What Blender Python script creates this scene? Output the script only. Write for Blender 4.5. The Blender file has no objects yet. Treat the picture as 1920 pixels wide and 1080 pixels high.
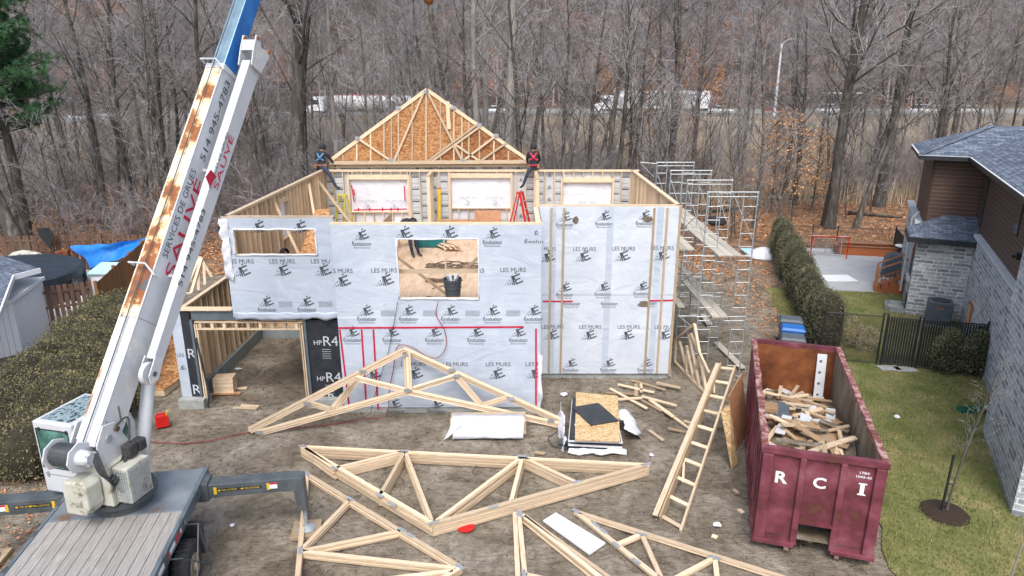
import bpy, math, random
import numpy as np
from mathutils import Vector, Matrix, noise
random.seed(7); RNG = np.random.default_rng(7)
R = math.radians
sc = bpy.context.scene
COL = sc.collection
# ------------------------------------------------------------------ camera, world, sun, exposure
CAMH, PITCH, FPX, CX0 = 9.4, R(17.03), 1283.0, 962.0
cam = bpy.data.objects.new('camera', bpy.data.cameras.new('camera')); COL.objects.link(cam)
cam.location = (0, 0, CAMH); cam.rotation_euler = (R(90) - PITCH, 0, 0)
cam.data.sensor_width = 36; cam.data.lens = FPX / 1920 * 36; cam.data.shift_x = -2 / 1920
cam.data.clip_start = .1; cam.data.clip_end = 2000
sc.camera = cam
SUN_EL, SUN_AZ = R(55), R(184)          # azimuth clockwise from +Y: behind the camera
w = bpy.data.worlds.new('World'); sc.world = w; w.use_nodes = True
nt = w.node_tree; bg = nt.nodes['Background']
sky = nt.nodes.new('ShaderNodeTexSky'); sky.sky_type = 'NISHITA'; sky.sun_disc = False
sky.sun_elevation = SUN_EL; sky.sun_rotation = SUN_AZ; sky.air_density = 1.0; sky.dust_density = 4.0; sky.ozone_density = 1.0
hs = nt.nodes.new('ShaderNodeHueSaturation'); hs.inputs['Saturation'].default_value = .75
nt.links.new(sky.outputs[0], hs.inputs['Color']); nt.links.new(hs.outputs[0], bg.inputs[0]); bg.inputs[1].default_value = .15
sl = bpy.data.lights.new('sun', 'SUN'); sl.energy = .95; sl.angle = R(22); sl.color = (1, .98, .95)
so = bpy.data.objects.new('sun', sl); COL.objects.link(so)
so.rotation_euler = Vector((math.sin(SUN_AZ) * math.cos(SUN_EL), math.cos(SUN_AZ) * math.cos(SUN_EL), math.sin(SUN_EL))).to_track_quat('Z', 'Y').to_euler()
so.location = (-20, -20, 40)
vs = sc.view_settings; vs.view_transform = 'Standard'; vs.look = 'None'; vs.gamma = 1; vs.use_curve_mapping = False; vs.exposure = .88

# ------------------------------------------------------------------ picture coordinates (1920x1080) -> world
cp, sp = math.cos(PITCH), math.sin(PITCH)
def ray(u, v):
    a = (u - CX0) / FPX; b = (540 - v) / FPX
    return Vector((a, cp + b * sp, -sp + b * cp))
def G(u, v, z=0.0):
    r = ray(u, v); t = (z - CAMH) / r.z; return Vector((r.x * t, r.y * t, z))
def PY(u, v, y):
    r = ray(u, v); t = y / r.y; return Vector((r.x * t, y, CAMH + r.z * t))

# ------------------------------------------------------------------ materials
def mat(name, cols, scale=3., rough=.75, bump=0., bscale=30., rnd=0., metal=0., coord='Object', st=(1, 1, 1), tex='noise', detail=6., alpha=1., trans=0., bst=None, dist=0., spec=.35, orand=0.):
    m = bpy.data.materials.new(name); m.use_nodes = True
    t = m.node_tree; N = t.nodes; L = t.links; b = N['Principled BSDF']
    tc = N.new('ShaderNodeTexCoord'); mp = N.new('ShaderNodeMapping'); mp.inputs['Scale'].default_value = st
    L.new(tc.outputs[coord], mp.inputs[0])
    if tex == 'noise':
        x = N.new('ShaderNodeTexNoise'); x.inputs['Scale'].default_value = scale; x.inputs['Detail'].default_value = detail
        x.inputs['Roughness'].default_value = .62; x.inputs['Distortion'].default_value = dist; fac = x.outputs['Fac']
    else:
        x = N.new('ShaderNodeTexVoronoi'); x.inputs['Scale'].default_value = scale; x.inputs['Randomness'].default_value = 1
        sx = N.new('ShaderNodeSeparateColor'); L.new(x.outputs['Color'], sx.inputs[0]); fac = sx.outputs[0]
    L.new(mp.outputs[0], x.inputs['Vector'])
    cr = N.new('ShaderNodeValToRGB'); L.new(fac, cr.inputs[0]); e = cr.color_ramp.elements
    if not isinstance(cols[0][1], (tuple, list)):
        n = len(cols); cols = [(.3 + .4 * i / max(1, n - 1), c) for i, c in enumerate(cols)]
    while len(e) < len(cols): e.new(.5)
    for el, (p, c) in zip(e, cols): el.position = p; el.color = (*c, 1)
    out = cr.outputs[0]
    if rnd or orand:
        if rnd:
            a = N.new('ShaderNodeAttribute'); a.attribute_name = 'rnd'; src = a.outputs['Fac']; rr = rnd
        else:
            a = N.new('ShaderNodeObjectInfo'); src = a.outputs['Random']; rr = orand
        mr = N.new('ShaderNodeMapRange'); mr.inputs[3].default_value = 1 - rr / 2; mr.inputs[4].default_value = 1 + rr / 2
        L.new(src, mr.inputs[0]); vm = N.new('ShaderNodeVectorMath'); vm.operation = 'SCALE'
        L.new(out, vm.inputs[0]); L.new(mr.outputs[0], vm.inputs['Scale']); out = vm.outputs[0]
    L.new(out, b.inputs['Base Color'])
    b.inputs['Roughness'].default_value = rough; b.inputs['Metallic'].default_value = metal
    b.inputs['Specular IOR Level'].default_value = spec
    if alpha < 1: b.inputs['Alpha'].default_value = alpha
    if trans: b.inputs['Transmission Weight'].default_value = trans
    if bump:
        y = N.new('ShaderNodeTexNoise'); y.inputs['Scale'].default_value = bscale; y.inputs['Detail'].default_value = 5; y.inputs['Distortion'].default_value = 1.6 if dist else 0
        m2 = N.new('ShaderNodeMapping'); m2.inputs['Scale'].default_value = bst or st
        L.new(tc.outputs[coord], m2.inputs[0]); L.new(m2.outputs[0], y.inputs['Vector'])
        bp = N.new('ShaderNodeBump'); bp.inputs['Strength'].default_value = min(1, bump); bp.inputs['Distance'].default_value = .03 * max(1, bump)
        L.new(y.outputs['Fac'], bp.inputs['Height']); L.new(bp.outputs[0], b.inputs['Normal'])
    return m

def brick(name, c1, c2, mortar, bw, bh, ms=.01, bump=.4, rough=.8, bias=0., off=.5, nz=.25, sq=1., sqf=2, rot=0.):
    m = bpy.data.materials.new(name); m.use_nodes = True
    t = m.node_tree; N = t.nodes; L = t.links; b = N['Principled BSDF']
    tc = N.new('ShaderNodeTexCoord'); mp = N.new('ShaderNodeMapping'); mp.inputs['Rotation'].default_value = (0, 0, rot)
    L.new(tc.outputs['UV'], mp.inputs[0])
    x = N.new('ShaderNodeTexBrick'); x.inputs['Scale'].default_value = 1; x.offset = off; x.squash = sq; x.squash_frequency = sqf
    for k, v in (('Color1', (*c1, 1)), ('Color2', (*c2, 1)), ('Mortar', (*mortar, 1)), ('Mortar Size', ms), ('Mortar Smooth', .1), ('Bias', bias), ('Brick Width', bw), ('Row Height', bh)):
        x.inputs[k].default_value = v
    L.new(mp.outputs[0], x.inputs['Vector'])
    n = N.new('ShaderNodeTexNoise'); n.inputs['Scale'].default_value = 9; n.inputs['Detail'].default_value = 8; L.new(tc.outputs['UV'], n.inputs['Vector'])
    mr = N.new('ShaderNodeMapRange'); mr.inputs[1].default_value = .3; mr.inputs[2].default_value = .7; mr.inputs[3].default_value = 1 - nz; mr.inputs[4].default_value = 1 + nz
    L.new(n.outputs['Fac'], mr.inputs[0]); vm = N.new('ShaderNodeVectorMath'); vm.operation = 'SCALE'
    L.new(x.outputs['Color'], vm.inputs[0]); L.new(mr.outputs[0], vm.inputs['Scale']); L.new(vm.outputs[0], b.inputs['Base Color'])
    b.inputs['Roughness'].default_value = rough; b.inputs['Specular IOR Level'].default_value = .3
    bp = N.new('ShaderNodeBump'); bp.invert = True; bp.inputs['Strength'].default_value = bump; bp.inputs['Distance'].default_value = .02
    L.new(x.outputs['Fac'], bp.inputs['Height']); L.new(bp.outputs[0], b.inputs['Normal'])
    return m

M = {}
WG = dict(coord='UV', st=(1.2, 26, 1), rough=.7, bump=.25, bscale=2.)
M['wood'] = mat('lumber', [(.25, (.27, .175, .10)), (.38, (.52, .385, .25)), (.55, (.65, .52, .37)), (.7, (.71, .60, .46))], scale=2.4, rnd=.55, **WG)
M['wood_old'] = mat('weathered_lumber', [(.25, (.22, .15, .085)), (.5, (.40, .30, .19)), (.75, (.50, .40, .27))], scale=2.2, rnd=.5, **WG)
M['wood_red'] = mat('stained_cedar', [(.25, (.20, .06, .025)), (.5, (.34, .105, .04)), (.75, (.44, .165, .065))], scale=2.2, rnd=.4, **WG)
M['wood_fence'] = mat('brown_fence_boards', [(.25, (.065, .036, .026)), (.5, (.135, .078, .055)), (.75, (.20, .125, .09))], scale=2.2, rnd=.55, **WG)
M['wood_fence2'] = mat('orange_fence_boards', [(.25, (.10, .045, .02)), (.5, (.24, .115, .048)), (.75, (.34, .18, .085))], scale=2.2, rnd=.55, **WG)
M['ply'] = mat('plywood', [(.3, (.40, .28, .18)), (.5, (.52, .385, .27)), (.7, (.60, .47, .35))], scale=2, coord='Object', st=(3, .6, 3), rnd=.2)
M['ply_red'] = mat('reddish_plywood', [(.3, (.36, .17, .085)), (.6, (.50, .27, .15))], scale=2, st=(3, .8, 3), rough=.7)
M['studply'] = mat('sheathing_inside', [(.3, (.48, .31, .16)), (.5, (.60, .42, .235)), (.7, (.68, .51, .31))], scale=2, st=(3, 3, .7), rnd=.2)
M['osb'] = mat('osb_board', [(.1, (.25, .10, .03)), (.5, (.42, .20, .075)), (.9, (.54, .31, .15))], scale=13, tex='vor', st=(1, 1, 2.4), rough=.7, bump=.2)
M['osb_shade'] = mat('shaded_osb', [(.1, (.15, .055, .018)), (.5, (.27, .11, .04)), (.9, (.36, .17, .07))], scale=13, tex='vor', st=(1, 1, 2.4), rough=.7)
M['osb_l'] = mat('osb_pale', [(.1, (.40, .26, .12)), (.5, (.54, .38, .20)), (.9, (.66, .50, .30))], scale=16, tex='vor', st=(1, 2.2, 1), rough=.7, bump=.2)
M['plank_m'] = mat('weathered_plank', [(.25, (.34, .31, .25)), (.5, (.49, .45, .38)), (.75, (.60, .57, .49))], scale=2.2, rnd=.3, **WG)
M['deckw'] = mat('grey_deck_wood', [(.25, (.17, .16, .15)), (.5, (.29, .275, .26)), (.75, (.42, .405, .385))], scale=2.2, rnd=.18, **WG)
M['footblue'] = mat('blue_grey_coating', [(.3, (.22, .27, .29)), (.7, (.33, .38, .40))], scale=3, rough=.7)
M['steel_d'] = mat('dark_outrigger_steel', [(.3, (.045, .056, .064)), (.7, (.10, .115, .125))], scale=3, rough=.5)
M['plate'] = mat('galvanised_plate', [(.3, (.30, .33, .36)), (.7, (.45, .49, .53))], scale=20, rough=.45, metal=.5)
M['galv'] = mat('galvanised_tube', [(.3, (.27, .30, .31)), (.7, (.50, .53, .54))], scale=5, rough=.4, metal=.45)
M['wrap'] = mat('house_wrap', [(.3, (.40, .46, .55)), (.6, (.47, .53, .62)), (.8, (.57, .62, .70))], scale=1.1, rough=.42, bump=1.0, bscale=1.0, bst=(.7, 1, 1.8), dist=.6)
M['wrap_r'] = mat('pale_house_wrap', [(.3, (.50, .55, .63)), (.6, (.58, .63, .70)), (.8, (.66, .70, .75))], scale=.9, rough=.38, bump=1.2, bscale=.9, bst=(1.2, 1, 1.4), dist=.6)
M['wrap_w'] = mat('white_poly_sheet', [(.3, (.60, .63, .70)), (.7, (.76, .77, .82))], scale=1.6, rough=.35, bump=1.6, bscale=1.6, dist=.8)
M['print'] = mat('dark_print', [(.3, (.05, .06, .075)), (.7, (.085, .095, .115))], rough=.6)
M['print_l'] = mat('faint_print', [(.3, (.40, .43, .48)), (.7, (.43, .46, .5))], rough=.6)
M['print_w'] = mat('white_print', [(.3, (.45, .5, .56)), (.7, (.62, .66, .7))], rough=.6)
M['tape'] = mat('red_tape', [(.3, (.40, .01, .04)), (.7, (.58, .02, .07))], scale=9, rough=.35)
M['foil'] = mat('printed_insulation', [(.3, (.46, .49, .52)), (.7, (.60, .62, .64))], scale=2, rough=.5)
M['black_wrap'] = mat('black_membrane', [(.3, (.018, .022, .028)), (.7, (.04, .045, .055))], scale=3, rough=.45, bump=.8, bscale=3)
M['steel'] = mat('painted_steel', [(.3, (.075, .10, .125)), (.7, (.13, .165, .19))], scale=3, rough=.5)
M['concrete'] = mat('concrete', [(.3, (.25, .27, .26)), (.7, (.40, .42, .40))], scale=4, rough=.85, bump=.4)
M['slab'] = mat('patio_concrete', [(.3, (.30, .32, .335)), (.7, (.39, .405, .42))], scale=1.5, rough=.85)
M['white'] = mat('white_paint', [(.30, (.34, .24, .15)), (.36, (.66, .65, .60)), (.5, (.50, .52, .55)), (.75, (.57, .59, .63))], scale=1.6, rough=.35, detail=9)
M['white_c'] = mat('clean_white_paint', [(.3, (.46, .485, .525)), (.7, (.55, .575, .61))], scale=2, rough=.35)
M['cream'] = mat('yellowed_white_paint', [(.34, (.10, .075, .05)), (.44, (.42, .42, .35)), (.7, (.53, .54, .50))], scale=3, rough=.45, detail=8)
M['rustpaint'] = mat('rusted_boom_paint', [(.36, (.09, .10, .12)), (.40, (.20, .07, .03)), (.49, (.30, .12, .04)), (.52, (.62, .42, .22)), (.60, (.70, .66, .52))], scale=1.5, rough=.6, detail=9, dist=.4)
M['rustpaint2'] = mat('rust_streaked_paint', [(.38, (.25, .10, .05)), (.43, (.5, .3, .15)), (.47, (.64, .61, .5)), (.7, (.72, .71, .65))], scale=1.2, rough=.5, detail=10)
M['blue'] = mat('blue_paint', [(.3, (.015, .10, .36)), (.7, (.03, .19, .52))], scale=2, rough=.35)
M['greyblue'] = mat('greased_grey_blue', [(.3, (.14, .22, .29)), (.7, (.27, .40, .48))], scale=2, rough=.3, metal=.3)
M['black'] = mat('black_rubber', [(.3, (.02, .021, .024)), (.7, (.055, .056, .06))], scale=6, rough=.7)
M['dgrey'] = mat('dark_grey_metal', [(.3, (.045, .055, .06)), (.7, (.09, .10, .11))], scale=4, rough=.5)
M['decksteel'] = mat('deck_steel', [(.35, (.15, .085, .05)), (.43, (.13, .155, .18)), (.7, (.22, .25, .28))], scale=1.3, rough=.5, detail=8)
M['glass'] = mat('cab_glass', [(.35, (.012, .045, .042)), (.5, (.035, .12, .10)), (.62, (.11, .27, .23))], scale=2.2, rough=.06, spec=.8)
M['glass_d'] = mat('dark_window_glass', [(.3, (.02, .03, .035)), (.7, (.05, .065, .075))], rough=.08, spec=.8)
M['roofglass'] = mat('cab_roof_glass', [(.40, (.03, .06, .07)), (.5, (.35, .45, .5)), (.6, (.05, .09, .1))], scale=7, rough=.06, spec=.8)
M['red'] = mat('red_plastic', [(.3, (.45, .012, .01)), (.7, (.58, .02, .015))], rough=.4)
M['yellow'] = mat('yellow_paint', [(.3, (.55, .36, .02)), (.7, (.68, .46, .04))], rough=.5)
M['fyellow'] = mat('yellow_fibreglass', [(.3, (.48, .42, .04)), (.7, (.62, .55, .09))], rough=.5)
M['dump'] = mat('maroon_paint', [(.36, (.11, .045, .03)), (.41, (.105, .026, .034)), (.55, (.18, .048, .068)), (.68, (.25, .095, .115)), (.74, (.33, .20, .21))], scale=1.4, rough=.5, bump=.8, bscale=2., detail=9)
M['dumprim'] = mat('worn_maroon_rim', [(.38, (.12, .05, .035)), (.48, (.22, .07, .07)), (.6, (.40, .27, .25))], scale=7, rough=.6, bump=.8, bscale=8)
M['rust'] = mat('rusty_steel', [(.33, (.055, .02, .012)), (.47, (.16, .05, .018)), (.62, (.25, .09, .03)), (.72, (.36, .17, .08))], scale=1.3, rough=.65, bump=.4, detail=9)
M['rustgrey'] = mat('scraped_steel', [(.33, (.07, .045, .03)), (.5, (.17, .14, .10)), (.65, (.27, .24, .20))], scale=2, rough=.6, st=(1, 1, .4), detail=9)
M['stone'] = brick('grey_stone_veneer', (.20, .215, .24), (.50, .52, .54), (.62, .63, .64), .42, .15, .017, .7, nz=.3, sq=1.6, sqf=3)
M['ledge'] = mat('cast_stone', [(.3, (.45, .48, .5)), (.7, (.58, .6, .62))], scale=4, rough=.8)
M['siding'] = brick('brown_siding', (.085, .052, .040), (.105, .066, .052), (.24, .17, .135), 40, .16, .008, .6, .6, nz=.1)
M['trim'] = mat('black_trim', [(.3, (.018, .02, .025)), (.7, (.035, .04, .045))], rough=.4)
M['browntrim'] = mat('brown_trim', [(.3, (.05, .026, .018)), (.7, (.07, .04, .028))], rough=.5)
M['shingle'] = brick('asphalt_shingles', (.065, .085, .12), (.17, .205, .265), (.035, .045, .06), .33, .145, .009, .5, .9, nz=.3)
M['white_siding'] = mat('white_vinyl', [(.3, (.76, .79, .84)), (.7, (.83, .85, .88))], coord='UV', st=(1, 1, 1), scale=1, rough=.45)
M['chain'] = mat('black_chainlink', [(.3, (.012, .014, .016)), (.7, (.03, .033, .036))], rough=.5)
M['bluetarp'] = mat('blue_tarp', [(.3, (.01, .13, .50)), (.7, (.03, .24, .68))], scale=2, rough=.35, bump=1.5, bscale=3)
M['pool'] = mat('pool_cover', [(.3, (.018, .028, .042)), (.7, (.035, .048, .065))], scale=2, rough=.5, bump=.6, bscale=3)
M['teal'] = mat('teal_steel', [(.3, (.008, .11, .12)), (.7, (.015, .16, .17))], rough=.5)
M['bin'] = mat('grey_bin', [(.3, (.07, .09, .11)), (.7, (.10, .12, .145))], rough=.5)
M['binblue'] = mat('blue_bin', [(.3, (.01, .10, .38)), (.7, (.02, .16, .5))], rough=.4)
M['strap'] = mat('strap', [(.3, (.12, .085, .06)), (.7, (.2, .15, .11))], rough=.9)
M['hose'] = mat('red_hose', [(.3, (.20, .02, .025)), (.7, (.28, .04, .04))], rough=.5)
M['jacket'] = mat('black_jacket', [(.3, (.012, .014, .018)), (.7, (.035, .038, .045))], scale=8, rough=.85)
M['jeans'] = mat('dark_jeans', [(.3, (.018, .025, .045)), (.7, (.04, .055, .085))], scale=8, rough=.9)
M['skin'] = mat('skin', [(.3, (.40, .22, .15)), (.7, (.5, .3, .21))], rough=.6)
M['harness_r'] = mat('red_webbing', [(.3, (.5, .02, .06)), (.7, (.6, .04, .09))], rough=.7)
M['harness_b'] = mat('blue_webbing', [(.3, (.07, .2, .38)), (.7, (.12, .3, .5))], rough=.7)
M['leather'] = mat('tan_leather', [(.3, (.25, .1, .05)), (.7, (.35, .16, .08))], rough=.8)
M['mulch'] = mat('dark_mulch', [(.3, (.02, .013, .01)), (.7, (.06, .04, .03))], scale=30, rough=1, bump=1, bscale=30)
M['bark'] = mat('grey_brown_bark', [(.3, (.032, .028, .024)), (.5, (.085, .076, .066)), (.72, (.19, .175, .155))], scale=5, st=(1, 1, .25), rough=.95, bump=.8, bscale=12, orand=.5)
M['bark_p'] = mat('pale_bark', [(.3, (.17, .155, .14)), (.5, (.30, .28, .26)), (.72, (.42, .40, .37))], scale=4, st=(1, 1, .3), rough=.9, bump=.6, bscale=10, orand=.3)
M['twig'] = mat('twigs', [(.3, (.17, .155, .155)), (.7, (.42, .405, .41))], scale=3, rough=.9, orand=.4)
M['twig_far'] = mat('hillside_twigs', [(.3, (.09, .074, .072)), (.5, (.215, .19, .19)), (.72, (.44, .42, .43))], scale=.12, rough=.95, rnd=.9)
M['cedar'] = mat('hedge_foliage', [(.3, (.085, .093, .045)), (.5, (.15, .146, .072)), (.7, (.31, .25, .14))], scale=1.3, rough=.9, rnd=.9)
M['cedar_d'] = mat('dark_hedge_foliage', [(.3, (.075, .088, .05)), (.5, (.13, .135, .078)), (.72, (.24, .22, .13))], scale=1.3, rough=.9, rnd=.8)
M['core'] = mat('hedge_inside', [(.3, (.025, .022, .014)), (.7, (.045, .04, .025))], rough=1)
M['pine'] = mat('pine_needles', [(.3, (.035, .10, .045)), (.7, (.09, .20, .085))], scale=2, rough=.8, rnd=.8)
M['bleaf'] = mat('dry_beech_leaves', [(.3, (.48, .24, .10)), (.7, (.66, .40, .21))], scale=3, rough=.85, rnd=.5)
M['leaf'] = mat('fallen_leaves', [(.3, (.28, .12, .05)), (.5, (.44, .21, .095)), (.7, (.56, .35, .20))], scale=2.5, rough=.9, rnd=.9)
M['reed'] = mat('dry_reeds', [(.3, (.22, .175, .12)), (.5, (.36, .30, .215)), (.7, (.52, .46, .36))], scale=.25, rough=.95, rnd=.7)
M['grassb'] = mat('lawn_blades', [(.34, (.34, .29, .13)), (.48, (.20, .21, .075)), (.66, (.11, .15, .04))], scale=.7, rough=.9, rnd=.6)
M['paint_w'] = mat('vehicle_white', [(.3, (.70, .73, .76)), (.7, (.78, .8, .82))], rough=.3)
M['paint_r'] = mat('vehicle_red', [(.3, (.35, .02, .03)), (.7, (.45, .03, .04))], rough=.3)
M['paint_s'] = mat('vehicle_silver', [(.3, (.40, .43, .46)), (.7, (.5, .53, .56))], rough=.3)
M['asphalt'] = mat('asphalt', [(.3, (.10, .11, .12)), (.7, (.17, .18, .19))], scale=1, rough=.85)
M['cardboard'] = mat('cardboard', [(.3, (.28, .18, .10)), (.7, (.36, .24, .14))], rough=.9)
M['sheet_w'] = mat('white_board', [(.3, (.66, .68, .72)), (.7, (.76, .78, .81))], rough=.5)
M['poly_l'] = mat('light_blue_foam', [(.3, (.35, .6, .66)), (.7, (.45, .68, .74))], rough=.6)
M['netting'] = mat('white_netting', [(.3, (.6, .6, .62)), (.7, (.72, .72, .74))], rough=.8)

# ------------------------------------------------------------------ mesh builder
ZUP = Vector((0, 0, 1))
def tag(o, label=None, cat=None, group=None, kind=None):
    if label: o['label'] = label
    if cat: o['category'] = cat
    if group: o['group'] = group
    if kind: o['kind'] = kind
    return o
def thing(name, label, cat, loc=(0, 0, 0), rz=0., group=None):
    o = bpy.data.objects.new(name, None); COL.objects.link(o); o.empty_display_size = .2
    o.location = loc; o.rotation_euler = (0, 0, rz); return tag(o, label, cat, group)
def inv_of(o):
    while o.parent: o = o.parent
    return (Matrix.Translation(o.location) @ o.rotation_euler.to_matrix().to_4x4()).inverted()
def copy_tree(o, parent=None):
    c = o.copy(); COL.objects.link(c); c.parent = parent
    for ch in list(o.children): copy_tree(ch, c)
    return c
class MB:
    def __init__(s): s.v = []; s.f = []; s.m = []; s.uv = []; s.r = []; s.rr = None
    def face(s, idx, m=0, uv=None, r=None):
        P = [s.v[i] for i in idx]
        if uv is None:
            n = Vector((0, 0, 0))
            for i in range(len(P)):
                a, b = P[i], P[(i + 1) % len(P)]
                n += Vector(((a.y - b.y) * (a.z + b.z), (a.z - b.z) * (a.x + b.x), (a.x - b.x) * (a.y + b.y)))
            if n.length < 1e-12: n = Vector((0, 0, 1))
            n.normalize()
            if abs(n.z) > .97: uv = [(p.x, p.y) for p in P]
            else:
                ua = ZUP.cross(n).normalized(); va = n.cross(ua); uv = [(p.dot(ua), p.dot(va)) for p in P]
        s.f.append(tuple(idx)); s.m.append(m); s.uv.append(uv)
        s.r.append(s.rr if s.rr is not None else (random.random() if r is None else r))
    def poly(s, pts, m=0, uv=None, r=None):
        k = len(s.v); s.v += [Vector(p) for p in pts]; s.face(range(k, k + len(pts)), m, uv, r); return s
    def hexa(s, P, m=0, r=None, uvl=None):
        k = len(s.v); s.v += [Vector(p) for p in P]; r = random.random() if r is None else r
        for q in ((0, 3, 2, 1), (4, 5, 6, 7), (0, 1, 5, 4), (1, 2, 6, 5), (2, 3, 7, 6), (3, 0, 4, 7)):
            s.face([k + i for i in q], m, None if uvl is None else [uvl[i] for i in q], r)
        return s
    def box(s, a, b, m=0, r=None):
        x0, y0, z0 = [min(a[i], b[i]) for i in range(3)]; x1, y1, z1 = [max(a[i], b[i]) for i in range(3)]
        return s.hexa([(x0, y0, z0), (x1, y0, z0), (x1, y1, z0), (x0, y1, z0), (x0, y0, z1), (x1, y0, z1), (x1, y1, z1), (x0, y1, z1)], m, r)
    def beam(s, p, q, w=.09, h=.04, up=ZUP, m=0, r=None, e=0.):
        """board from p to q: w across, h along up"""
        p, q = Vector(p), Vector(q); d = (q - p); L = d.length
        if L < 1e-6: return s
        d /= L; up = Vector(up); x = d.cross(up)
        if x.length < 1e-4: x = d.cross(Vector((1, 0, 0)))
        x.normalize(); y = x.cross(d); p = p - d * e; q = q + d * e; L += 2 * e
        x *= w / 2; y *= h / 2; o = random.random() * 50; r = random.random() if r is None else r
        k = len(s.v)
        for c in (p, q):
            s.v += [c - x - y, c + x - y, c + x + y, c - x + y]
        ws = (w, h, w, h); acc = o
        for i in range(4):
            j = (i + 1) % 4
            s.face((k + i, k + 4 + i, k + 4 + j, k + j), m, [(o, acc), (o + L, acc), (o + L, acc + ws[i]), (o, acc + ws[i])], r); acc += ws[i]
        s.face((k, k + 1, k + 2, k + 3), m, [(0, 0), (.05, 0), (.05, .04), (0, .04)], r * .6)
        s.face((k + 7, k + 6, k + 5, k + 4), m, [(0, 0), (.05, 0), (.05, .04), (0, .04)], r * .6)
        return s
    def tube(s, pts, rad, n=8, m=0, cap=True, r=None):
        pts = [Vector(p) for p in pts]; k0 = len(s.v); r = random.random() if r is None else r
        if not isinstance(rad, (list, tuple)): rad = [rad] * len(pts)
        prev = None
        for i, p in enumerate(pts):
            d = (pts[min(i + 1, len(pts) - 1)] - pts[max(i - 1, 0)])
            d = d.normalized() if d.length > 1e-9 else ZUP
            if prev is None: x = d.cross(ZUP if abs(d.z) < .9 else Vector((1, 0, 0))).normalized()
            else: x = (prev - d * prev.dot(d)); x = x.normalized() if x.length > 1e-6 else d.orthogonal().normalized()
            prev = x; y = d.cross(x)
            for a in range(n):
                t = 2 * math.pi * a / n; s.v.append(p + (x * math.cos(t) + y * math.sin(t)) * rad[i])
        for i in range(len(pts) - 1):
            for a in range(n):
                b = (a + 1) % n
                s.face((k0 + i * n + a, k0 + i * n + b, k0 + (i + 1) * n + b, k0 + (i + 1) * n + a), m, [(a / n, i), ((a + 1) / n, i), ((a + 1) / n, i + 1), (a / n, i + 1)], r)
        if cap:
            s.face([k0 + a for a in range(n)][::-1], m, None, r); s.face([k0 + (len(pts) - 1) * n + a for a in range(n)], m, None, r)
        return s
    def prism(s, P, d, m=0, r=None, me=None):
        """polygon P (3D points) pushed along vector d"""
        k = len(s.v); n = len(P); P = [Vector(p) for p in P]; d = Vector(d); s.v += P + [p + d for p in P]; r = random.random() if r is None else r
        s.face(list(range(k, k + n))[::-1], m, None, r); s.face(range(k + n, k + 2 * n), m, None, r)
        for i in range(n):
            j = (i + 1) % n; s.face((k + i, k + j, k + n + j, k + n + i), m if me is None else me, None, r)
        return s
    def lathe(s, prof, c=(0, 0, 0), n=20, m=0, r=None):
        k = len(s.v); c = Vector(c); r = random.random() if r is None else r
        for (rad, z) in prof:
            for a in range(n):
                t = 2 * math.pi * a / n; s.v.append(c + Vector((rad * math.cos(t), rad * math.sin(t), z)))
        for i in range(len(prof) - 1):
            for a in range(n):
                b = (a + 1) % n; s.face((k + i * n + a, k + i * n + b, k + (i + 1) * n + b, k + (i + 1) * n + a), m, None, r)
        s.face([k + a for a in range(n)][::-1], m, None, r); s.face([k + (len(prof) - 1) * n + a for a in range(n)], m, None, r)
        return s
    def flat(s, V2, F, o, ux, uy, m=0):
        k = len(s.v); s.v += [o + ux * a + uy * b for a, b in V2]
        for f in F: s.face([k + i for i in f], m, [(V2[i][0], V2[i][1]) for i in f], .5)
    def build(s, name, mats, parent=None, world=True, smooth=False, bevel=0., flipfix=True):
        if not isinstance(mats, (list, tuple)): mats = [mats]
        me = bpy.data.meshes.new(name)
        off = Vector((0, 0, 0)); V = s.v
        if parent is None:
            xs = [p.x for p in V]; ys = [p.y for p in V]; zs = [p.z for p in V]
            off = Vector(((min(xs) + max(xs)) / 2, (min(ys) + max(ys)) / 2, min(zs))); V = [p - off for p in V]
        elif world:
            iv = inv_of(parent); V = [iv @ p for p in V]
        me.from_pydata([tuple(p) for p in V], [], s.f)
        me.polygons.foreach_set('material_index', s.m)
        uvl = me.uv_layers.new(name='UVMap'); uvl.data.foreach_set('uv', [c for u in s.uv for t in u for c in t])
        at = me.attributes.new('rnd', 'FLOAT', 'FACE'); at.data.foreach_set('value', s.r)
        for x in mats: me.materials.append(M[x] if isinstance(x, str) else x)
        if smooth: me.polygons.foreach_set('use_smooth', [True] * len(s.f))
        me.validate(); me.update()
        o = bpy.data.objects.new(name, me); COL.objects.link(o); o.parent = parent; o.location = off
        if bevel:
            b = o.modifiers.new('bevel', 'BEVEL'); b.width = bevel; b.segments = 2; b.limit_method = 'ANGLE'; b.angle_limit = R(40)
        return o
def one(name, mb, mats, label, cat, group=None, **k):
    return tag(mb.build(name, mats, **k), label, cat, group)
def struct(name, mb, mats, **k):
    return tag(mb.build(name, mats, **k), kind='structure')
def arr_mesh(name, V, F, mats, mi=None, rnd=None, origin=None):
    """numpy quads/tris -> object"""
    me = bpy.data.meshes.new(name); nf, k = F.shape
    if origin is not None: V = V - np.array(origin)
    me.vertices.add(len(V)); me.vertices.foreach_set('co', V.astype(np.float32).ravel())
    me.loops.add(nf * k); me.loops.foreach_set('vertex_index', F.astype(np.int32).ravel())
    me.polygons.add(nf); me.polygons.foreach_set('loop_start', (np.arange(nf) * k).astype(np.int32)); me.polygons.foreach_set('loop_total', np.full(nf, k, np.int32))
    if mi is not None: me.polygons.foreach_set('material_index', mi.astype(np.int32))
    me.update(calc_edges=True)
    at = me.attributes.new('rnd', 'FLOAT', 'FACE'); at.data.foreach_set('value', (RNG.random(nf) if rnd is None else rnd).astype(np.float32))
    for x in mats: me.materials.append(M[x])
    o = bpy.data.objects.new(name, me); COL.objects.link(o)
    if origin is not None: o.location = origin
    return o
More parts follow.
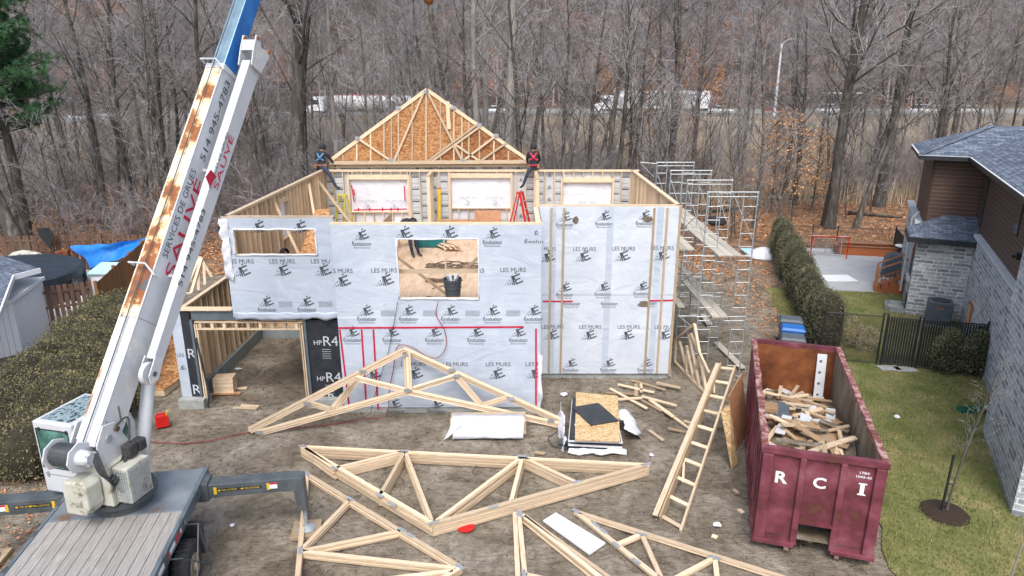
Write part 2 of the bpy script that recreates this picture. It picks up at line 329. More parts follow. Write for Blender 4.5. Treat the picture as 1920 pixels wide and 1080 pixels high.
def leaves(P, size, flat=0., aspect=.6, jitter=.5, dirs=None):
    """random quads at points P -> V,F"""
    n = len(P); a = RNG.normal(size=(n, 3)) if dirs is None else dirs
    a /= np.linalg.norm(a, axis=1)[:, None] + 1e-9
    b = RNG.normal(size=(n, 3))
    if flat: a[:, 2] *= 1 - flat; b[:, 2] *= 1 - flat
    a /= np.linalg.norm(a, axis=1)[:, None] + 1e-9
    b -= a * (a * b).sum(1)[:, None]; b /= np.linalg.norm(b, axis=1)[:, None] + 1e-9
    s = size * (1 - jitter / 2 + jitter * RNG.random(n))[:, None]; a = a * s; b = b * s * aspect
    V = np.stack([P - a, P - b * .9, P + a, P + b], 1).reshape(-1, 3)
    return V, np.arange(4 * n).reshape(-1, 4)

# ------------------------------------------------------------------ text
_tc = {}
def glyphs(sx, bold=0.012):
    key = (sx, bold)
    if key not in _tc:
        cu = bpy.data.curves.new('t', 'FONT'); cu.body = sx; cu.size = 1; cu.align_x = 'CENTER'; cu.align_y = 'CENTER'; cu.offset = bold; cu.resolution_u = 3
        ob = bpy.data.objects.new('t', cu); COL.objects.link(ob)
        dg = bpy.context.evaluated_depsgraph_get(); me = bpy.data.meshes.new_from_object(ob.evaluated_get(dg))
        _tc[key] = ([(v.co.x, v.co.y) for v in me.vertices], [tuple(p.vertices) for p in me.polygons])
        bpy.data.objects.remove(ob); bpy.data.curves.remove(cu); bpy.data.meshes.remove(me)
    return _tc[key]
def text(mb, sx, o, ux, uy, h, w=None, m=0, bold=0.):
    V, F = glyphs(sx, bold); xs = [a for a, b in V]; ys = [b for a, b in V]
    W = max(xs) - min(xs); Hh = max(ys) - min(ys); k = h / Hh; kx = k if w is None else w / W
    cx = (max(xs) + min(xs)) / 2; cy = (max(ys) + min(ys)) / 2
    mb.flat([((a - cx) * kx, (b - cy) * k) for a, b in V], F, Vector(o), Vector(ux).normalized(), Vector(uy).normalized(), m)
def logo(mb, o, ux, uy, s, m=0):
    """shattered wedge and tilted E with an accent, s = width"""
    c, q = math.cos(.42), math.sin(.42)
    def E(x, y): x, y = x * .9, y; return (.62 + x * c - y * q, .02 + x * q + y * c)
    polys = [[E(0, 0), E(.09, 0), E(.09, .50), E(0, .50)], [E(.09, 0), E(.44, 0), E(.44, .08), E(.09, .08)], [E(.09, .21), E(.36, .21), E(.36, .28), E(.09, .28)],
             [E(.09, .42), E(.44, .42), E(.44, .50), E(.09, .50)], [E(.16, .55), E(.25, .55), E(.33, .63), E(.22, .63)],
             [(.33, .47), (.43, .52), (.57, 0), (.49, 0)], [(.40, .0), (.46, .0), (.34, .34)], [(.20, .2), (.29, .31), (.27, .2)], [(.30, .15), (.36, .03), (.27, .05)],
             [(.12, .12), (.17, .18), (.16, .07)], [(.18, .0), (.22, .10), (.25, .0)], [(.02, .0), (.06, .05), (.07, .0)], [(.09, .0), (.12, .03), (.14, -.01)]]
    o = Vector(o); ux = Vector(ux) * s; uy = Vector(uy) * s
    for P in polys: mb.flat([(a - .5, b - .3) for a, b in P], [tuple(range(len(P)))], o, ux, uy, m)
# ================================================================== SETTING
def hw(x): return 135 + min(0, (x + 20)) * .55
def sst(a, b, x): t = max(0, min(1, (x - a) / (b - a))); return t * t * (3 - 2 * t)
def tz(x, y):
    c = hw(x); z = 3.0 * sst(c - 30, c - 9, y)
    if y > c + 11: z += .34 * (y - c - 11) + 2.5 * noise.noise(Vector((x * .02, y * .02, 3))) * sst(0, 30, y - c - 11)
    if y > 34: z += .25 * noise.noise(Vector((x * .08, y * .08, 0))) * sst(34, 50, y)
    return z
def near_z(x, y):
    rut = 0
    for (x0, k, w_) in ((4.1, .05, .22), (2.3, .05, .22), (-3.6, -.12, .25), (-1.7, -.12, .25), (6.9, .3, .2)):
        dd = abs(x - (x0 + k * (y - 12) + .25 * math.sin(y * .5 + x0))); rut -= .055 * math.exp(-(dd / w_) ** 2) * (.7 + .3 * math.sin(y * 22)) - .012 * math.exp(-((dd - .35) / .12) ** 2)
    return rut + .028 * noise.noise(Vector((x * 1.3, y * 1.3, 0))) + .016 * noise.noise(Vector((x * 4.1, y * 4.1, 5))) - .03
def ground_mat():
    m = bpy.data.materials.new('ground_soil'); m.use_nodes = True; t = m.node_tree; N = t.nodes; L = t.links; b = N['Principled BSDF']
    g = N.new('ShaderNodeNewGeometry'); sep = N.new('ShaderNodeSeparateXYZ'); L.new(g.outputs['Position'], sep.inputs[0])
    def noi(s, d=6, st=(1, 1, 1), ds=0.):
        mp = N.new('ShaderNodeMapping'); mp.inputs['Scale'].default_value = st; L.new(g.outputs['Position'], mp.inputs[0])
        x = N.new('ShaderNodeTexNoise'); x.inputs['Scale'].default_value = s; x.inputs['Detail'].default_value = d; x.inputs['Roughness'].default_value = .65; x.inputs['Distortion'].default_value = ds
        L.new(mp.outputs[0], x.inputs['Vector']); return x.outputs['Fac']
    def ramp(f, cs):
        r = N.new('ShaderNodeValToRGB'); L.new(f, r.inputs[0]); e = r.color_ramp.elements
        while len(e) < len(cs): e.new(.5)
        for el, (p, c) in zip(e, cs): el.position = p; el.color = (*c, 1)
        return r.outputs[0]
    def mix(f, a, b_, ty='MIX'):
        x = N.new('ShaderNodeMix'); x.data_type = 'RGBA'; x.blend_type = ty
        if isinstance(f, float): x.inputs[0].default_value = f
        else: L.new(f, x.inputs[0])
        L.new(a, x.inputs[6]); L.new(b_, x.inputs[7]); return x.outputs[2]
    def mathn(op, a, b_=None, c=None):
        x = N.new('ShaderNodeMath'); x.operation = op
        for i, q in enumerate((a, b_, c)):
            if q is None: continue
            if isinstance(q, (int, float)): x.inputs[i].default_value = q
            else: L.new(q, x.inputs[i])
        return x.outputs[0]
    d1 = ramp(noi(.8, 12, ds=.6), [(.32, (.125, .105, .078)), (.46, (.20, .172, .134)), (.57, (.262, .232, .188)), (.66, (.33, .30, .25)), (.74, (.44, .415, .37))])
    d2 = ramp(noi(5.5, 8), [(.3, (.58, .56, .54)), (.5, (1, 1, 1)), (.7, (1.25, 1.22, 1.2))])
    dirt = mix(1.0, d1, d2, 'MULTIPLY')
    d3 = ramp(noi(38, 4), [(.32, (.55, .53, .5)), (.45, (1, 1, 1)), (.68, (1.2, 1.2, 1.2))])
    dirt = mix(.8, dirt, d3, 'MULTIPLY')
    l1 = ramp(noi(1.1, 8), [(.35, (.14, .10, .07)), (.5, (.25, .15, .09)), (.65, (.36, .24, .155))])
    litter = mix(1.0, l1, ramp(noi(9, 6), [(.3, (.5, .5, .5)), (.6, (1.1, 1.1, 1.1))]), 'MULTIPLY')
    straw = ramp(noi(.15, 10), [(.35, (.11, .095, .08)), (.5, (.19, .165, .135)), (.65, (.30, .27, .22))])
    hill = ramp(noi(.06, 10), [(.35, (.045, .038, .037)), (.5, (.09, .07, .06)), (.64, (.19, .11, .07))])
    yy = mathn('ADD', sep.outputs[1], mathn('MULTIPLY', noi(.25, 4), 12.))
    def step(a, b_):
        x = N.new('ShaderNodeMapRange'); x.inputs[1].default_value = a; x.inputs[2].default_value = b_; L.new(yy, x.inputs[0]); return x.outputs[0]
    c = mix(step(39, 43), dirt, litter); c = mix(step(66, 82), c, straw)
    xx = mathn('MULTIPLY', mathn('MINIMUM', mathn('ADD', sep.outputs[0], 20.), 0.), -.55)
    hy = mathn('ADD', sep.outputs[1], xx)
    x = N.new('ShaderNodeMapRange'); x.inputs[1].default_value = 144; x.inputs[2].default_value = 150; L.new(hy, x.inputs[0])
    c = mix(x.outputs[0], c, hill)
    L.new(c, b.inputs['Base Color']); b.inputs['Roughness'].default_value = .95; b.inputs['Specular IOR Level'].default_value = .15
    bp = N.new('ShaderNodeBump'); bp.inputs['Strength'].default_value = 1; bp.inputs['Distance'].default_value = .09
    hgt = mathn('ADD', noi(6, 9), mathn('MULTIPLY', noi(2.2, 3, (1, 5, 1), 1.2), .6))
    L.new(hgt, bp.inputs['Height']); L.new(bp.outputs[0], b.inputs['Normal']); return m
M['ground'] = ground_mat()
def axis(segs):
    out = []
    for a, b, st in segs:
        n = max(1, round((b - a) / st)); out += [a + (b - a) * i / n for i in range(n)]
    return out + [segs[-1][1]]
gx = axis([(-320, -60, 10), (-60, -13, 1.5), (-13, 9, .14), (9, 60, 1.5), (60, 320, 10)])
gy = axis([(-30, 8, 3), (8, 23, .14), (23, 60, 1.2), (60, 160, 3), (160, 420, 8)])
V = []; 
for y in gy:
    for x in gx:
        fade = sst(-13, -12, x) * (1 - sst(8, 9, x)) * sst(8, 9, y) * (1 - sst(22, 23, y))
        V.append((x, y, tz(x, y) - .03 + (near_z(x, y) + .03) * fade))
nx = len(gx); ids = np.arange(len(V)).reshape(len(gy), nx)
F = np.stack([ids[:-1, :-1].ravel(), ids[:-1, 1:].ravel(), ids[1:, 1:].ravel(), ids[1:, :-1].ravel()], 1)
gnd = arr_mesh('ground', np.array(V), F, ['ground']); gnd.data.polygons.foreach_set('use_smooth', [True] * len(F)); tag(gnd, kind='structure')

def sheet(name, poly, z, m, dz=None):
    mb = MB(); mb.poly([(p[0], p[1], z) for p in poly], 0); return struct(name, mb, m)
# lawn of the neighbour, with a ragged edge towards the site
def lawn_x(y): return 7.75 + .22 * (y - 12) + .35 * noise.noise(Vector((y * .9, 0, 0))) + .16 * noise.noise(Vector((y * 3.3, 4, 0)))
M['lawn'] = mat('lawn_soil', [(.34, (.27, .23, .11)), (.48, (.17, .175, .065)), (.66, (.10, .125, .035))], scale=.9, rough=1, detail=9, bump=.6, bscale=30)
ys = [9 + .25 * i for i in range(88)]; left = [(lawn_x(y), y) for y in ys]
mb = MB()
for i in range(len(ys) - 1):
    mb.poly([(left[i][0], left[i][1], .008), (40, left[i][1], .008), (40, left[i + 1][1], .008), (left[i + 1][0], left[i + 1][1], .008)])
struct('lawn', mb, 'lawn')
patio = [G(1555, 546), G(1700, 552), G(1760, 540), G(1740, 466), G(1500, 463)]
sheet('patio', [(14.2, 30.4), (22.0, 29.0), (26.5, 37.0), (16.6, 38.6), (14.8, 35)], .02, 'slab')
sheet('pool_paving', [(-24, 26.3), (-17.2, 25.6), (-18.6, 33.4), (-27, 34.6), (-32, 30)], .012, 'slab')
# grass blades
n = 150000
gyv = 9.5 + 20.5 * RNG.random(n) ** 1.25; gl = np.array([lawn_x(y) for y in np.linspace(9, 31, 400)])
lx = np.interp(gyv, np.linspace(9, 31, 400), gl); gxv = lx + (RNG.random(n) ** 1.1) * (19 - lx * .5)
P = np.stack([gxv, gyv, np.full(n, .008)], 1)
hgt = (.03 + .035 * RNG.random(n)); an = RNG.random(n) * 6.283; wd = .006 + .007 * RNG.random(n)
dx = np.stack([np.cos(an), np.sin(an), np.zeros(n)], 1) * wd[:, None]; ln = np.stack([RNG.normal(size=n) * .02, RNG.normal(size=n) * .02, hgt], 1)
V = np.stack([P - dx, P + dx, P + ln + dx * .3, P + ln - dx * .3], 1).reshape(-1, 3)
tag(arr_mesh('grass', V, np.arange(4 * n).reshape(-1, 4), ['grassb']), 'short yellowing lawn grass beside the stone house', 'grass', kind='stuff')
# clods and small stones on the site
n = 13000; x = -12 + 20 * RNG.random(n); y = 9 + 16 * RNG.random(n); s = .008 + .03 * RNG.random(n) ** 3
base = np.array([(1, 0, 0), (0, 1, 0), (-1, 0, 0), (0, -1, 0), (0, 0, .8), (0, 0, -.4)]); Fb = np.array([(0, 1, 4), (1, 2, 4), (2, 3, 4), (3, 0, 4), (1, 0, 5), (2, 1, 5), (3, 2, 5), (0, 3, 5)])
V = base[None] * (s[:, None, None] * (.6 + .8 * RNG.random((n, 6, 1)))) + np.stack([x, y, np.full(n, -.01)], 1)[:, None]
M['clod'] = mat('soil_clods', [(.3, (.13, .11, .085)), (.6, (.22, .192, .152)), (.8, (.32, .29, .245))], scale=3, rough=1, rnd=.5)
tag(arr_mesh('stones', V.reshape(-1, 3), (Fb[None] + 6 * np.arange(n)[:, None, None]).reshape(-1, 3), ['clod']), 'small stones and clods scattered over the bare soil', 'stones', kind='stuff')
# roads
def strip(o0, o1, dz):
    mb = MB(); xs = [-160 + 8 * i for i in range(46)]
    for a, b in zip(xs[:-1], xs[1:]):
        mb.poly([(a, hw(a) + o0, 3 + dz), (b, hw(b) + o0, 3 + dz), (b, hw(b) + o1, 3 + dz), (a, hw(a) + o1, 3 + dz)])
    return mb
struct('highway', strip(-8.5, 8.5, .06), 'asphalt')
mb = MB()
for o in (-7.6, 7.6):
    s_ = strip(o - .08, o + .08, .07); k = len(mb.v); mb.v += s_.v
    for f in s_.f: mb.face([i + k for i in f])
struct('road_markings', mb, 'sheet_w')
for o in (-8.4, .3):
    g = thing('guard_rail', ('near' if o < 0 else 'middle') + ' galvanised guard rail running along the highway beyond the trees', 'guard rail', (0, 135 + o, 3), 0)
    mb = MB(); xs = [-140 + 6 * i for i in range(56)]
    for a, b in zip(xs[:-1], xs[1:]): mb.beam((a, hw(a) + o, 3.62), (b, hw(b) + o, 3.62), .06, .32)
    mb.build('rail', 'galv', g)
    for a in xs: MB().box((a - .07, hw(a) + o + .05, 2.9), (a + .07, hw(a) + o + .2, 3.75)).build('post', 'dgrey', g)
# ================================================================== TREES
class TreeB:
    def __init__(s, seed): s.V = []; s.F = []; s.mi = []; s.rd = random.Random(seed); s.tips = []
    def tube(s, pts, rad, n, m):
        k0 = len(s.V); prev = None
        for i, p in enumerate(pts):
            d = (pts[min(i + 1, len(pts) - 1)] - pts[max(i - 1, 0)]).normalized()
            x = d.orthogonal().normalized() if prev is None else (prev - d * prev.dot(d)).normalized()
            prev = x; y = d.cross(x)
            for a in range(n):
                t = 6.2832 * a / n; s.V.append(p + (x * math.cos(t) + y * math.sin(t)) * rad[i])
        for i in range(len(pts) - 1):
            for a in range(n):
                b = (a + 1) % n; s.F.append((k0 + i * n + a, k0 + i * n + b, k0 + (i + 1) * n + b, k0 + (i + 1) * n + a)); s.mi.append(m)
    def grow(s, p, d, L, r, lv, spec):
        sp_ = spec[lv]; rd = s.rd; n = sp_['seg']; pts = [p.copy()]; rads = [r]; dd = d.copy()
        for i in range(n):
            j = sp_['wob']; dd = (dd + Vector((rd.uniform(-j, j), rd.uniform(-j, j), rd.uniform(-j, j) + sp_['up']))).normalized()
            pts.append(pts[-1] + dd * (L / n)); rads.append(r * (1 - (i + 1) / n * (1 - sp_['taper'])))
        if lv == 0: rads[0] *= 1.35
        s.tube(pts, rads, sp_['n'], sp_['m'])
        if lv + 1 >= len(spec): s.tips.append(pts[-1]); return
        c = spec[lv + 1]
        for k in range(sp_['kids']):
            f = sp_['start'] + (1 - sp_['start']) * ((k + rd.random()) / sp_['kids']) ** sp_.get('pw', 1); f = min(.99, f)
            i = min(n - 1, int(f * n)); q = pts[i].lerp(pts[i + 1], f * n - i); ax = (pts[i + 1] - pts[i]).normalized()
            az = rd.uniform(0, 6.283); side = ax.orthogonal().normalized(); side = (Matrix.Rotation(az, 3, ax) @ side)
            ang = R(rd.uniform(*c['ang'])); nd = (ax * math.cos(ang) + side * math.sin(ang)).normalized()
            rr = (rads[i] * (1 - (f * n - i)) + rads[i + 1] * (f * n - i)) * c['rr'] * rd.uniform(.75, 1.1)
            s.grow(q, nd, L * c['len'] * rd.uniform(.6, 1.15) * (1 - c.get('cone', .35) * f), max(c['rmin'], rr), lv + 1, spec)
    def obj(s, name, mats):
        o = arr_mesh(name, np.array([tuple(v) for v in s.V]), np.array(s.F), mats, np.array(s.mi)); o.data.polygons.foreach_set('use_smooth', [True] * len(s.F)); return o
def spec_tree(r=.2, kids=15, start=.4, k1=8, k2=6, wob=.07, tm=0.014, bend=.0):
    return [dict(seg=9, wob=wob, up=.05, taper=.22, n=8, m=0, kids=kids, start=start),
            dict(seg=5, wob=.2, up=.07, taper=.25, n=5, m=0, kids=k1, start=.2, ang=(28, 62), rr=.42, len=.34, rmin=.03),
            dict(seg=3, wob=.25, up=.06, taper=.4, n=3, m=1, kids=k2, start=.15, ang=(25, 65), rr=.5, len=.5, rmin=tm * 1.3),
            dict(seg=2, wob=.3, up=.04, taper=.5, n=3, m=1, kids=0, start=.2, ang=(25, 65), rr=.6, len=.55, rmin=tm)]
def make_tree(name, seed, H, r, label, cat='tree', group=None, lean=(0, 0), mats=('bark', 'twig'), **k):
    """root empty with a trunk (stem, limbs) and a crown of twigs as two meshes"""
    sp_ = spec_tree(r, **k); t = TreeB(seed); d = Vector((lean[0], lean[1], 1)).normalized(); t.grow(Vector((0, 0, -.1)), d, H, r, 0, sp_)
    root = thing(name, label, cat, group=group)
    V = np.array([tuple(v) for v in t.V]); F = np.array(t.F); mi = np.array(t.mi)
    for nm, mm in (('trunk', 0), ('crown', 1)):
        f = F[mi == mm]; u, inv = np.unique(f.ravel(), return_inverse=True)
        o = arr_mesh(nm, V[u], inv.reshape(-1, 4), [mats[mm]]); o.data.polygons.foreach_set('use_smooth', [True] * len(f)); o.parent = root
    return root, t
def place(root, x, y, s=1., rz=0., label=None, group=None, first=False):
    o = root if first else copy_tree(root); o.location = (x, y, tz(x, y) - .03); o.rotation_euler = (0, 0, rz); o.scale = (s, s, s)
    if label: o['label'] = label
    if group: o['group'] = group
    return o
used = {}
def put(key, *a, **k):
    f = key not in used; used[key] = 1
    return place(PROTO[key], *a, first=f, **k)
PROTO = {}
for i in range(5):
    PROTO['w%d' % i] = make_tree('woodland_tree', 20 + i, 17 + 2 * (i % 3), .17 + .03 * (i % 3), 'x', lean=(random.uniform(-.08, .08), random.uniform(-.05, .05)), kids=16, start=.32, k1=9, k2=7, tm=.012)[0]
for i in range(3):
    PROTO['s%d' % i] = make_tree('bare_sapling', 40 + i, 8 + i, .05, 'x', lean=(random.uniform(-.15, .15), 0), kids=14, start=.12, k1=7, k2=5, tm=.009, wob=.1)[0]
PROTO['big'] = make_tree('oak_tree', 60, 22, .46, 'x', kids=17, start=.38, k1=13, k2=9, tm=.012, wob=.09)[0]
PROTO['big2'] = make_tree('maple_tree', 71, 23, .36, 'x', kids=19, start=.38, k1=12, k2=8, tm=.012, wob=.05)[0]
PROTO['pale'] = make_tree('dead_tree', 81, 21, .30, 'x', mats=('bark_p', 'twig'), kids=7, start=.5, k1=4, k2=3, tm=.013, wob=.06)[0]
def at_px(u, D): return (u - CX0) / FPX * D * .985
# hand-placed trunks: key, pixel column near the base, distance, scale, turn, label
for key, u, D, s, rz, lab in [
    ('big', 558, 43, 1.1, 0, 'thick dark oak behind the left end of the roofless house, forking above the wall corner'),
    ('pale', 634, 47, .8, 1, 'slim grey trunk just right of the thick oak, in front of the white tanker lorry'),
    ('pale', 898, 48, 1.05, 2.2, 'pale leaning trunk, left one of the pair above the right gable slope'),
    ('pale', 906, 50, .95, 4, 'pale smooth trunk, right one of the pair above the right gable slope'),
    ('pale', 952, 44, 1.25, 5.3, 'thickest pale dead trunk standing right of the gable peak'),
    ('big2', 1262, 52, .85, .5, 'dark straight tree standing behind the scaffold, in front of the white box lorry'),
    ('big2', 1304, 56, .62, 1.6, 'slender dark tree just right of the scaffold top, before the end of the box lorry'),
    ('big2', 1574, 44.6, .95, 2.7, 'tall grey-green tree rooted just behind the black fence and hockey net'),
    ('big2', 1664, 52, 1.1, 3.9, 'tall thick tree with flared foot on the orange leaves, left of the brown house roof'),
    ('big2', 1780, 60, .85, 5.0, 'straight tree rising behind the shingle roof, in front of the white estate car'),
    ('big2', 1500, 53, .6, 5.9, 'slim dark tree left of the street lamp column, among the orange beech saplings'),
    ('big2', 1482, 56, .6, .2, 'slim leaning tree left of the red car, among the orange beech saplings'),
    ('big2', 1915, 66, .8, 1.1, 'tree at the right edge of the picture above the shingle roof'),
    ('big2', 300, 50, .8, 2.0, 'bare tree left of the crane boom, leaning right'),
    ('big2', 232, 47, .7, 3.0, 'bare tree behind the blue tarpaulin'),
    ('big', 120, 60, .8, 4.0, 'bare spreading tree behind the fence between the pine and the crane')]:
    put(key, at_px(u, D), D, s, rz, label=lab)
# leaning tree by the pool
r_, _ = make_tree('leaning_tree', 91, 17, .36, 'grey leaning trunk rising behind the covered pool, beside the pine', lean=(-.22, .05), kids=12, start=.45, k1=7, k2=5, tm=.013)
r_.location = (-26.6, 36.2, 0)
GW = 'bare woodland trees between the building site and the highway'
cnt = 0; spots = []
rd = random.Random(5)
while cnt < 145:
    D = rd.uniform(40, 118); u = rd.uniform(-260, 2160); x = at_px(u, D)
    if D > hw(x) - 14 or abs(u - 1463) < 15: continue
    if u > 980 and D > 70 and rd.random() < .55: continue
    if u > 1330 and D < 44: continue
    if any((x - a) ** 2 + (D - b) ** 2 < 3.4 for a, b in spots): continue
    spots.append((x, D)); cnt += 1
    side = 'left of the crane boom' if u < 380 else 'behind the unfinished house' if u < 1230 else 'right of the unfinished house'
    put('w%d' % (cnt % 5), x, D, rd.uniform(.65, 1.1), rd.uniform(0, 6.28), label='bare slender woodland tree standing ' + side, group='bare woodland trees ' + side)
cnt = 0
while cnt < 120:
    D = rd.uniform(38, 75); u = rd.uniform(-20, 1940); x = at_px(u, D)
    if u > 1480 and D < 45: continue
    if any((x - a) ** 2 + (D - b) ** 2 < 1 for a, b in spots): continue
    spots.append((x, D)); cnt += 1
    side = 'left of the crane boom' if u < 380 else 'behind the unfinished house' if u < 1230 else 'right of the unfinished house'
    put('s%d' % (cnt % 3), x, D, rd.uniform(.5, 1.15), rd.uniform(0, 6.28), label='thin bare understorey sapling ' + side, group='thin bare saplings ' + side)
# far woods on the hillside: one mass
def light_tree(seed, H, r, k1, k2, tm):
    t = TreeB(seed); sp_ = spec_tree(r, kids=12, start=.18, k1=k1, k2=k2, tm=tm); sp_[0]['n'] = 4; sp_[0]['seg'] = 5; sp_[1]['n'] = 3; sp_[1]['seg'] = 3; sp_[2]['seg'] = 2; sp_[3]['seg'] = 1
    t.grow(Vector((0, 0, -.3)), ZUP.copy(), H, r, 0, sp_); return np.array([tuple(v) for v in t.V]), np.array(t.F)
def scatter_trees(bases, pts, smin, smax):
    VV = []; FF = []; RR = []; k = 0
    for (x, y, z) in pts:
        V, F = bases[rd.randrange(len(bases))]; s = rd.uniform(smin, smax); a = rd.uniform(0, 6.28); c, q = math.cos(a) * s, math.sin(a) * s
        Q = np.stack([V[:, 0] * c - V[:, 1] * q + x, V[:, 0] * q + V[:, 1] * c + y, V[:, 2] * s + z], 1)
        VV.append(Q); FF.append(F + k); k += len(Q); RR.append(np.clip(rd.random() * np.ones(len(F)) + RNG.normal(size=len(F)) * .15, 0, 1))
    return np.concatenate(VV), np.concatenate(FF), np.concatenate(RR)
lt = [light_tree(100 + i, 15, .17, 6, 4, .035) for i in range(4)]
pts = []
for i in range(1150):
    x = rd.uniform(-185, 185); y = hw(x) + 13 + 130 * rd.random() ** 1.5; 
    if abs(x) > y * 1.05: continue
    pts.append((x, y, tz(x, y)))
V, F, rr_ = scatter_trees(lt, pts, .7, 1.25)
tag(arr_mesh('hillside_wood', V, F, ['twig_far'], rnd=rr_), 'dense bare wood covering the hillside beyond the highway', 'woodland', kind='stuff')
# scrub, reeds and leaf litter
n = 60000; u = -80 + 2080 * RNG.random(n); y = 52 + 72 * RNG.random(n) ** 1.0; x = (u - CX0) / FPX * y
c = 135 + np.minimum(0, x + 20) * .55; keep = (y < c - 10) & ~((u < 1250) & (y < 60)); x, y = x[keep], y[keep]; n = len(x)
z = np.array([tz(a, b) for a, b in zip(x, y)]) - .05; h = .7 + 1.5 * RNG.random(n) ** 1.5; wd = .012 + .02 * RNG.random(n); an = RNG.random(n) * 3.1
dx = np.stack([np.cos(an), np.sin(an) * .3, 0 * an], 1) * wd[:, None]; ln = np.stack([RNG.normal(size=n) * .22, RNG.normal(size=n) * .2, h], 1); P = np.stack([x, y, z], 1)
V = np.stack([P - dx, P + dx, P + ln + dx * .5, P + ln - dx * .5], 1).reshape(-1, 3)
tag(arr_mesh('reeds', V, np.arange(4 * n).reshape(-1, 4), ['reed']), 'dry straw coloured reeds and weeds below the highway', 'reeds', kind='stuff')
sb = []
for i in range(3):
    t = TreeB(200 + i)
    for k in range(9): 
        sp_ = spec_tree(.02, kids=7, start=.15, k1=5, k2=0, tm=.011)[1:]; sp_[0].update(n=3, rmin=.02, kids=7); sp_[1].update(kids=4); t.grow(Vector((t.rd.uniform(-.6, .6), t.rd.uniform(-.6, .6), 0)), Vector((t.rd.uniform(-.5, .5), t.rd.uniform(-.5, .5), 1)).normalized(), t.rd.uniform(2.2, 4), .022, 0, sp_)
    sb.append((np.array([tuple(v) for v in t.V]), np.array(t.F)))
pts = []
while len(pts) < 620:
    D = rd.uniform(36, 120); u_ = rd.uniform(-60, 1980); x_ = at_px(u_, D)
    if D > hw(x_) - 11 or (u_ > 1300 and D < 55) or (u_ > 1000 and D > 62 and rd.random() < .8): continue
    pts.append((x_, D, tz(x_, D)))
V, F, rr_ = scatter_trees(sb, pts, .6, 1.3)
tag(arr_mesh('undergrowth', V, F, ['twig_far'], rnd=rr_), 'tangled bare undergrowth between the woodland trunks', 'undergrowth', kind='stuff')
n = 60000; u = -40 + 2000 * RNG.random(n); y = 33 + 38 * RNG.random(n) ** 1.3; x = (u - CX0) / FPX * y
keep = ~((x > 11) & (y < 40.5)) & ~((x < -16) & (y < 36)) & ~((np.abs(x + 1) < 9) & (y < 34)); x, y = x[keep], y[keep]
P = np.stack([x, y, np.array([tz(a, b) for a, b in zip(x, y)]) + .01], 1)
V, F = leaves(P, .085, flat=.75)
n2 = 2600; P2 = np.stack([9.6 + 4 * RNG.random(n2), 23 + 14 * RNG.random(n2) ** .8, np.full(n2, 0.0)], 1); V2, F2 = leaves(P2[P2[:, 0] > 7.6 + .1 * (P2[:, 1] - 23)], .06, flat=.8)
P3 = np.stack([-12.8 + 3.5 * RNG.random(900), 9 + 6 * RNG.random(900), np.full(900, .0)], 1); V3, F3 = leaves(P3, .045, flat=.8)
V = np.concatenate([V, V2, V3]); F = np.arange(len(V)).reshape(-1, 4)
tag(arr_mesh('leaf_litter', V, F, ['leaf']), 'orange brown fallen leaves covering the woodland floor', 'fallen leaves', kind='stuff')
n = 26000; u = np.where(RNG.random(n) < .55, 1120 + 240 * RNG.random(n), 900 + 1050 * RNG.random(n)); y = 147 + 60 * RNG.random(n) ** 1.4; x = (u - CX0) / FPX * y
cl = np.array([noise.noise(Vector((a * .05, b * .05, 9))) for a, b in zip(x, y)]); k_ = (cl > .0) | ((u > 1130) & (u < 1340) & (cl > -.25)); x, y = x[k_], y[k_]
P = np.stack([x, y, np.array([tz(a, b) for a, b in zip(x, y)]) + 6 * RNG.random(len(x)) ** 1.5], 1); V, F = leaves(P, .24)
n = 7000; u = -20 + 900 * RNG.random(n); y = 140 + 70 * RNG.random(n); x = (u - CX0) / FPX * y; P = np.stack([x, y, np.array([tz(a, b) for a, b in zip(x, y)]) + 2.5 * RNG.random(n)], 1); V4, F4 = leaves(P, .22)
V = np.concatenate([V, V4]); tag(arr_mesh('orange_understorey', V, np.arange(len(V)).reshape(-1, 4), ['leaf']), 'rust coloured leaves still hanging low on the far hillside', 'leaves', kind='stuff')
# beech saplings holding their dry leaves
def beech(x, y, H, seed, lab, dens=.5, spread=1.0):
    root, t = make_tree('beech_sapling', seed, H, .06, lab, 'beech tree', 'beech saplings with dry orange leaves', kids=16, start=.12, k1=6, k2=4, tm=.007)
    root.location = (x, y, tz(x, y) - .03)
    tp = np.array([tuple(p) for p in t.tips]); r3 = np.repeat(tp, int(4 * dens) + 1, 0) + RNG.normal(size=(len(tp) * (int(4 * dens) + 1), 3)) * [.3, .3, .05]
    keep = RNG.random(len(r3)) < .8; V, F = leaves(r3[keep], .085, flat=.6); o = arr_mesh('foliage', V, F, ['bleaf']); o.parent = root
for i, (u_, D, H, lab) in enumerate([(1458, 51, 6.5, 'beech sapling with orange leaves, left of the red car, beside the slim leaning tree'),
        (1500, 47, 6.8, 'beech sapling with the widest tiers of orange leaves, behind the cedar hedge top'), (1535, 50, 5.5, 'beech sapling with orange leaves just left of the tall grey-green tree'),
        (1240, 58, 9.5, 'tall beech with rusty leaves behind the far end of the scaffold'), (1290, 62, 9, 'beech with sparse rusty leaves before the end of the box lorry'),
        (1196, 64, 9, 'beech with rusty leaves behind the cab of the box lorry'), (1180, 78, 12, 'tall rusty leaved beech behind the far right corner of the house'), (1225, 84, 13, 'tall rusty leaved beech in front of the middle of the box lorry'), (1268, 90, 14, 'tallest rusty leaved beech, above the rear of the box lorry'),
        (1432, 58, 6.5, 'small beech with orange leaves right of the scaffold, far back')]):
    beech(at_px(u_, D), D, H, 300 + i, lab)
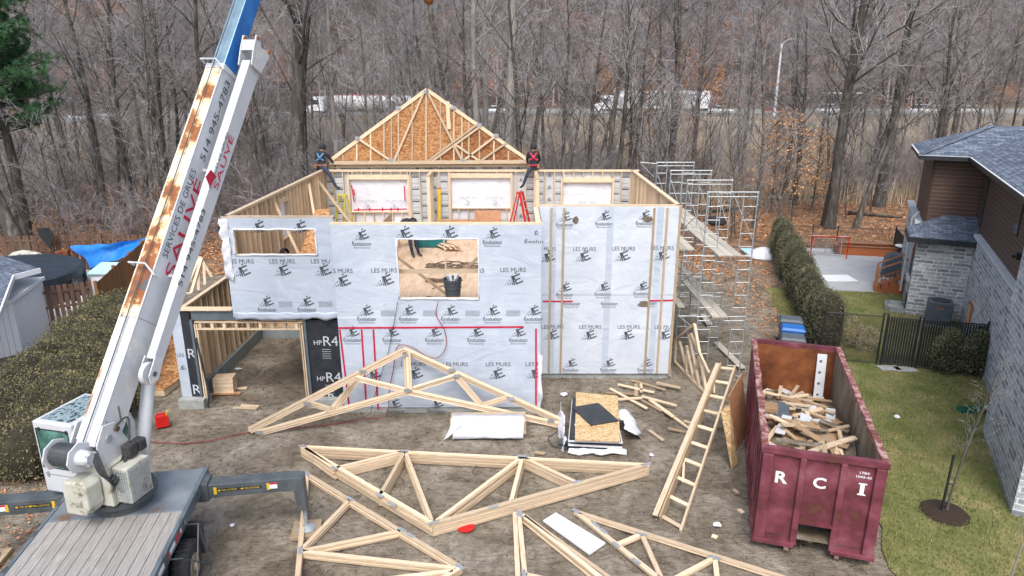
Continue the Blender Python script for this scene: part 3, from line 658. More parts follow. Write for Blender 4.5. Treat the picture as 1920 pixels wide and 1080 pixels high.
# pine at the left edge
root = thing('pine_tree', 'green pine tree at the left edge above the covered pool', 'pine tree', (-27.9, 38.5, 0))
mb = MB(); mb.tube([(0, 0, -.1), (.05, 0, 5), (-.1, 0, 10), (0, 0, 18)], [.3, .24, .18, .05], 9); LP = []
rp = random.Random(3)
for k in range(84):
    z = 6.3 + 12 * k / 84 + rp.uniform(-.2, .2); a = rp.uniform(0, 6.28); L_ = (2.8 - 1.4 * (k / 84)) * rp.uniform(.7, 1.1)
    p = Vector((0, 0, z)); q = p + Vector((math.cos(a) * L_, math.sin(a) * L_, .25 * L_)); mb.tube([p, p.lerp(q, .6) - Vector((0, 0, .12)), q], [.06, .04, .015], 5)
    for j in range(26):
        f = rp.uniform(.3, 1.05); c = p.lerp(q, f) + Vector((rp.gauss(0, .32), rp.gauss(0, .32), rp.gauss(.1, .16))); LP.append(tuple(c))
mb.build('trunk', 'bark', root, world=False)
C_ = np.repeat(np.array(LP), 46, 0); dr = RNG.normal(size=C_.shape); dr[:, 2] += .5; dr /= np.linalg.norm(dr, axis=1)[:, None]
V, F = leaves(C_ + dr * .13, .15, aspect=.09, dirs=dr.copy()); o = arr_mesh('crown', V, F, ['pine']); o.parent = root
# ================================================================== THE UNFINISHED HOUSE
house = thing('unfinished_house', 'roofless two storey timber house wrapped in pale blue printed membrane', 'house', (-3, 24, 0))
FL = 2.93                                   # upper floor level
def cells(L0, L1, z0, z1, ops):
    xs = sorted({L0, L1} | {min(max(o[i], L0), L1) for o in ops for i in (0, 1)}); zs = sorted({z0, z1} | {min(max(o[i], z0), z1) for o in ops for i in (2, 3)})
    for a, b in zip(xs[:-1], xs[1:]):
        for c, d in zip(zs[:-1], zs[1:]):
            mx, mz = (a + b) / 2, (c + d) / 2
            if not any(o[0] < mx < o[1] and o[2] < mz < o[3] for o in ops): yield a, b, c, d
def wall(root, A, B, n, z0, z1, ops=(), skin='wrap', name='wrapped_wall', studs=True, inner='studply', sp_=.406, th=.14, sz0=None, plates=True, header=True, wd='wood'):
    """A->B outer face line, n outward normal; studs stand inside the sheathing"""
    A = Vector((*A, 0)); B = Vector((*B, 0)); d = (B - A); L = d.length; d.normalize(); n = Vector((*n, 0)).normalized()
    mb = MB()
    P = lambda s, o, z: A + d * s - n * o + ZUP * z
    for a, b, c, e in cells(0, L, z0, z1, ops):
        mb.hexa([P(a, 0, c), P(b, 0, c), P(b, .018, c), P(a, .018, c), P(a, 0, e), P(b, 0, e), P(b, .018, e), P(a, .018, e)], 0, .5)
        for f in range(len(mb.f) - 6, len(mb.f)):                       # inner face shows the board
            c_ = sum((mb.v[i] for i in mb.f[f]), Vector()) / 4
            if abs((c_ - A).dot(n) + .018) < 1e-4: mb.m[f] = 1
    w_ = mb.build(name, [skin, inner], root)
    if not studs: return w_
    zb = z0 if sz0 is None else sz0; o = .018 + th / 2; xs = [.02] + [k * sp_ for k in range(1, int(L / sp_) + 1)] + [L - .02]
    for q in ops: xs += [q[0] - .02, q[1] + .02]
    for s_ in sorted(xs):
        if s_ < 0 or s_ > L: continue
        segs = [(zb + .04, z1 - .08)]
        for q in ops:
            if q[0] - .015 < s_ < q[1] + .015:
                ns = []
                for a, b in segs:
                    if q[2] - .04 > a: ns.append((a, min(b, q[2] - .04)))
                    if q[3] + .2 < b: ns.append((max(a, q[3] + .2), b))
                segs = ns
        for a, b in segs:
            if b - a > .05: MB().beam(P(s_, o, a), P(s_, o, b), .038, th, up=n).build('stud', wd, w_)
    if plates:
        MB().beam(P(0, o, z1 - .06), P(L, o, z1 - .06), th, .038, e=.0).build('plate', wd, w_)
        MB().beam(P(-.01, o - .009, z1 - .02), P(L + .01, o - .009, z1 - .02), th + .02, .04).build('plate', wd, w_)
        MB().beam(P(0, o, zb + .02), P(L, o, zb + .02), th, .038).build('plate', wd, w_)
    for q in ops:
        if q[2] > zb + .1: MB().beam(P(q[0] - .0, o, q[2] - .02), P(q[1], o, q[2] - .02), th, .038).build('sill', wd, w_)
        if header and q[3] < z1 - .1: MB().beam(P(q[0] - .0, o, q[3] + .1), P(q[1], o, q[3] + .1), th, .19).build('header', wd, w_)
    return w_
# concrete footings
def fbox(a, b): MB().box(a, b).build('footing', 'concrete', house, bevel=.01)
fbox((-4.98, 18.24, -.2), (.82, 18.5, .16)); fbox((.9, 20.68, -.2), (5.22, 20.9, .16)); fbox((5.0, 20.92, -.2), (5.25, 29.1, .16))
XM0, XM1 = -4.95, .78
wm = wall(house, (XM0, 18.2), (XM1, 18.2), (0, -1), .16, 5.66, [(-3.18 - XM0, -.95 - XM0, 3.51, 5.22)], sz0=FL)
wr = wall(house, (XM1 + .02, 20.6), (5.14, 20.6), (0, -1), .16, 5.72, [], sz0=FL, skin='wrap_r')
for x_ in (1.22, 2.98, 4.5): MB().box((x_ - .1, 20.598, .2), (x_ + .1, 20.5965, 5.66)).build('lap_and_shade_strip', 'wrap', wr)  # stud shadow bands, painted as darker strips over the pale wrap
MB().box((XM1 + .03, 20.5955, 2.84), (5.13, 20.595, 2.9)).build('lap_and_shade_strip', 'wrap', wr); MB().box((XM0 + .01, 18.1965, 2.93), (XM1 - .01, 18.198, 2.97)).build('lap_and_shade_strip', 'wrap_r', wm)
wl = wall(house, (-8.06, 18.62), (XM0 - .03, 18.62), (0, -1), 2.82, 5.76, [(.28, 2.57, 4.67, 5.40)], sz0=FL + .02)
wside = wall(house, (XM1, 18.22), (XM1, 20.6), (1, 0), .16, 5.655, [], sz0=FL)
wall(house, (XM0, 18.62), (XM0, 18.22), (-1, 0), FL, 5.65, studs=False)
wright = wall(house, (5.14, 20.62), (5.14, 29.1), (1, 0), .16, 5.72, sz0=FL, inner='wrap_w')
wleft = wall(house, (-8.06, 29.1), (-8.06, 18.65), (-1, 0), 2.8, 5.76, [(5.2, 6.1, 4.1, 5.3)], sz0=FL, skin='black_wrap', name='framed_wall', wd='wood')
MB().box((-8.045, 23.0, 4.08), (-8.05, 23.9, 5.32)).build('window_cover', 'wrap_w', wleft)
# back wall with three covered openings
BX0 = -8.0; BO = [(605, 765, 3.78, 5.28), (848, 957, 3.9, 5.33), (1056, 1146, 4.0, 5.2)]
bo = []
for (u0, u1, za, zb) in [(656, 764, 3.95, 5.32), (846, 957, 4.1, 5.38), (1056, 1147, 3.9, 5.18)]:
    bo.append((PY(u0, 350, 29.0).x - BX0, PY(u1, 350, 29.0).x - BX0, za, zb))
wb = wall(house, (BX0, 29.12), (5.3, 29.12), (0, 1), .16, 5.72, bo, skin='wrap', name='framed_wall', inner='foil', sz0=FL)
for i, q in enumerate(bo):
    x0, x1 = BX0 + q[0], BX0 + q[1]
    c = MB().box((x0 - .02, 29.105, q[2] - .5), (x1 + .02, 29.10, q[3] + .02)).build('opening_cover', 'wrap_w', wb)
    t = MB()
    for fx in ((.28, .75) if i < 2 else (.5,)):
        text(t, 'LES MURS', (x0 + (x1 - x0) * fx, 29.097, q[2] + .42), (-1, 0, 0), (0, 0, 1), .12, .8)
        logo(t, (x0 + (x1 - x0) * fx, 29.097, q[2] + .18), (-1, 0, 0), (0, 0, 1), .42)
    t.build('lettering', 'print_l', wb)
    fr = MB()                                            # doubled studs and rough frame round the opening
    for xx in (x0 - .06, x1 + .06): fr.beam((xx, 28.98, FL), (xx, 28.98, q[3] + .2), .075, .02, up=(0, 1, 0))
    fr.beam((x0, 28.99, q[3] + .02), (x1, 28.99, q[3] + .02), .04, .06, up=(0, 1, 0)); fr.build('rough_frame', 'wood', wb)
t = MB(); q = bo[0]; x0, x1 = BX0 + q[0], BX0 + q[1]
t.beam((x0 + .08, 28.94, 5.1), (x0 + .16, 28.94, 4.35), .05, .006, up=(0, 1, 0)); t.beam((x0 + .17, 28.935, 4.9), (x0 + .19, 28.935, 4.65), .05, .006, up=(0, 1, 0))
t.beam((x1 - .12, 28.94, 5.05), (x1 - .12, 28.94, 4.4), .05, .006, up=(0, 1, 0)); t.beam((x0 + .1, 28.94, 4.02), (x1 - .05, 28.94, 4.06), .055, .006, up=(0, 1, 0))
for f in (.12, .32, .55, .7, .82): t.box((x0 + f * 2.4, 28.93, 3.98), (x0 + f * 2.4 + .06, 28.937, 4.12))
t.build('tape', 'tape', wb)
t = MB()
for k in range(33):                                     # print on the insulation between the studs
    xx = BX0 + .2 + k * .406
    if any(BX0 + q[0] - .1 < xx < BX0 + q[1] + .1 for q in bo): continue
    for j in range(5):
        z = 3.2 + j * .52 + (k % 2) * .2
        if z > 5.5: continue
        if k % 3 != 2:
            text(t, 'CONFORT', (xx, 29.099, z), (1, 0, 0), (0, 0, 1), .055, .3); t.poly([(xx - .15, 29.099, z - .10), (xx + .15, 29.099, z - .10), (xx + .15, 29.099, z - .05), (xx - .15, 29.099, z - .05)])
            t.poly([(xx - .14, 29.099, z + .17), (xx + .16, 29.099, z + .17), (xx + .16, 29.099, z + .18), (xx - .14, 29.099, z + .18)])
        else: logo(t, (xx, 29.099, z), (1, 0, 0), (0, 0, 1), .26)
t.build('lettering', 'print', wb)
# floor deck
MB().box((-8.0, 18.8, FL - .2), (-4.9, 29.0, FL)).box((-4.899, 18.36, FL - .2), (.6, 29.0, FL)).box((.601, 20.8, FL - .2), (5.0, 29.0, FL)).build('floor_deck', 'ply', house)
# dividing stub walls on the upper floor
for (x, y0, y1, h) in ((-3.42, 27.6, 28.95, 2.75), (.95, 26.6, 28.95, 2.76)):
    mb = MB(); st = thing; 
    p = MB().beam((x, y0, FL + h - .02), (x, y1, FL + h - .02), .14, .06).build('stub_wall', 'wood', house)
    for yy in (y0 + .03, y0 + .08, (y0 + y1) / 2, y1 - .1): MB().beam((x, yy, FL), (x, yy, FL + h - .05), .14, .04, up=(0, 1, 0)).build('stud', 'wood', p)
# sheathing of rooms left: a partition seen through the narrow window
pw = wall(house, (-4.85, 27.0), (-4.85, 21.8), (1, 0), FL, 4.3, studs=False, skin='ply', name='partition')
# printed membrane
def prints(parent, Yw, items):
    t = MB(); X = Vector((1, 0, 0)); Y = Yw - .006
    for k, u, v in items:
        p = PY(u, v, Y); 
        if k[0] == 'T': text(t, k[1:], p, X, ZUP, .125, .087 * len(k[1:]) + .01)
        elif k == 'L': logo(t, p, X, ZUP, .54)
        elif k == 'E' or k == 'e':
            if k == 'E': logo(t, p, X, ZUP, .46)
            text(t, 'Évolution', p - ZUP * .22, X, ZUP, .115, .52, bold=.008); text(t, 'Structures', p - ZUP * .345, X, ZUP, .05, .44, bold=0)
            t.poly([p + Vector((-.24, 0, -.292)), p + Vector((.24, 0, -.292)), p + Vector((.24, 0, -.284)), p + Vector((-.24, 0, -.284))])
        elif k == 's':
            for j in range(6): 
                q = p + Vector((-.2, 0, -.03 * j)); t.poly([q, q + X * .4, q + Vector((.4, 0, .007)), q + ZUP * .007])
    return t.build('lettering', 'print', parent)
prints(wm, 18.2, [('E', 677, 441), ('L', 757, 438), ('L', 841, 438), ('E', 923, 438), ('TÉ', 1006, 436), ('TÉvolut', 1002, 452)] + [('TS MURS', 643, 508), ('TLES MURS', 720, 507), ('L', 641, 527), ('L', 722, 525), ('TRS', 902, 507), ('TLES MURS', 962, 506), ('L', 964, 524)]
       + [('E', u, 583) for u in (686, 765, 844, 923, 1000)] + [('E', u, 623) for u in (660, 734, 814, 893, 972)] + [('TLES MURS', u, 683) for u in (775, 854, 934)] + [('TLES M', 1000, 683), ('L', 1002, 700)]
       + [('L', u, 701) for u in (698, 777, 931)] + [('E', u, 757) for u in (740, 818)] + [('s', u, 583) for u in (727, 806, 886, 962)])
prints(wr, 20.6, [('E', 1059, 407), ('E', 1133, 405), ('E', 1209, 404), ('TMURS', 1031, 467), ('TLES MURS', 1096, 467), ('TLES MURS', 1169, 466), ('TLES MURS', 1242, 465), ('L', 1026, 482), ('L', 1093, 481), ('L', 1167, 480), ('L', 1240, 479)]
       + [('E', 1059, 539), ('E', 1131, 538), ('E', 1204, 537), ('e', 1072, 556), ('e', 1143, 556), ('e', 1216, 555)] + [('TLES MURS', u, 613) for u in (1036, 1107, 1179, 1248)] + [('L', u, 628) for u in (1034, 1104, 1175, 1245)] + [('E', u, 681) for u in (1070, 1141, 1211)])
prints(wl, 18.62, [('L', 484, 426), ('L', 562, 426), ('TES MURS', 455, 490), ('TLES MURS', 529, 490), ('TLES MU', 601, 490), ('L', 453, 508), ('L', 529, 507), ('L', 605, 507), ('E', 499, 566), ('E', 574, 566), ('s', 535, 566), ('s', 610, 566)])
def tapeline(parent, Yw, segs, w=.05):
    for a in segs:
        MB().beam(PY(a[0], a[1], Yw - .011), PY(a[2], a[3], Yw - .011), w, .008, up=(0, 1, 0)).build('tape', 'tape', parent)
tapeline(wm, 18.2, [(634, 615, 982, 613), (637, 618, 655, 765), (678, 618, 687, 762), (700, 618, 709, 768), (1005, 616, 1005, 760)])
tapeline(wr, 20.6, [(1018, 565, 1074, 565), (1217, 564, 1265, 563)])
for u in (1058, 1036, 1232, 1258):                                    # battens nailed over the membrane
    b = PY(u, 545, 20.6).x; b = {1058: 1.55, 1036: 1.17, 1232: 4.30, 1258: 4.70}[u]
    MB().beam((b, 20.575, .2), (b, 20.575, 5.64), .062, .02, up=(0, 1, 0)).build('batten', 'wood_old', wr)
MB().beam((5.10, 20.58, .1), (5.10, 20.58, 5.7), .07, .03, up=(0, 1, 0)).build('batten', 'wood_old', wr)
# torn holes patched with wood showing, drifting loose edges of the membrane
def blob(c, rx, rz, n, seed):
    r0 = random.Random(seed); return [(c[0] + math.cos(6.283 * i / n) * rx * r0.uniform(.6, 1.2), c[1], c[2] + math.sin(6.283 * i / n) * rz * r0.uniform(.6, 1.2)) for i in range(n)]
for u, v, a, b in ((1079, 413, .11, .12), (1214, 411, .17, .10), (1207, 571, .20, .13)):
    p = PY(u, v, 20.592); MB().poly(blob(p, a, b, 9, u)).build('tear', 'rustgrey', wr)
def cloth(name, grid, parent, m, th=.004, **k):
    mb = MB(); n = len(grid); w_ = len(grid[0]); mb.v = [Vector(p) for row in grid for p in row]; mb.v = [p + noise.noise_vector(p * 3.1) * k.get('wob', .03) + noise.noise_vector(p * 9.) * k.get('wob', .03) * .4 for p in mb.v]
    for i in range(n - 1):
        for j in range(w_ - 1): mb.face((i * w_ + j, i * w_ + j + 1, (i + 1) * w_ + j + 1, (i + 1) * w_ + j), 0, None, .5)
    o = mb.build(name, m, parent, smooth=True); s = o.modifiers.new('thick', 'SOLIDIFY'); s.thickness = th; return o
g = [[(-8.08 + .22 * j / 4 - .03 * math.sin(i * 1.9 + .3 * i * i) * (1 - j / 4) - .03, 18.60 - .05 * (1 - j / 4) - .04 * math.sin(i * 2.1 + j), 5.7 - 1.75 * i / 14) for j in range(5)] for i in range(15)]
cloth('loose_flap', g, wl, 'wrap_w')
g = [[(-8.0 + 3.0 * j / 24, 18.57 + .02 * math.sin(j * 1.7), 2.98 - .07 * i - .012 * math.sin(j * .9 + 2 * math.sin(j * .37)) * i) for j in range(25)] for i in range(4)]
cloth('loose_hem', g, wl, 'wrap')
g = [[(XM1 + .05 + .02 * math.sin(i), 18.16 + .03 * math.sin(i * 1.3), 1.8 - 1.7 * i / 12) if j else (XM1 - .06, 18.185, 1.8 - 1.7 * i / 12) for j in range(2)] for i in range(13)]
cloth('loose_flap', g, wm, 'wrap_w')
for w__, (x0, x1, za, zb), yy in ((wm, (-3.18, -.95, 3.51, 5.22), 18.19), (wl, (-8.06 + .28, -8.06 + 2.57, 4.67, 5.40), 18.61)):
    mb = MB()
    for (a, b) in (((x0, zb), (x1, zb)), ((x0, za), (x1, za)), ((x0, za), (x0, zb)), ((x1, za), (x1, zb))):
        pts = [Vector((a[0] + (b[0] - a[0]) * t / 9 + random.uniform(-.012, .012), yy, a[1] + (b[1] - a[1]) * t / 9 + random.uniform(-.012, .012))) for t in range(10)]
        mb.tube(pts, [random.uniform(.018, .038) for _ in pts], 5)
    mb.build('folded_edge', 'wrap_w', w__, smooth=True)

# ------------------------------------------------------------------ garage
gw = wall(house, (-9.75, 24.5), (-9.75, 18.85), (-1, 0), .4, 3.02, skin='black_wrap', name='framed_wall')
MB().box((-9.76, 18.9, -.1), (-9.52, 24.5, .397)).build('footing', 'footblue', house, bevel=.01)
MB().box((-9.5, 24.3, -.1), (-5.0, 24.52, .34)).build('footing', 'footblue', house, bevel=.01)
gb = wall(house, (-5.0, 24.6), (-9.6, 24.6), (0, 1), .34, 2.7, skin='black_wrap', name='framed_wall')
gr = wall(house, (-5.0, 18.85), (-5.0, 24.5), (1, 0), .34, 2.7, skin='ply', name='framed_wall')
MB().box((-9.32, 18.7, 2.70), (-5.06, 18.86, 3.0)).build('steel_beam', 'steel', house)
MB().box((-9.9, 18.62, 3.005), (-8.1, 18.9, 3.045)).build('plate', 'wood', house)
for (x0, x1, m) in ((-9.93, -9.64, 'wrap'), (-9.638, -9.38, 'black_wrap'), (-6.0, -5.0, 'black_wrap')):
    o = MB().box((x0, 18.7, .26), (x1, 18.8, 3.0)).build('membrane_panel', m, house)
    t = MB()
    if m == 'black_wrap':
        for z in (2.3, 1.15, .45) if x1 > -6 else (1.9, .75):
            text(t, 'R4' if x1 > -6 else 'R', ((x0 + x1) / 2 + (.16 if x1 > -6 else .05), 18.697, z - .25), (1, 0, 0), (0, 0, 1), .30)
            if x1 > -6:
                text(t, 'HP', ((x0 + x1) / 2 - .22, 18.697, z - .3), (1, 0, 0), (0, 0, 1), .14)
                for j in range(5): t.box(((x0 + x1) / 2 - .12, 18.699, z - .52 - .07 * j), ((x0 + x1) / 2 + .14, 18.697, z - .51 - .07 * j))
        t.build('lettering', 'print_w', o)
    else:
        text(t, 'LES', (-9.8, 18.697, 1.6), (1, 0, 0), (0, 0, 1), .11); logo(t, (-9.8, 18.697, 1.2), (1, 0, 0), (0, 0, 1), .24); t.build('lettering', 'print', o)
for x in (-9.34, -6.05): MB().box((x - .035, 18.66, .1), (x + .035, 18.86, 2.698)).build('steel_post', 'steel', house)
for x in (-9.26, -9.20, -6.14, -6.20): MB().beam((x, 18.76, .05), (x, 18.76, 2.56), .038, .14, up=(0, 1, 0)).build('jamb', 'wood', house)
MB().beam((-9.25, 18.72, 2.64), (-6.1, 18.72, 2.64), .10, .038).build('header_chord', 'wood', house)
MB().beam((-9.22, 18.72, 2.42), (-6.18, 18.72, 2.42), .10, .038).build('header_chord', 'wood', house)
for k in range(9): MB().beam((-9.1 + k * .35, 18.72, 2.44), (-9.1 + k * .35, 18.72, 2.62), .09, .06, up=(0, 1, 0)).build('header_block', 'wood', house)
fbox((-9.96, 18.45, -.1), (-9.2, 19.0, .255)); fbox((-6.15, 18.5, -.1), (-5.0, 18.84, .255))
MB().tube([(-9.2, 18.55, 2.2), (-9.1, 18.5, 1.4), (-9.02, 18.5, .5), (-9.1, 18.5, .02)], .035, 8).build('drain_hose', 'black', house)
# interior braces on the upper floor
def brace(p, q, w_=.09): return MB().beam(p, q, w_, .038, up=(0, 1, 0)).build('brace', 'wood', house)
brace(PY(700, 448, 19.3), Vector((-2.0, 20.2, FL + .03))); brace(PY(732, 509, 18.62), PY(905, 508, 18.62), .12)
brace(PY(950, 440, 19.6), PY(862, 512, 19.6)); brace(PY(832, 446, 21.4), PY(838, 530, 21.4), .04)
brace((-7.9, 26.5, 5.5), (-6.9, 24.0, FL + .05)); brace((-7.95, 22.6, 5.5), (-6.5, 21.3, FL + .05)); brace((-7.95, 28.0, 5.4), (-6.0, 27.2, FL + .05)); brace((.68, 20.0, 5.3), (-.6, 20.6, FL + .05))
brace((-5.1, 19.2, 5.2), (-6.2, 20.6, FL + .03))
# gable truss on the crane's hook, standing on the back wall
gt = thing('gable_truss', 'tall gable roof truss backed with orange board, hanging from the crane over the back wall', 'roof truss', (-3.6, 29.3, 5.72))
YT = 29.2
def tp(u, v): return PY(u, v, YT)
apex, bl, br_ = tp(800, 168), tp(622, 303), tp(984, 301)
MB().prism([bl + Vector((.1, .03, .03)), br_ + Vector((-.1, .03, .03)), apex + Vector((0, .03, -.05))], (0, .012, 0)).build('sheathing', 'osb', gt)
MB().prism([tp(808, 302) + Vector((0, .02, 0)), tp(976, 300) + Vector((0, .02, 0)), tp(897, 238) + Vector((0, .02, 0))], (0, .006, 0)).build('sheathing', 'osb_shade', gt)  # shade of the recessed second gable, put in as a darker board
def mem(name, a, b, w_=.089, y=0.): return MB().beam(a + Vector((0, y, 0)), b + Vector((0, y, 0)), w_, .038, up=(0, 1, 0)).build(name, 'wood', gt)
mem('top_chord', tp(616, 303) , apex, .14); mem('top_chord', apex, tp(990, 300), .14, -.002)
mem('bottom_chord', tp(618, 305), tp(988, 303), .15, -.045); MB().beam(tp(618, 312) + Vector((0, .05, 0)), tp(988, 310) + Vector((0, .05, 0)), .12, .04, up=(0, 1, 0)).build('bearing_plate', 'wood_old', gt)
def slope_v(u): return 168 + (303 - 168) * abs(u - 800) / (178 if u < 800 else 184)
for u in (643, 669, 695, 720, 734, 747, 773, 799, 826, 851, 866, 879, 899, 926, 953, 978): mem('web', tp(u, slope_v(u) + 3), tp(u, 301), .06, .004)
for a in ((797, 168, 739, 302), (801, 171, 867, 302), (671, 259, 733, 301), (929, 255, 867, 302), (949, 268, 902, 301), (850, 268, 898, 301), (802, 302, 896, 232), (806, 305, 899, 238)): mem('web', tp(a[0], a[1]), tp(a[2], a[3]), .085, -.042 if a[0] > 801 and a[2] > 895 and a[1] > 300 else -.04)
mem('cleat', tp(839, 190), tp(842, 242), .16, -.04)
for u, v in ((800, 172), (747, 202), (671, 259), (851, 202), (899, 234), (930, 254), (733, 300), (868, 300)): MB().box(tp(u, v) + Vector((-.1, -.066, -.07)), tp(u, v) + Vector((.1, -.063, .07))).build('nail_plate', 'plate', gt)
# ================================================================== THINGS IN AND ON THE HOUSE
def boardthing(name, p, q, w_, h_, label, cat, m='wood', up=ZUP, group=None):
    return one(name, MB().beam(p, q, w_, h_, up=up), m, label, cat, group)
one('plywood_sheet', MB().hexa([PY(889, 415, 28.5) + Vector(o) for o in ((0, 0, -.75), (1.12, 0, -.75), (1.12, .25, .42), (0, .25, .42), (0, .02, -.75), (1.12, .02, -.75), (1.12, .27, .42), (0, .27, .42))]), 'ply_red', 'reddish plywood sheet leaning under the middle covered opening', 'plywood sheet')
one('plywood_strip', MB().hexa([(-3.1, 28.2, FL), (-.9, 28.2, FL), (-.9, 28.25, 3.75), (-3.1, 28.25, 3.75), (-3.1, 28.22, FL), (-.9, 28.22, FL), (-.9, 28.27, 3.75), (-3.1, 28.27, 3.75)]), 'ply_red', 'long low strip of plywood standing on edge before the back wall', 'plywood sheet')
g = thing('spirit_level', 'long yellow spirit level standing against the dividing stub wall', 'spirit level', (-3.15, 28.6, FL))
MB().beam((-3.15, 28.6, FL), (-3.12, 28.9, FL + 2.0), .13, .05, up=(0, 1, 0)).build('bar', 'yellow', g); MB().beam((-3.118, 28.9, FL + 2.0), (-3.117, 28.905, FL + 2.04), .135, .055, up=(0, 1, 0)).build('end_cap', 'red', g)
def stepladder(x, y, z, H, m, label, spread=.75, w0=.34, w1=.62, rz=0.):
    t = thing('stepladder', label, 'stepladder', (x, y, z), rz)
    for s in (-1, 1):
        MB().beam((s * w1 / 2, -spread / 2, 0), (s * w0 / 2, -.06, H), .035, .09, up=(0, 1, 0)).build('rail', m, t, world=False)
        MB().beam((s * w1 / 2, spread / 2, 0), (s * w0 / 2, .06, H), .03, .05, up=(0, 1, 0)).build('rail', m, t, world=False)
    n = int(H / .3)
    for i in range(1, n):
        f = i / n; ww = w1 + (w0 - w1) * f; yy = -spread / 2 + (spread / 2 - .06) * f
        MB().box((-ww / 2, yy - .05, H * f - .012), (ww / 2, yy + .05, H * f + .012)).build('step', 'plate', t, world=False)
    for f in (.25, .6):
        ww = w1 + (w0 - w1) * f; yy = spread / 2 - (spread / 2 - .06) * f; MB().beam((-ww / 2, yy, H * f), (ww / 2, yy, H * f), .03, .02).build('brace', 'plate', t, world=False)
    MB().box((-w0 / 2 - .03, -.1, H), (w0 / 2 + .03, .1, H + .05)).build('top_cap', m, t, world=False); return t
stepladder(-7.0, 28.0, FL, 1.85, 'fyellow', 'yellow stepladder under the worker with the blue harness', rz=R(-28))
stepladder(.28, 28.1, FL, 1.95, 'red', 'red stepladder under the worker with the red harness', rz=R(72), spread=1.0)
c = PY(808, 455, 26.9)
g = thing('site_tool_chest', 'teal steel site chest standing on the upper floor deck', 'tool chest', (c.x, 26.9, FL))
MB().box((-.63, -.3, .03), (.63, .3, .62)).build('body', 'teal', g, world=False, bevel=.01); MB().box((-.65, -.32, .622), (.65, .32, .70)).build('lid', 'teal', g, world=False, bevel=.01)
for x in (-.3, .1): MB().box((x, -.325, .45), (x + .16, -.335, .70)).build('paper_tag', 'sheet_w', g, world=False)
for x in (-.2, .35): MB().box((x, -.334, .50), (x + .08, -.35, .56)).build('latch', 'plate', g, world=False)
g = G(853, 556, FL); t = thing('waste_bin', 'round grey bin full of white scrap behind the big window opening', 'bin', (g.x, 19.55, FL))
MB().lathe([(.20, 0), (.26, .70), (.285, .70), (.285, .78), (.27, .78), (.25, .66), (.2, .6)], n=24).build('bin_body', 'bin', t, world=False, smooth=False)
for z in (.5, .62): MB().lathe([(.262, z), (.268, z + .01), (.262, z + .02)], n=24).build('rib', 'bin', t, world=False)
mb = MB()
for i in range(12): a = random.uniform(0, 6.28); mb.beam((.1 * math.cos(a), .1 * math.sin(a), .6), (.2 * math.cos(a), .2 * math.sin(a), .85 + random.uniform(-.05, .08)), .1, .01)
mb.build('scrap', 'sheet_w', t, world=False)
one('jerry_can', MB().box((-.86, 20.5, FL), (-.62, 20.8, FL + .42)).box((-.78, 20.6, FL + .42), (-.70, 20.7, FL + .47)), 'yellow', 'yellow can beside the grey bin', 'can', bevel=.02)
for i, (x, z, lb) in enumerate(((-.55, 0, 'white and blue carton of fasteners on the deck beside the yellow can'), (-.5, .33, 'white carton on top of the blue and white one'))):
    t = thing('carton', lb, 'box', (x, 20.3, FL + z)); MB().box((0, -.2, 0), (.42, .2, .32 - .1 * i)).build('box_body', 'sheet_w', t, world=False, bevel=.006)
    if not i: MB().box((.02, -.204, .12), (.40, -.2005, .22)).build('printed_band', 'blue', t, world=False)
mb = MB(); r0 = random.Random(4)
for i in range(7):
    pts = [Vector((-3.1 + j * .28, 23.6 + r0.uniform(-.12, .12) + .3 * math.sin(j * .7 + i), FL + .03 + .03 * i * .5 + r0.uniform(0, .03))) for j in range(11)]
    mb.tube(pts, .022, 5)
one('lifting_straps', mb, 'strap', 'heap of twisted brown lifting straps across the deck', 'straps')
mb = MB()
for i in range(5): mb.tube([Vector((-2.9 + j * .12, 21.8 + .1 * math.sin(j + i * 2), FL + .03 + .02 * i)) for j in range(7)], .025, 5)
one('lifting_straps', mb, 'strap', 'small coil of brown straps left of the diagonal brace', 'straps')
one('black_case', MB().prism([(-3.12, 19.2, FL), (-2.4, 19.2, FL), (-2.6, 19.2, FL + .12), (-3.1, 19.2, FL + .2)], (0, .4, 0)), 'black', 'black bag in the lower left corner of the big window', 'bag')
t = thing('material_stack', 'orange boards with a black printed sheet, right side of the big window', 'stack of boards', (-.5, 24.2, FL))
MB().hexa([Vector(p) + Vector((-.9, 24.2, FL)) for p in ((0, 0, 0), (1.3, 0, 0), (1.3, .3, .9), (.15, .3, .9), (0, .06, 0), (1.3, .06, 0), (1.3, .36, .9), (.15, .36, .9))]).build('board', 'rust', t)
o = MB().hexa([Vector(p) + Vector((-.9, 24.18, FL)) for p in ((0, 0, 0), (1.3, 0, 0), (1.3, .2, .6), (.1, .2, .6), (0, .006, 0), (1.3, .006, 0), (1.3, .206, .6), (.1, .206, .6))]).build('black_sheet', 'black_wrap', t)
for x, y, L_, a, lb in ((-2.6, 21.0, 1.3, .8, 'thin dark rod lying across the deck near the straps'), (-2.7, 20.2, .9, -.35, 'short dark rod on the deck inside the big window')):
    one('metal_rod', MB().tube([(x, y, FL + .015), (x + L_ * math.cos(a), y + L_ * math.sin(a), FL + .02)], .014, 6), 'dgrey', lb, 'rod')
for k, (a, b) in enumerate((((-2.0, 19.0), (-.9, 19.1)), ((-1.9, 19.5), (-1.1, 19.35)))): boardthing('floor_board', (*a, FL + .02), (*b, FL + .02), .14, .035, ('longer', 'shorter')[k] + ' loose board on the deck just inside the big window sill', 'board', group='loose boards on the deck')
one('osb_offcut', MB().hexa([(-7.4, 21.6, FL), (-5.9, 22.2, FL), (-6.5, 23.9, 5.0), (-6.9, 23.7, 5.0), (-7.42, 21.62, FL), (-5.92, 22.22, FL), (-6.52, 23.92, 5.0), (-6.92, 23.72, 5.0)]), 'osb', 'tapered orange board leaning inside the narrow window opening', 'board')
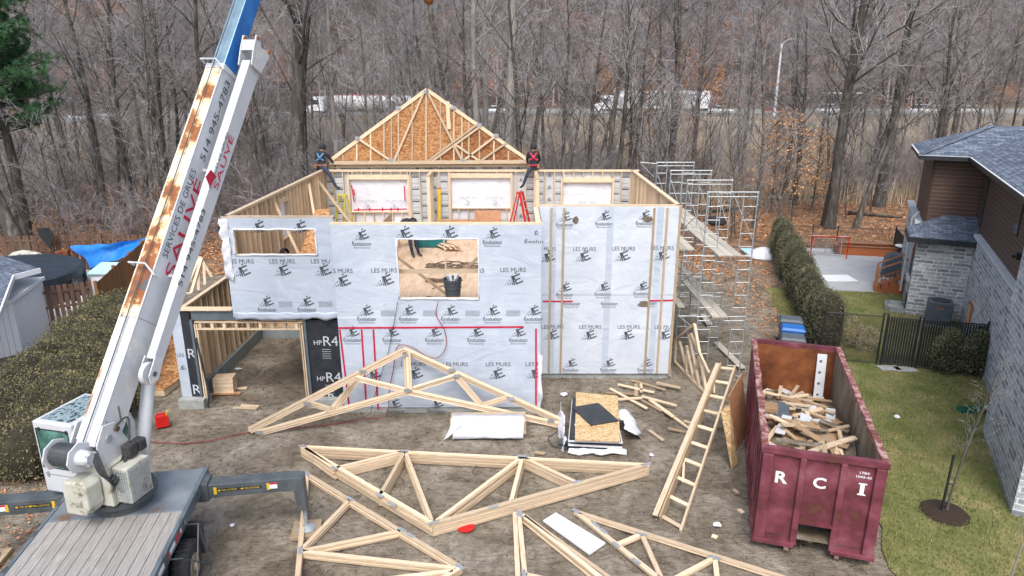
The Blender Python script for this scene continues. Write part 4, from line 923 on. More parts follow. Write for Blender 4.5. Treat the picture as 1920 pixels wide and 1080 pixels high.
for i in range(7):
    boardthing('lumber_piece', (-3.3 + .07 * i, 27.2, FL + .1 + .05 * (i % 3)), (-2.6 + .1 * i, 25.9, FL + .12 + .1 * (i % 2)), .09, .04, 'pale two by four in the heap before the dividing stub wall', 'board', group='heap of short boards before the dividing wall')
one('jacket_heap', MB().lathe([(.3, 0), (.33, .1), (.2, .25), (.05, .3)], c=(-4.2, 26.6, FL + .9), n=9), 'jacket', 'dark jacket draped on the sawhorse, just above the front wall edge', 'jacket')
t = thing('sawhorse', 'wooden sawhorse on the deck behind the front wall', 'sawhorse', (-4.2, 26.6, FL)); MB().beam((-4.7, 26.6, FL + .88), (-3.7, 26.6, FL + .88), .09, .04).build('beam', 'wood', t)
for sx in (-.4, .4):
    for sy in (-.25, .25): MB().beam((-4.2 + sx, 26.6 + sy, FL), (-4.2 + sx * .9, 26.6, FL + .86), .09, .04).build('leg', 'wood', t)
# ================================================================== PEOPLE
def skinned(joints, edges, radii, sub=2):
    me = bpy.data.meshes.new('b'); names = list(joints); me.from_pydata([joints[n] for n in names], [(names.index(a), names.index(b)) for a, b in edges], [])
    o = bpy.data.objects.new('b', me); COL.objects.link(o); md = o.modifiers.new('s', 'SKIN'); md.use_smooth_shade = True; md.use_x_symmetry = False
    for i, n in enumerate(names):
        r = radii[n]; r = r if isinstance(r, tuple) else (r, r); me.skin_vertices[0].data[i].radius = r; me.skin_vertices[0].data[i].use_root = (i == 0)
    ss = o.modifiers.new('u', 'SUBSURF'); ss.levels = sub; ss.render_levels = sub
    dg = bpy.context.evaluated_depsgraph_get(); out = bpy.data.meshes.new_from_object(o.evaluated_get(dg)); bpy.data.objects.remove(o); return out
def hand(J, E, Rd, wrist, pfx, d, side):
    """palm and five separate fingers, slightly curled"""
    d = Vector(d).normalized(); sd = Vector(side).normalized(); nrm = d.cross(sd)
    w_ = Vector(J[wrist]); J[pfx + 'p'] = tuple(w_ + d * .06); E.append((wrist, pfx + 'p')); Rd[pfx + 'p'] = (.034, .018)
    for i, (o, L_) in enumerate(((-.027, .072), (-.009, .084), (.009, .080), (.027, .062))):
        a = w_ + d * .095 + sd * o; b = a + d * L_ * .55 + nrm * .012; c = a + d * L_ * .85 + nrm * .035
        for k, p in enumerate((a, b, c)): J[f'{pfx}{i}{k}'] = tuple(p); Rd[f'{pfx}{i}{k}'] = .0095 - .001 * k
        E.extend([(pfx + 'p', f'{pfx}{i}0'), (f'{pfx}{i}0', f'{pfx}{i}1'), (f'{pfx}{i}1', f'{pfx}{i}2')])
    a = w_ + d * .035 - sd * .035; b = a + d * .03 - sd * .025; c = b + d * .03 + nrm * .01
    for k, p in enumerate((a, b, c)): J[f'{pfx}t{k}'] = tuple(p); Rd[f'{pfx}t{k}'] = .011 - .001 * k
    E.extend([(pfx + 'p', pfx + 't0'), (pfx + 't0', pfx + 't1'), (pfx + 't1', pfx + 't2')])
def person(loc, J, label, harness=None, gloves='jacket', rz=0., hood=True, belt=True):
    J = dict(J); E = [('pel', 'waist'), ('waist', 'chest'), ('chest', 'neck'), ('neck', 'chin'), ('chin', 'head'), ('head', 'crown')]
    Rd = dict(pel=(.17, .13), waist=(.155, .115), chest=(.19, .13), neck=(.075, .075), chin=.075, head=(.09, .10), crown=.075)
    for s in 'LR':
        E += [('chest', 'sh' + s), ('sh' + s, 'el' + s), ('el' + s, 'wr' + s), ('pel', 'hip' + s), ('hip' + s, 'kn' + s), ('kn' + s, 'an' + s), ('an' + s, 'toe' + s)]
        Rd.update({'sh' + s: .085, 'el' + s: .058, 'wr' + s: .038, 'hip' + s: .115, 'kn' + s: .075, 'an' + s: .055, 'toe' + s: (.05, .04)})
        d = Vector(J['wr' + s]) - Vector(J['el' + s]); hand(J, E, Rd, 'wr' + s, 'h' + s, d, d.cross(Vector((0, 0, 1))) if abs(d.normalized().z) < .9 else Vector((0, 1, 0)))
    J = {'pel': J['pel'], **J}
    me = skinned(J, E, Rd); t = thing('person', label, 'person', loc, rz)
    for m in ('jacket', 'jeans', 'skin', gloves, 'black'): me.materials.append(M[m])
    hv = [Vector(J['wr' + s]) for s in 'LR']; hd = Vector(J['head']); pel = Vector(J['pel'])
    legs = [Vector(J[k + s]) for s in 'LR' for k in ('kn', 'an', 'toe')]; upper = [Vector(J[k]) for k in ('waist', 'chest', 'neck', 'elL', 'elR', 'shL', 'shR', 'wrL', 'wrR')]
    for p in me.polygons:
        c = p.center; p.use_smooth = True
        dl = min([(c - q).length for q in legs] + [(c - Vector(J['hip' + s])).length for s in 'LR']); du = min((c - q).length for q in upper)
        dh = min((c - (Vector(J['wr' + s]) + (Vector(J['wr' + s]) - Vector(J['el' + s])).normalized() * .1)).length for s in 'LR')
        i = 1 if dl < du else 0
        if dh < .115: i = 3
        if (c - hd).length < .17: i = 2
        if min((c - Vector(J['an' + s])).length for s in 'LR') < .12 or min((c - Vector(J['toe' + s])).length for s in 'LR') < .14: i = 4
        p.material_index = i
    o = bpy.data.objects.new('body', me); COL.objects.link(o); o.parent = t
    ax = (Vector(J['crown']) - Vector(J['chin'])).normalized(); fw = Vector(J.get('face', (0, -1, 0))) if 'face' in J else None
    return t, J
def extras(t, J, face, harness=None, hood=True, belt=True, pack=None):
    h = Vector(J['head']); up = (Vector(J['crown']) - Vector(J['chin'])).normalized(); f = Vector(face).normalized(); f = (f - up * f.dot(up)).normalized(); r = f.cross(up)
    mb = MB(); k = 12; rows = 8
    for i in range(rows):
        a = i / (rows - 1) * 2.1
        for j in range(k):
            b = -2.35 + 4.7 * j / (k - 1); mb.v.append(h + up * (math.cos(a) * .15 + .01) + (-f * math.cos(b) + r * math.sin(b)) * math.sin(a) * .135)
    for i in range(rows - 1):
        for j in range(k - 1): mb.face((i * k + j, i * k + j + 1, (i + 1) * k + j + 1, (i + 1) * k + j), 0, None, .5)
    o = mb.build('hood' if hood else 'cap', 'jacket', t, world=False, smooth=True); s = o.modifiers.new('t', 'SOLIDIFY'); s.thickness = .015
    fc = MB(); fc.prism([h + f * .085 + up * .02 - r * .014, h + f * .085 + up * .02 + r * .014, h + f * .09 - up * .03 + r * .018, h + f * .09 - up * .03 - r * .018], f * .028); fc.build('nose', 'skin', t, world=False, bevel=.006)
    for s_ in (-1, 1): MB().lathe([(.006, -.008), (.013, 0), (.006, .008)], c=h + f * .093 + up * .03 + r * .034 * s_, n=8).build('eye', 'black', t, world=False)
    MB().beam(h + f * .095 - up * .06 - r * .028, h + f * .095 - up * .06 + r * .028, .012, .01, up=f).build('mouth', 'leather', t, world=False)
    c = Vector(J['chest']); w_ = Vector(J['waist']); p = Vector(J['pel']); sh = [Vector(J['shL']), Vector(J['shR'])]
    bk = -Vector(face).normalized(); bk = bk if pack is None else Vector(pack).normalized()
    if harness:
        for m_, (a, b) in enumerate(((sh[0], w_ + (sh[1] - c) * .8), (sh[1], w_ + (sh[0] - c) * .8))):
            a_ = a + (c - a) * .35 + ZUP * .07 + bk * .08; mid = c - ZUP * .05 + bk * .165; b_ = b + bk * .12; 
            mb = MB(); mb.beam(a_, mid, .055, .012, up=bk); mb.beam(mid, b_, .055, .012, up=bk); mb.build('harness_strap', harness, t, world=False)
        MB().lathe([(.03, 0), (.03, .01)], c=c + bk * .18, n=10).build('harness_ring', 'sheet_w', t, world=False)
    if belt:
        d = (sh[1] - sh[0]).normalized(); pts = [p + ZUP * .08 + d * math.cos(a) * .185 + bk * math.sin(a) * .145 for a in [i / 14 * 6.2832 for i in range(15)]]
        MB().tube(pts, .03, 6, cap=False).build('tool_belt', 'harness_r' if harness == 'harness_r' else 'leather', t, world=False)
        for s_ in (-1, 1):
            q = p + d * s_ * .2 + bk * .05 - ZUP * .04; MB().prism([q + d * -.05, q + d * .05, q + d * .06 + ZUP * .16, q - d * .06 + ZUP * .16], bk * .08).build('tool_pouch', 'leather', t, world=False, bevel=.01)
# worker with the blue harness, astride the corner of the wall
L0 = Vector((-8.02, 28.85, 5.72))
J = dict(pel=(0, 0, .14), waist=(.0, .03, .32), chest=(.0, .06, .56), neck=(.03, .09, .76), chin=(.05, .12, .84), head=(.07, .14, .93), crown=(.08, .15, 1.0),
         shL=(-.19, .06, .68), elL=(-.22, .2, .42), wrL=(-.05, .38, .30), shR=(.19, .1, .68), elR=(.36, .2, .44), wrR=(.44, .32, .24),
         hipL=(-.10, -.02, .12), knL=(-.24, .38, .05), anL=(-.22, .42, -.38), toeL=(-.20, .58, -.42), hipR=(.10, -.05, .12), knR=(.42, -.38, -.12), anR=(.68, -.48, -.62), toeR=(.86, -.50, -.68))
t, J = person(L0, J, 'worker in black with a blue harness, sitting on the wall corner above the yellow stepladder'); extras(t, J, (.5, .8, 0), 'harness_b', pack=(-.1, -1, 0))
J = dict(pel=(0, 0, .14), waist=(.0, .02, .34), chest=(.0, .05, .58), neck=(0, .07, .78), chin=(0, .08, .86), head=(0, .09, .94), crown=(0, .09, 1.01),
         shL=(-.20, .05, .70), elL=(-.27, .16, .42), wrL=(-.22, .36, .26), shR=(.20, .05, .70), elR=(.27, .14, .44), wrR=(.20, .36, .28),
         hipL=(-.11, 0, .12), knL=(-.26, -.34, -.10), anL=(-.44, -.44, -.58), toeL=(-.56, -.36, -.68), hipR=(.11, .0, .12), knR=(.18, .42, .08), anR=(.18, .45, -.36), toeR=(.18, .6, -.42))
t, J = person(Vector((.85, 28.85, 5.72)), J, 'worker with a red harness seen from behind, sitting above the red stepladder'); extras(t, J, (0, 1, 0), 'harness_r', pack=(0, -1, 0))
J = dict(pel=(0, 0, .72), waist=(.02, -.02, .92), chest=(.07, -.06, 1.14), neck=(.12, -.1, 1.32), chin=(.16, -.13, 1.38), head=(.2, -.15, 1.46), crown=(.2, -.14, 1.53),
         shL=(-.10, -.02, 1.26), elL=(-.1, -.25, 1.04), wrL=(.12, -.36, 1.12), shR=(.26, -.1, 1.24), elR=(.34, -.28, 1.02), wrR=(.36, -.3, 1.24),
         hipL=(-.09, 0, .70), knL=(-.1, -.3, .42), anL=(-.1, .05, .09), toeL=(-.1, -.12, .05), hipR=(.09, 0, .70), knR=(.12, -.28, .42), anR=(.12, .05, .09), toeR=(.12, -.12, .05))
t, J = person(Vector((-7.05, 20.05, FL)), J, 'worker in a black hood crouching behind the narrow left window opening', gloves='sheet_w'); extras(t, J, (1, -.5, -.2), None, belt=False)
J = dict(pel=(0, 0, .92), waist=(-.03, .08, 1.08), chest=(-.05, .28, 1.24), neck=(-.05, .46, 1.30), chin=(-.04, .53, 1.28), head=(-.04, .6, 1.25), crown=(-.04, .68, 1.24),
         shL=(-.24, .36, 1.24), elL=(-.34, .42, .96), wrL=(-.36, .28, .78), shR=(.14, .34, 1.24), elR=(.26, .42, .98), wrR=(.30, .36, .74),
         hipL=(-.09, 0, .88), knL=(-.08, -.04, .5), anL=(-.02, .02, .09), toeL=(.06, -.14, .05), hipR=(.09, .02, .88), knR=(.12, .06, .5), anR=(.20, .12, .09), toeR=(.34, .02, .05))
t, J = person(G(775, 482, FL), J, 'worker bending over beside the teal chest, legs visible through the big window'); extras(t, J, (0, .6, -.6), None, pack=(0, -.4, 1))
# ================================================================== SCAFFOLD
def scaf_frame(t, y, x0, w_, z0, h=1.93, ladder=True):
    mb = MB(); r = .021; x1 = x0 + w_
    for x in (x0, x1): mb.tube([(x, y, z0), (x, y, z0 + h)], r, 6)
    mb.tube([(x0 - .03, y, z0 + h), (x1 + .03, y, z0 + h)], r, 6)
    li, ri = x0 + .42, x1 - .42 if False else x1
    for a, b in ((x0, x0 + .42), (x1 - .42, x1)):
        q = b if a == x0 else a; mb.tube([(q, y, z0 + .25), (q, y, z0 + h - .1), (q, y, z0 + h)], r * .8, 5)
        for k in range(4): z = z0 + .28 + k * .42; mb.tube([(a, y, z), (b, y, z)], r * .7, 5)
    mb.tube([(x0, y, z0 + h - .14), (x1, y, z0 + h - .14)], r * .8, 5)
    return mb.build('scaffold_frame', 'galv', t)
sx0, sw = 5.92, 1.52; ysf = [20.7, 23.25, 25.8, 28.4]
scf = thing('scaffold', 'galvanised three lift scaffold standing along the right side of the house', 'scaffold', (6.7, 24.5, 0))
for y in ysf:
    for k in range(3): scaf_frame(scf, y, sx0, sw, .12 + k * 2.0, 1.98)
    for x in (sx0, sx0 + sw):
        MB().box((x - .08, y - .08, .0), (x + .08, y + .08, .02)).tube([(x, y, 0), (x, y, .14)], .02, 6).build('base_jack', 'galv', scf)
for a, b in zip(ysf[:-1], ysf[1:]):
    for x in (sx0, sx0 + sw):
        for k in range(3):
            z = .12 + 2 * k; MB().tube([(x + .03, a, z + .4), (x + .03, b, z + 1.6)], .013, 5).build('cross_brace', 'galv', scf); MB().tube([(x + .05, a, z + 1.6), (x + .05, b, z + .4)], .013, 5).build('cross_brace', 'galv', scf)
for y in ysf:
    for z in (2.12, 4.12):                              # side brackets towards the wall
        MB().tube([(sx0, y, z), (sx0 - .62, y, z)], .02, 6).tube([(sx0 - .6, y, z), (sx0, y, z - .5)], .015, 5).tube([(sx0 - .6, y, z), (sx0 - .6, y, z + .25)], .015, 5).build('bracket', 'galv', scf)
y = 28.4; MB().tube([(sx0, y, 6.05), (sx0 - .7, y, 6.1)], .02, 6).tube([(sx0 - .65, y, 6.05), (sx0 - .1, y, 5.5)], .018, 5).tube([(sx0 - .75, y, 5.15), (sx0, y, 5.2)], .02, 6).build('bracket', 'galv', scf)
gp = 'weathered scaffold planks'; lv = {4.16: 'upper', 2.16: 'lower'}
for z in (4.16, 2.16):
    for i in range(3 if z > 3 else 2):
        x = 6.42 + i * .25
        for j, (a, b) in enumerate(((20.4, 24.6), (24.3, 29.6))):
            if z < 3 and j == 1 and i == 0: continue
            boardthing('scaffold_plank', (x, a, z + .03 + (j * .045)), (x + random.uniform(-.03, .03), b, z + .03 + j * .045), .235, .045, '%s plank of the %s scaffold deck, %s end' % (('inner', 'middle', 'outer')[i], lv[z], ('near', 'far')[j]), 'plank', 'plank_m', group=gp)
for k, (x, z, a, b, lb) in enumerate(((5.42, 4.16, 21.2, 25.2, 'near wall plank on the upper side brackets'), (5.42, 4.21, 25.0, 29.6, 'far wall plank on the upper side brackets'), (5.66, 4.16, 21.2, 25.2, 'second wall plank on the upper side brackets'),
        (5.55, 2.16, 21.4, 26.0, 'wall plank on the lower side brackets'))):
    boardthing('scaffold_plank', (x, a, z + .03), (x, b, z + .03), .23, .045, lb, 'plank', 'plank_m', group=gp)
boardthing('scaffold_plank', G(1343, 642, .06), G(1392, 690, .06), .24, .05, 'plank lying on the ground beside the foot of the scaffold', 'plank', 'plank_m', group=gp)
boardthing('scaffold_plank', G(1318, 590, .1), G(1330, 608, .1), .24, .05, 'short plank end on the ground under the scaffold', 'plank', 'plank_m', group=gp)
# ================================================================== TRUSSES ON THE GROUND
def lumber_truss(name, label, members, plies, plane=None, w_=.10, plates=(), t0=.0, group=None, cuts=(), cat='roof truss'):
    """members: (part, pixel a, pixel b); stacked plies lying on the ground"""
    H_ = plies * .039; pts = [G(*m[1], H_) for m in members]; c = sum(pts, Vector()) / len(pts); t = thing(name, label, cat, (c.x, c.y, 0), group=group)
    for nm, a, b in members:
        a, b = G(*a, H_), G(*b, H_); mb = MB(); L_ = (b - a).length
        for k in range(plies):
            j = Vector((random.uniform(-.012, .012), random.uniform(-.012, .012), 0)); z = .0195 + k * .039 - H_ + t0; e = (-.045 if nm == 'web' else .03) + random.uniform(-.01, .01)
            f = Vector((0, 0, z)); mb.beam(a + f + j, b + f + j, w_ * (.9 if nm == 'web' else 1), .0345, e=e)
        mb.build(nm, 'wood', t)
    for q in plates:
        p = G(*q[:2], H_ + .003 + t0); MB().beam(p - Vector((.1, 0, 0)) if len(q) < 4 else p - (G(*q[2:], H_) - p).normalized() * .11, p + Vector((.1, 0, 0)) if len(q) < 4 else p + (G(*q[2:], H_) - p).normalized() * .11, .085, .003).build('nail_plate', 'plate', t)
    for a, b in cuts: MB().beam(G(*a, H_ * .5), G(*b, H_ * .5), .115, H_ + .012).build('strap_band', 'black', t)
    return t
A0, A1, A2, A3, A4, A5, A6, A7, A8 = (567, 836), (759, 845), (979, 855), (1214, 870), (812, 980), (627, 877), (712, 928), (957, 941), (1082, 903)
lumber_truss('truss_bundle', 'thick bundle of wide triangular trusses lying flat in the middle of the yard', [('chord', A0, A3), ('chord', A0, A4), ('chord', A4, A3), ('web', A5, A1), ('web', A6, A1), ('web', A1, (809, 976)), ('web', (815, 978), A2), ('web', A7, A2), ('web', A2, A8), ('web', (572, 838), (630, 879))], 8,
             plates=[(*A0, *A3), (*A1, *A3), (*A2, *A3), (*A3, *A4), (*A4, *A3), (*A5, *A4), (*A6, *A4), (735, 945, *A4), (925, 950, *A3), (*A8, *A3)], cuts=[])
B0, B1, B2, B3, B4 = (575, 888), (563, 1032), (657, 935), (754, 993), (862, 1062)
lumber_truss('truss_bundle', 'bundle of trusses lying flat at the bottom left, beside the outrigger foot', [('chord', B0, (551, 1150)), ('chord', B0, B4), ('web', B1, B2), ('web', B1, B3), ('web', B1, (858, 1064)), ('chord', B4, (560, 1240)), ('web', (555, 1105), (855, 1068))], 4,
             plates=[(*B0, *B4), (*B1, 551, 1150), (*B2, *B4), (*B3, *B4), (*B4, *B0), (770, 1003, *B4)])
C0, C1 = (973, 960), (982, 1075)
lumber_truss('truss_bundle', 'bundle of trusses lying flat at the bottom centre, left of the white board', [('chord', C0, (991, 1150)), ('chord', (966, 962), (975, 1150)), ('chord', C0, (1180, 1125)), ('web', C1, (1100, 1100)), ('web', (983, 964), (1190, 1115))], 4, plates=[(*C0, 1100, 1050), (*C1, 991, 1150), (975, 966, 1100, 1050)], w_=.09)
D0 = (1080, 958)
lumber_truss('truss_bundle', 'pair of long trusses lying flat at the bottom right, running out of the picture', [('chord', D0, (1560, 1110)), ('chord', D0, (1262, 1104)), ('web', (1203, 1001), (1157, 1020)), ('web', (1205, 1002), (1242, 1085)), ('web', (1340, 1045), (1262, 1086)), ('web', (1341, 1046), (1347, 1100))], 2,
             plates=[(*D0, 1262, 1104), (1203, 1001, 1500, 1090), (1340, 1045, 1500, 1090), (1117, 983, 1262, 1104), (1131, 995, 1262, 1104), (1155, 1021, 1262, 1104), (1193, 1052, 1262, 1104)], w_=.11)
# leaning peaked truss in front of the wrapped wall: plane through the feet and the wall
te = thing('leaning_truss', 'triple peaked truss leaning against the front wall of the house', 'roof truss', (-3, 17.3, 0))
fa, fb, fc = G(468, 811, 0.05), G(1050, 795, .05), Vector((-3.06, 18.02, 2.08)); nE = (fb - fa).cross(fc - fa).normalized()
if nE.y > 0: nE = -nE
def onE(u, v, o=0.):
    r = ray(u, v); p0 = fa + nE * o; t_ = (p0 - Vector((0, 0, CAMH))).dot(nE) / r.dot(nE); return Vector((0, 0, CAMH)) + r * t_
def memE(nm, a, b, w_=.11, ks=(0, 1, 2)):
    mb = MB()
    for k in ks:
        A1, B1 = onE(*a, 0), onE(*b, 0); sd = (B1 - A1).normalized().cross(nE); sd = sd if (sd.z > 0 if nm != 'king_post' else sd.x > 0) else -sd; j = nE * .045 * k + sd * (k - 1) * (.055 if nm != 'king_post' else .04); mb.beam(A1 + j, B1 + j, w_ * .62, .038, up=nE, e=random.uniform(0, .06))
    mb.build(nm, 'wood', te)
K = (765, 734)
for nm, a, b, w_ in (('top_chord', (470, 806), (759, 657), .13), ('top_chord', (759, 657), (1051, 789), .13), ('bottom_chord', (485, 812), K, .12), ('bottom_chord', K, (1048, 796), .12), ('king_post', (761, 664), (764, 728), .10),
        ('web', (669, 712), (626, 771), .09), ('web', (582, 756), (628, 770), .08), ('web', (672, 710), (757, 731), .09), ('web', (771, 731), (857, 705), .09), ('web', (857, 707), (904, 761), .09), ('web', (905, 760), (950, 746), .09), ('web', (668, 716), (617, 775), .08)):
    memE(nm, a, b, w_, (0, 2, 4) if nm == 'king_post' else (0, 1, 2))
for u, v in ((762, 666), (764, 732), (680, 697), (576, 757), (848, 694), (857, 705), (958, 748), (1033, 789), (485, 811)):
    p = onE(u, v, .135); MB().hexa([p + Vector((-.1, 0, -.05)), p + Vector((.1, 0, -.05)), p + Vector((.1, 0, .05)), p + Vector((-.1, 0, .05))] + [p + nE * .004 + Vector(q) for q in ((-.1, 0, -.05), (.1, 0, -.05), (.1, 0, .05), (-.1, 0, .05))]).build('nail_plate', 'plate', te)
# ladder frame leaning against the small truss
tf = thing('ladder_frame', 'long timber ladder frame propped up at a slant left of the maroon container', 'ladder frame', (4.3, 15.2, 0))
a0, a1, b0, b1 = G(1238, 975, .02), G(1352, 686, 1.78), G(1276, 997, .02), G(1378, 689, 1.78)
up_ = (a1 - a0).cross(b0 - a0).normalized(); up_ = up_ if up_.z > 0 else -up_
MB().beam(a0, a1, .04, .235, up=up_).build('deep_rail', 'wood_old', tf); MB().beam(a0 - (b0 - a0) * .25 + up_ * .05, a1 - (b0 - a0) * .16 + up_ * .05, .12, .04, up=up_).build('rail', 'wood', tf); MB().beam(b0, b1, .05, .09, up=up_).build('rail', 'wood', tf)
for i in range(10):
    f = (.02 + .98 * i / 9) * .985; MB().beam(a0.lerp(a1, f), b0.lerp(b1, f), .085, .038, up=up_).build('rung', 'wood', tf)
for f0, f1 in ((.34, .22), (.86, .78)): MB().beam(a0.lerp(a1, f0), b0.lerp(b1, f1) - (b0 - a0) * .6, .05, .03, up=up_).build('brace', 'wood', tf)
# small triangular truss propped at the house corner
tg = thing('leaning_truss', 'small triangular truss bundle propped against the scaffold at the house corner', 'roof truss', (5.7, 20.6, 0))
ga, gb_, gc = G(1266, 678, .04), G(1326, 738, .04), PY(1303, 608, 20.45); nG = (gb_ - ga).cross(gc - ga).normalized(); nG = nG if nG.x < 0 else -nG
def onG(u, v):
    r = ray(u, v); t_ = (ga - Vector((0, 0, CAMH))).dot(nG) / r.dot(nG); return Vector((0, 0, CAMH)) + r * t_
for a, b in (((1266, 678), (1326, 738)), ((1326, 738), (1303, 608)), ((1303, 608), (1268, 636)), ((1268, 636), (1266, 678)), ((1293, 628), (1312, 722)), ((1288, 648), (1302, 712)), ((1296, 626), (1330, 700)), ((1275, 640), (1290, 700)), ((1288, 690), (1290, 650)), ((1303, 705), (1312, 668))):
    mb = MB(); [mb.beam(onG(*a) + nG * k * .04, onG(*b) + nG * k * .04, .085, .038, up=nG) for k in range(2)]; mb.build('member', 'wood', tg)
# left of the garage: trusses leaning and a floor panel
tl = thing('leaning_truss', 'open timber truss frame standing beyond the garage, between boom and house', 'roof truss', (-12.4, 26, 0))
def v3(u, v, y): return PY(u, v, y)
for k, (a, b) in enumerate((((345, 549, 25.5), (375, 482, 27.5)), ((375, 482, 27.5), (397, 520, 26.5)), ((358, 550, 25.5), (378, 484, 27.3)), ((340, 482, 27.5), (376, 482, 27.5)), ((348, 502, 27.0), (368, 502, 27.0)), ((345, 526, 26.2), (362, 526, 26.2)), ((336, 549, 25.5), (358, 550, 25.5)), ((372, 486, 27.4), (372, 545, 25.8)), ((382, 492, 27.2), (384, 535, 26)))):
    MB().beam(v3(*a), v3(*b), .1, .04).build('member', 'wood', tl)
tp_ = thing('floor_panel', 'flat floor panel of orange board lying on the ground between crane and garage', 'floor panel', (-11.8, 21.5, 0))
MB().hexa([(-12.9, 19.25, .20), (-10.75, 19.25, .20), (-10.35, 24.3, .20), (-12.9, 24.3, .20), (-12.9, 19.25, .22), (-10.75, 19.25, .22), (-10.35, 24.3, .22), (-12.9, 24.3, .22)]).build('sheathing', 'osb', tp_)
for (a, b) in (((-12.9, 19.27), (-10.77, 19.27)), ((-10.77, 19.3), (-10.37, 24.28)), ((-12.9, 24.28), (-10.4, 24.28)), ((-12.88, 19.3), (-12.88, 24.28))): MB().beam((*a, .1), (*b, .1), .038, .197).build('rim_joist', 'wood', tp_)
# ================================================================== SMALL THINGS IN THE YARD
wb_ = thing('wrapped_lumber', 'low lumber bundle under a crumpled white sheet in front of the leaning truss', 'lumber bundle', (-.7, 16.9, 0))
mb = MB()
for k in range(3):
    for j in range(2): mb.beam((-1.72, 16.85 + j * .3, .12 + k * .14), (.35, 16.92 + j * .3, .12 + k * .14), .24, .13)
mb.build('boards', 'wood', wb_); mb = MB()
for x in (-1.4, 0): mb.beam((x, 16.7, .03), (x, 17.3, .03), .09, .05)
mb.build('skids', 'wood_old', wb_)
g = [[(-1.68 + 1.98 * j / 18 + (.1 * (i - 3) * (j / 9 - 1) * -.12 if i > 2 else 0), 16.72 - .035 * max(0, i - 1) - 0, (.50 if i < 2 else .5 - .088 * (i - 1)) + .0) for j in range(19)] for i in range(7)]
g[0] = [(p[0], 17.12, .505) for p in g[0]]; cloth('cover_sheet', g, wb_, 'wrap_w')
g = [[(-1.66 - .24 * i / 4 + .3 * j / 4 * (1 - i / 4), 16.66 - .1 * i / 4 + .05 * math.sin(j), .45 - .44 * i / 4) for j in range(5)] for i in range(5)]; cloth('cover_corner', g, wb_, 'wrap_w')
ws_ = thing('board_stack', 'pile of orange boards with a dark sheet on top and torn plastic around', 'stack of boards', (2.2, 17.1, 0))
def quadbox(P, z0, z1, mb=None): 
    mb = mb or MB(); return mb.hexa([(*p, z0) for p in P] + [(*p, z1) for p in P])
base = [G(1066, 846, 0).xy, G(1165, 850, 0).xy, (2.98, 18.3), (1.75, 18.4)]
for k in range(6):
    j = [(p[0] + random.uniform(-.03, .03), p[1] + random.uniform(-.03, .03)) for p in base]; quadbox(j, .03 + k * .06, .075 + k * .06).build('insulation_board', 'black_wrap' if k % 2 else 'sheet_w', ws_)
P_ = [G(1078, 824, .44).xy, G(1163, 826, .44).xy, G(1158, 742, .44).xy, G(1080, 735, .44).xy]; quadbox(P_, .40, .44).build('board', 'osb_l', ws_)
P_ = [G(1077, 797, .47).xy, G(1150, 800, .47).xy, G(1158, 772, .47).xy, G(1085, 768, .47).xy]; quadbox(P_, .445, .465).build('board', 'osb_l', ws_)
P_ = [G(1108, 797, .5).xy, G(1160, 788, .5).xy, G(1122, 755, .5).xy, G(1072, 763, .5).xy]; quadbox(P_, .47, .50).build('dark_sheet', 'black_wrap', ws_)
g = [[(1.40 - .14 * i / 7, 15.9 + 2.1 * j / 22, .43 - .42 * i / 7) for j in range(23)] for i in range(8)]; o = cloth('plastic_cover', g, ws_, 'wrap_w', wob=.11)
t_ = MB(); text(t_, 'dp', (1.20, 16.5, .2), (0, -1, .1), (.25, 0, 1), .16); t_.build('lettering', 'blue', ws_)
g = [[(2.98 + .5 * i / 8, 16.5 + 1.1 * j / 12, .40 - .38 * (i / 8) ** 2) for j in range(13)] for i in range(9)]; cloth('plastic_cover', g, ws_, 'wrap_w', wob=.13)
g = [[(1.40 + 1.55 * j / 24, 15.88 - .08 * i / 5, .15 - .14 * i / 5) for j in range(25)] for i in range(6)]; cloth('plastic_cover', g, ws_, 'wrap_w', wob=.07)
one('cable_reel', MB().lathe([(.14, 0), (.15, .03), (.09, .06), (.09, .14), (.15, .17), (.12, .2)], c=G(1056, 838), n=18), 'dgrey', 'small round dark reel with cord beside the board pile', 'cable reel')
one('white_board', quadbox([G(1018, 980).xy, G(1105, 1043).xy, G(1135, 1022).xy, G(1042, 965).xy], .02, .06), 'sheet_w', 'white rigid board lying on the soil between two flat trusses', 'white board')
gc_ = thing('fuel_can', 'red plastic fuel can with yellow spout standing near the crane', 'fuel can', G(306, 799), .5)
MB().prism([(-.17, -.1, 0), (.17, -.1, 0), (.17, -.1, .26), (.08, -.1, .36), (-.15, -.1, .36), (-.17, -.1, .3)], (0, .2, 0)).build('can_body', 'red', gc_, world=False, bevel=.02)
MB().tube([(-.1, 0, .36), (-.1, 0, .42), (.06, 0, .42), (.08, 0, .36)], .016, 6).build('handle', 'red', gc_, world=False); MB().tube([(.12, 0, .3), (.14, 0, .40), (.2, 0, .46)], .02, 6).build('spout', 'yellow', gc_, world=False)
bg_ = thing('lumber_block', 'small pile of pale stacked blocks on the garage soil', 'blocks', G(424, 735), .1)
for k in range(7): MB().box((-.3 + random.uniform(-.01, .01), -.2, .06 + k * .07), (.3 + random.uniform(-.01, .01), .2, .125 + k * .07)).build('block', 'wood', bg_, world=False)
MB().box((-.5, -.24, .015), (.5, -.12, .055)).build('skid', 'ply_red', bg_, world=False); MB().box((-.4, .1, .015), (.6, .22, .055)).build('skid', 'wood', bg_, world=False)
def gz(x0, y0, x1, y1): return (980 + x0 / 2.572, 360 + y0 / 2.572), (980 + x1 / 2.572, 360 + y1 / 2.572)
def gq(x0, y0, x1, y1): return (940 + x0 / 2.7, 680 + y0 / 2.7), (940 + x1 / 2.7, 680 + y1 / 2.7)
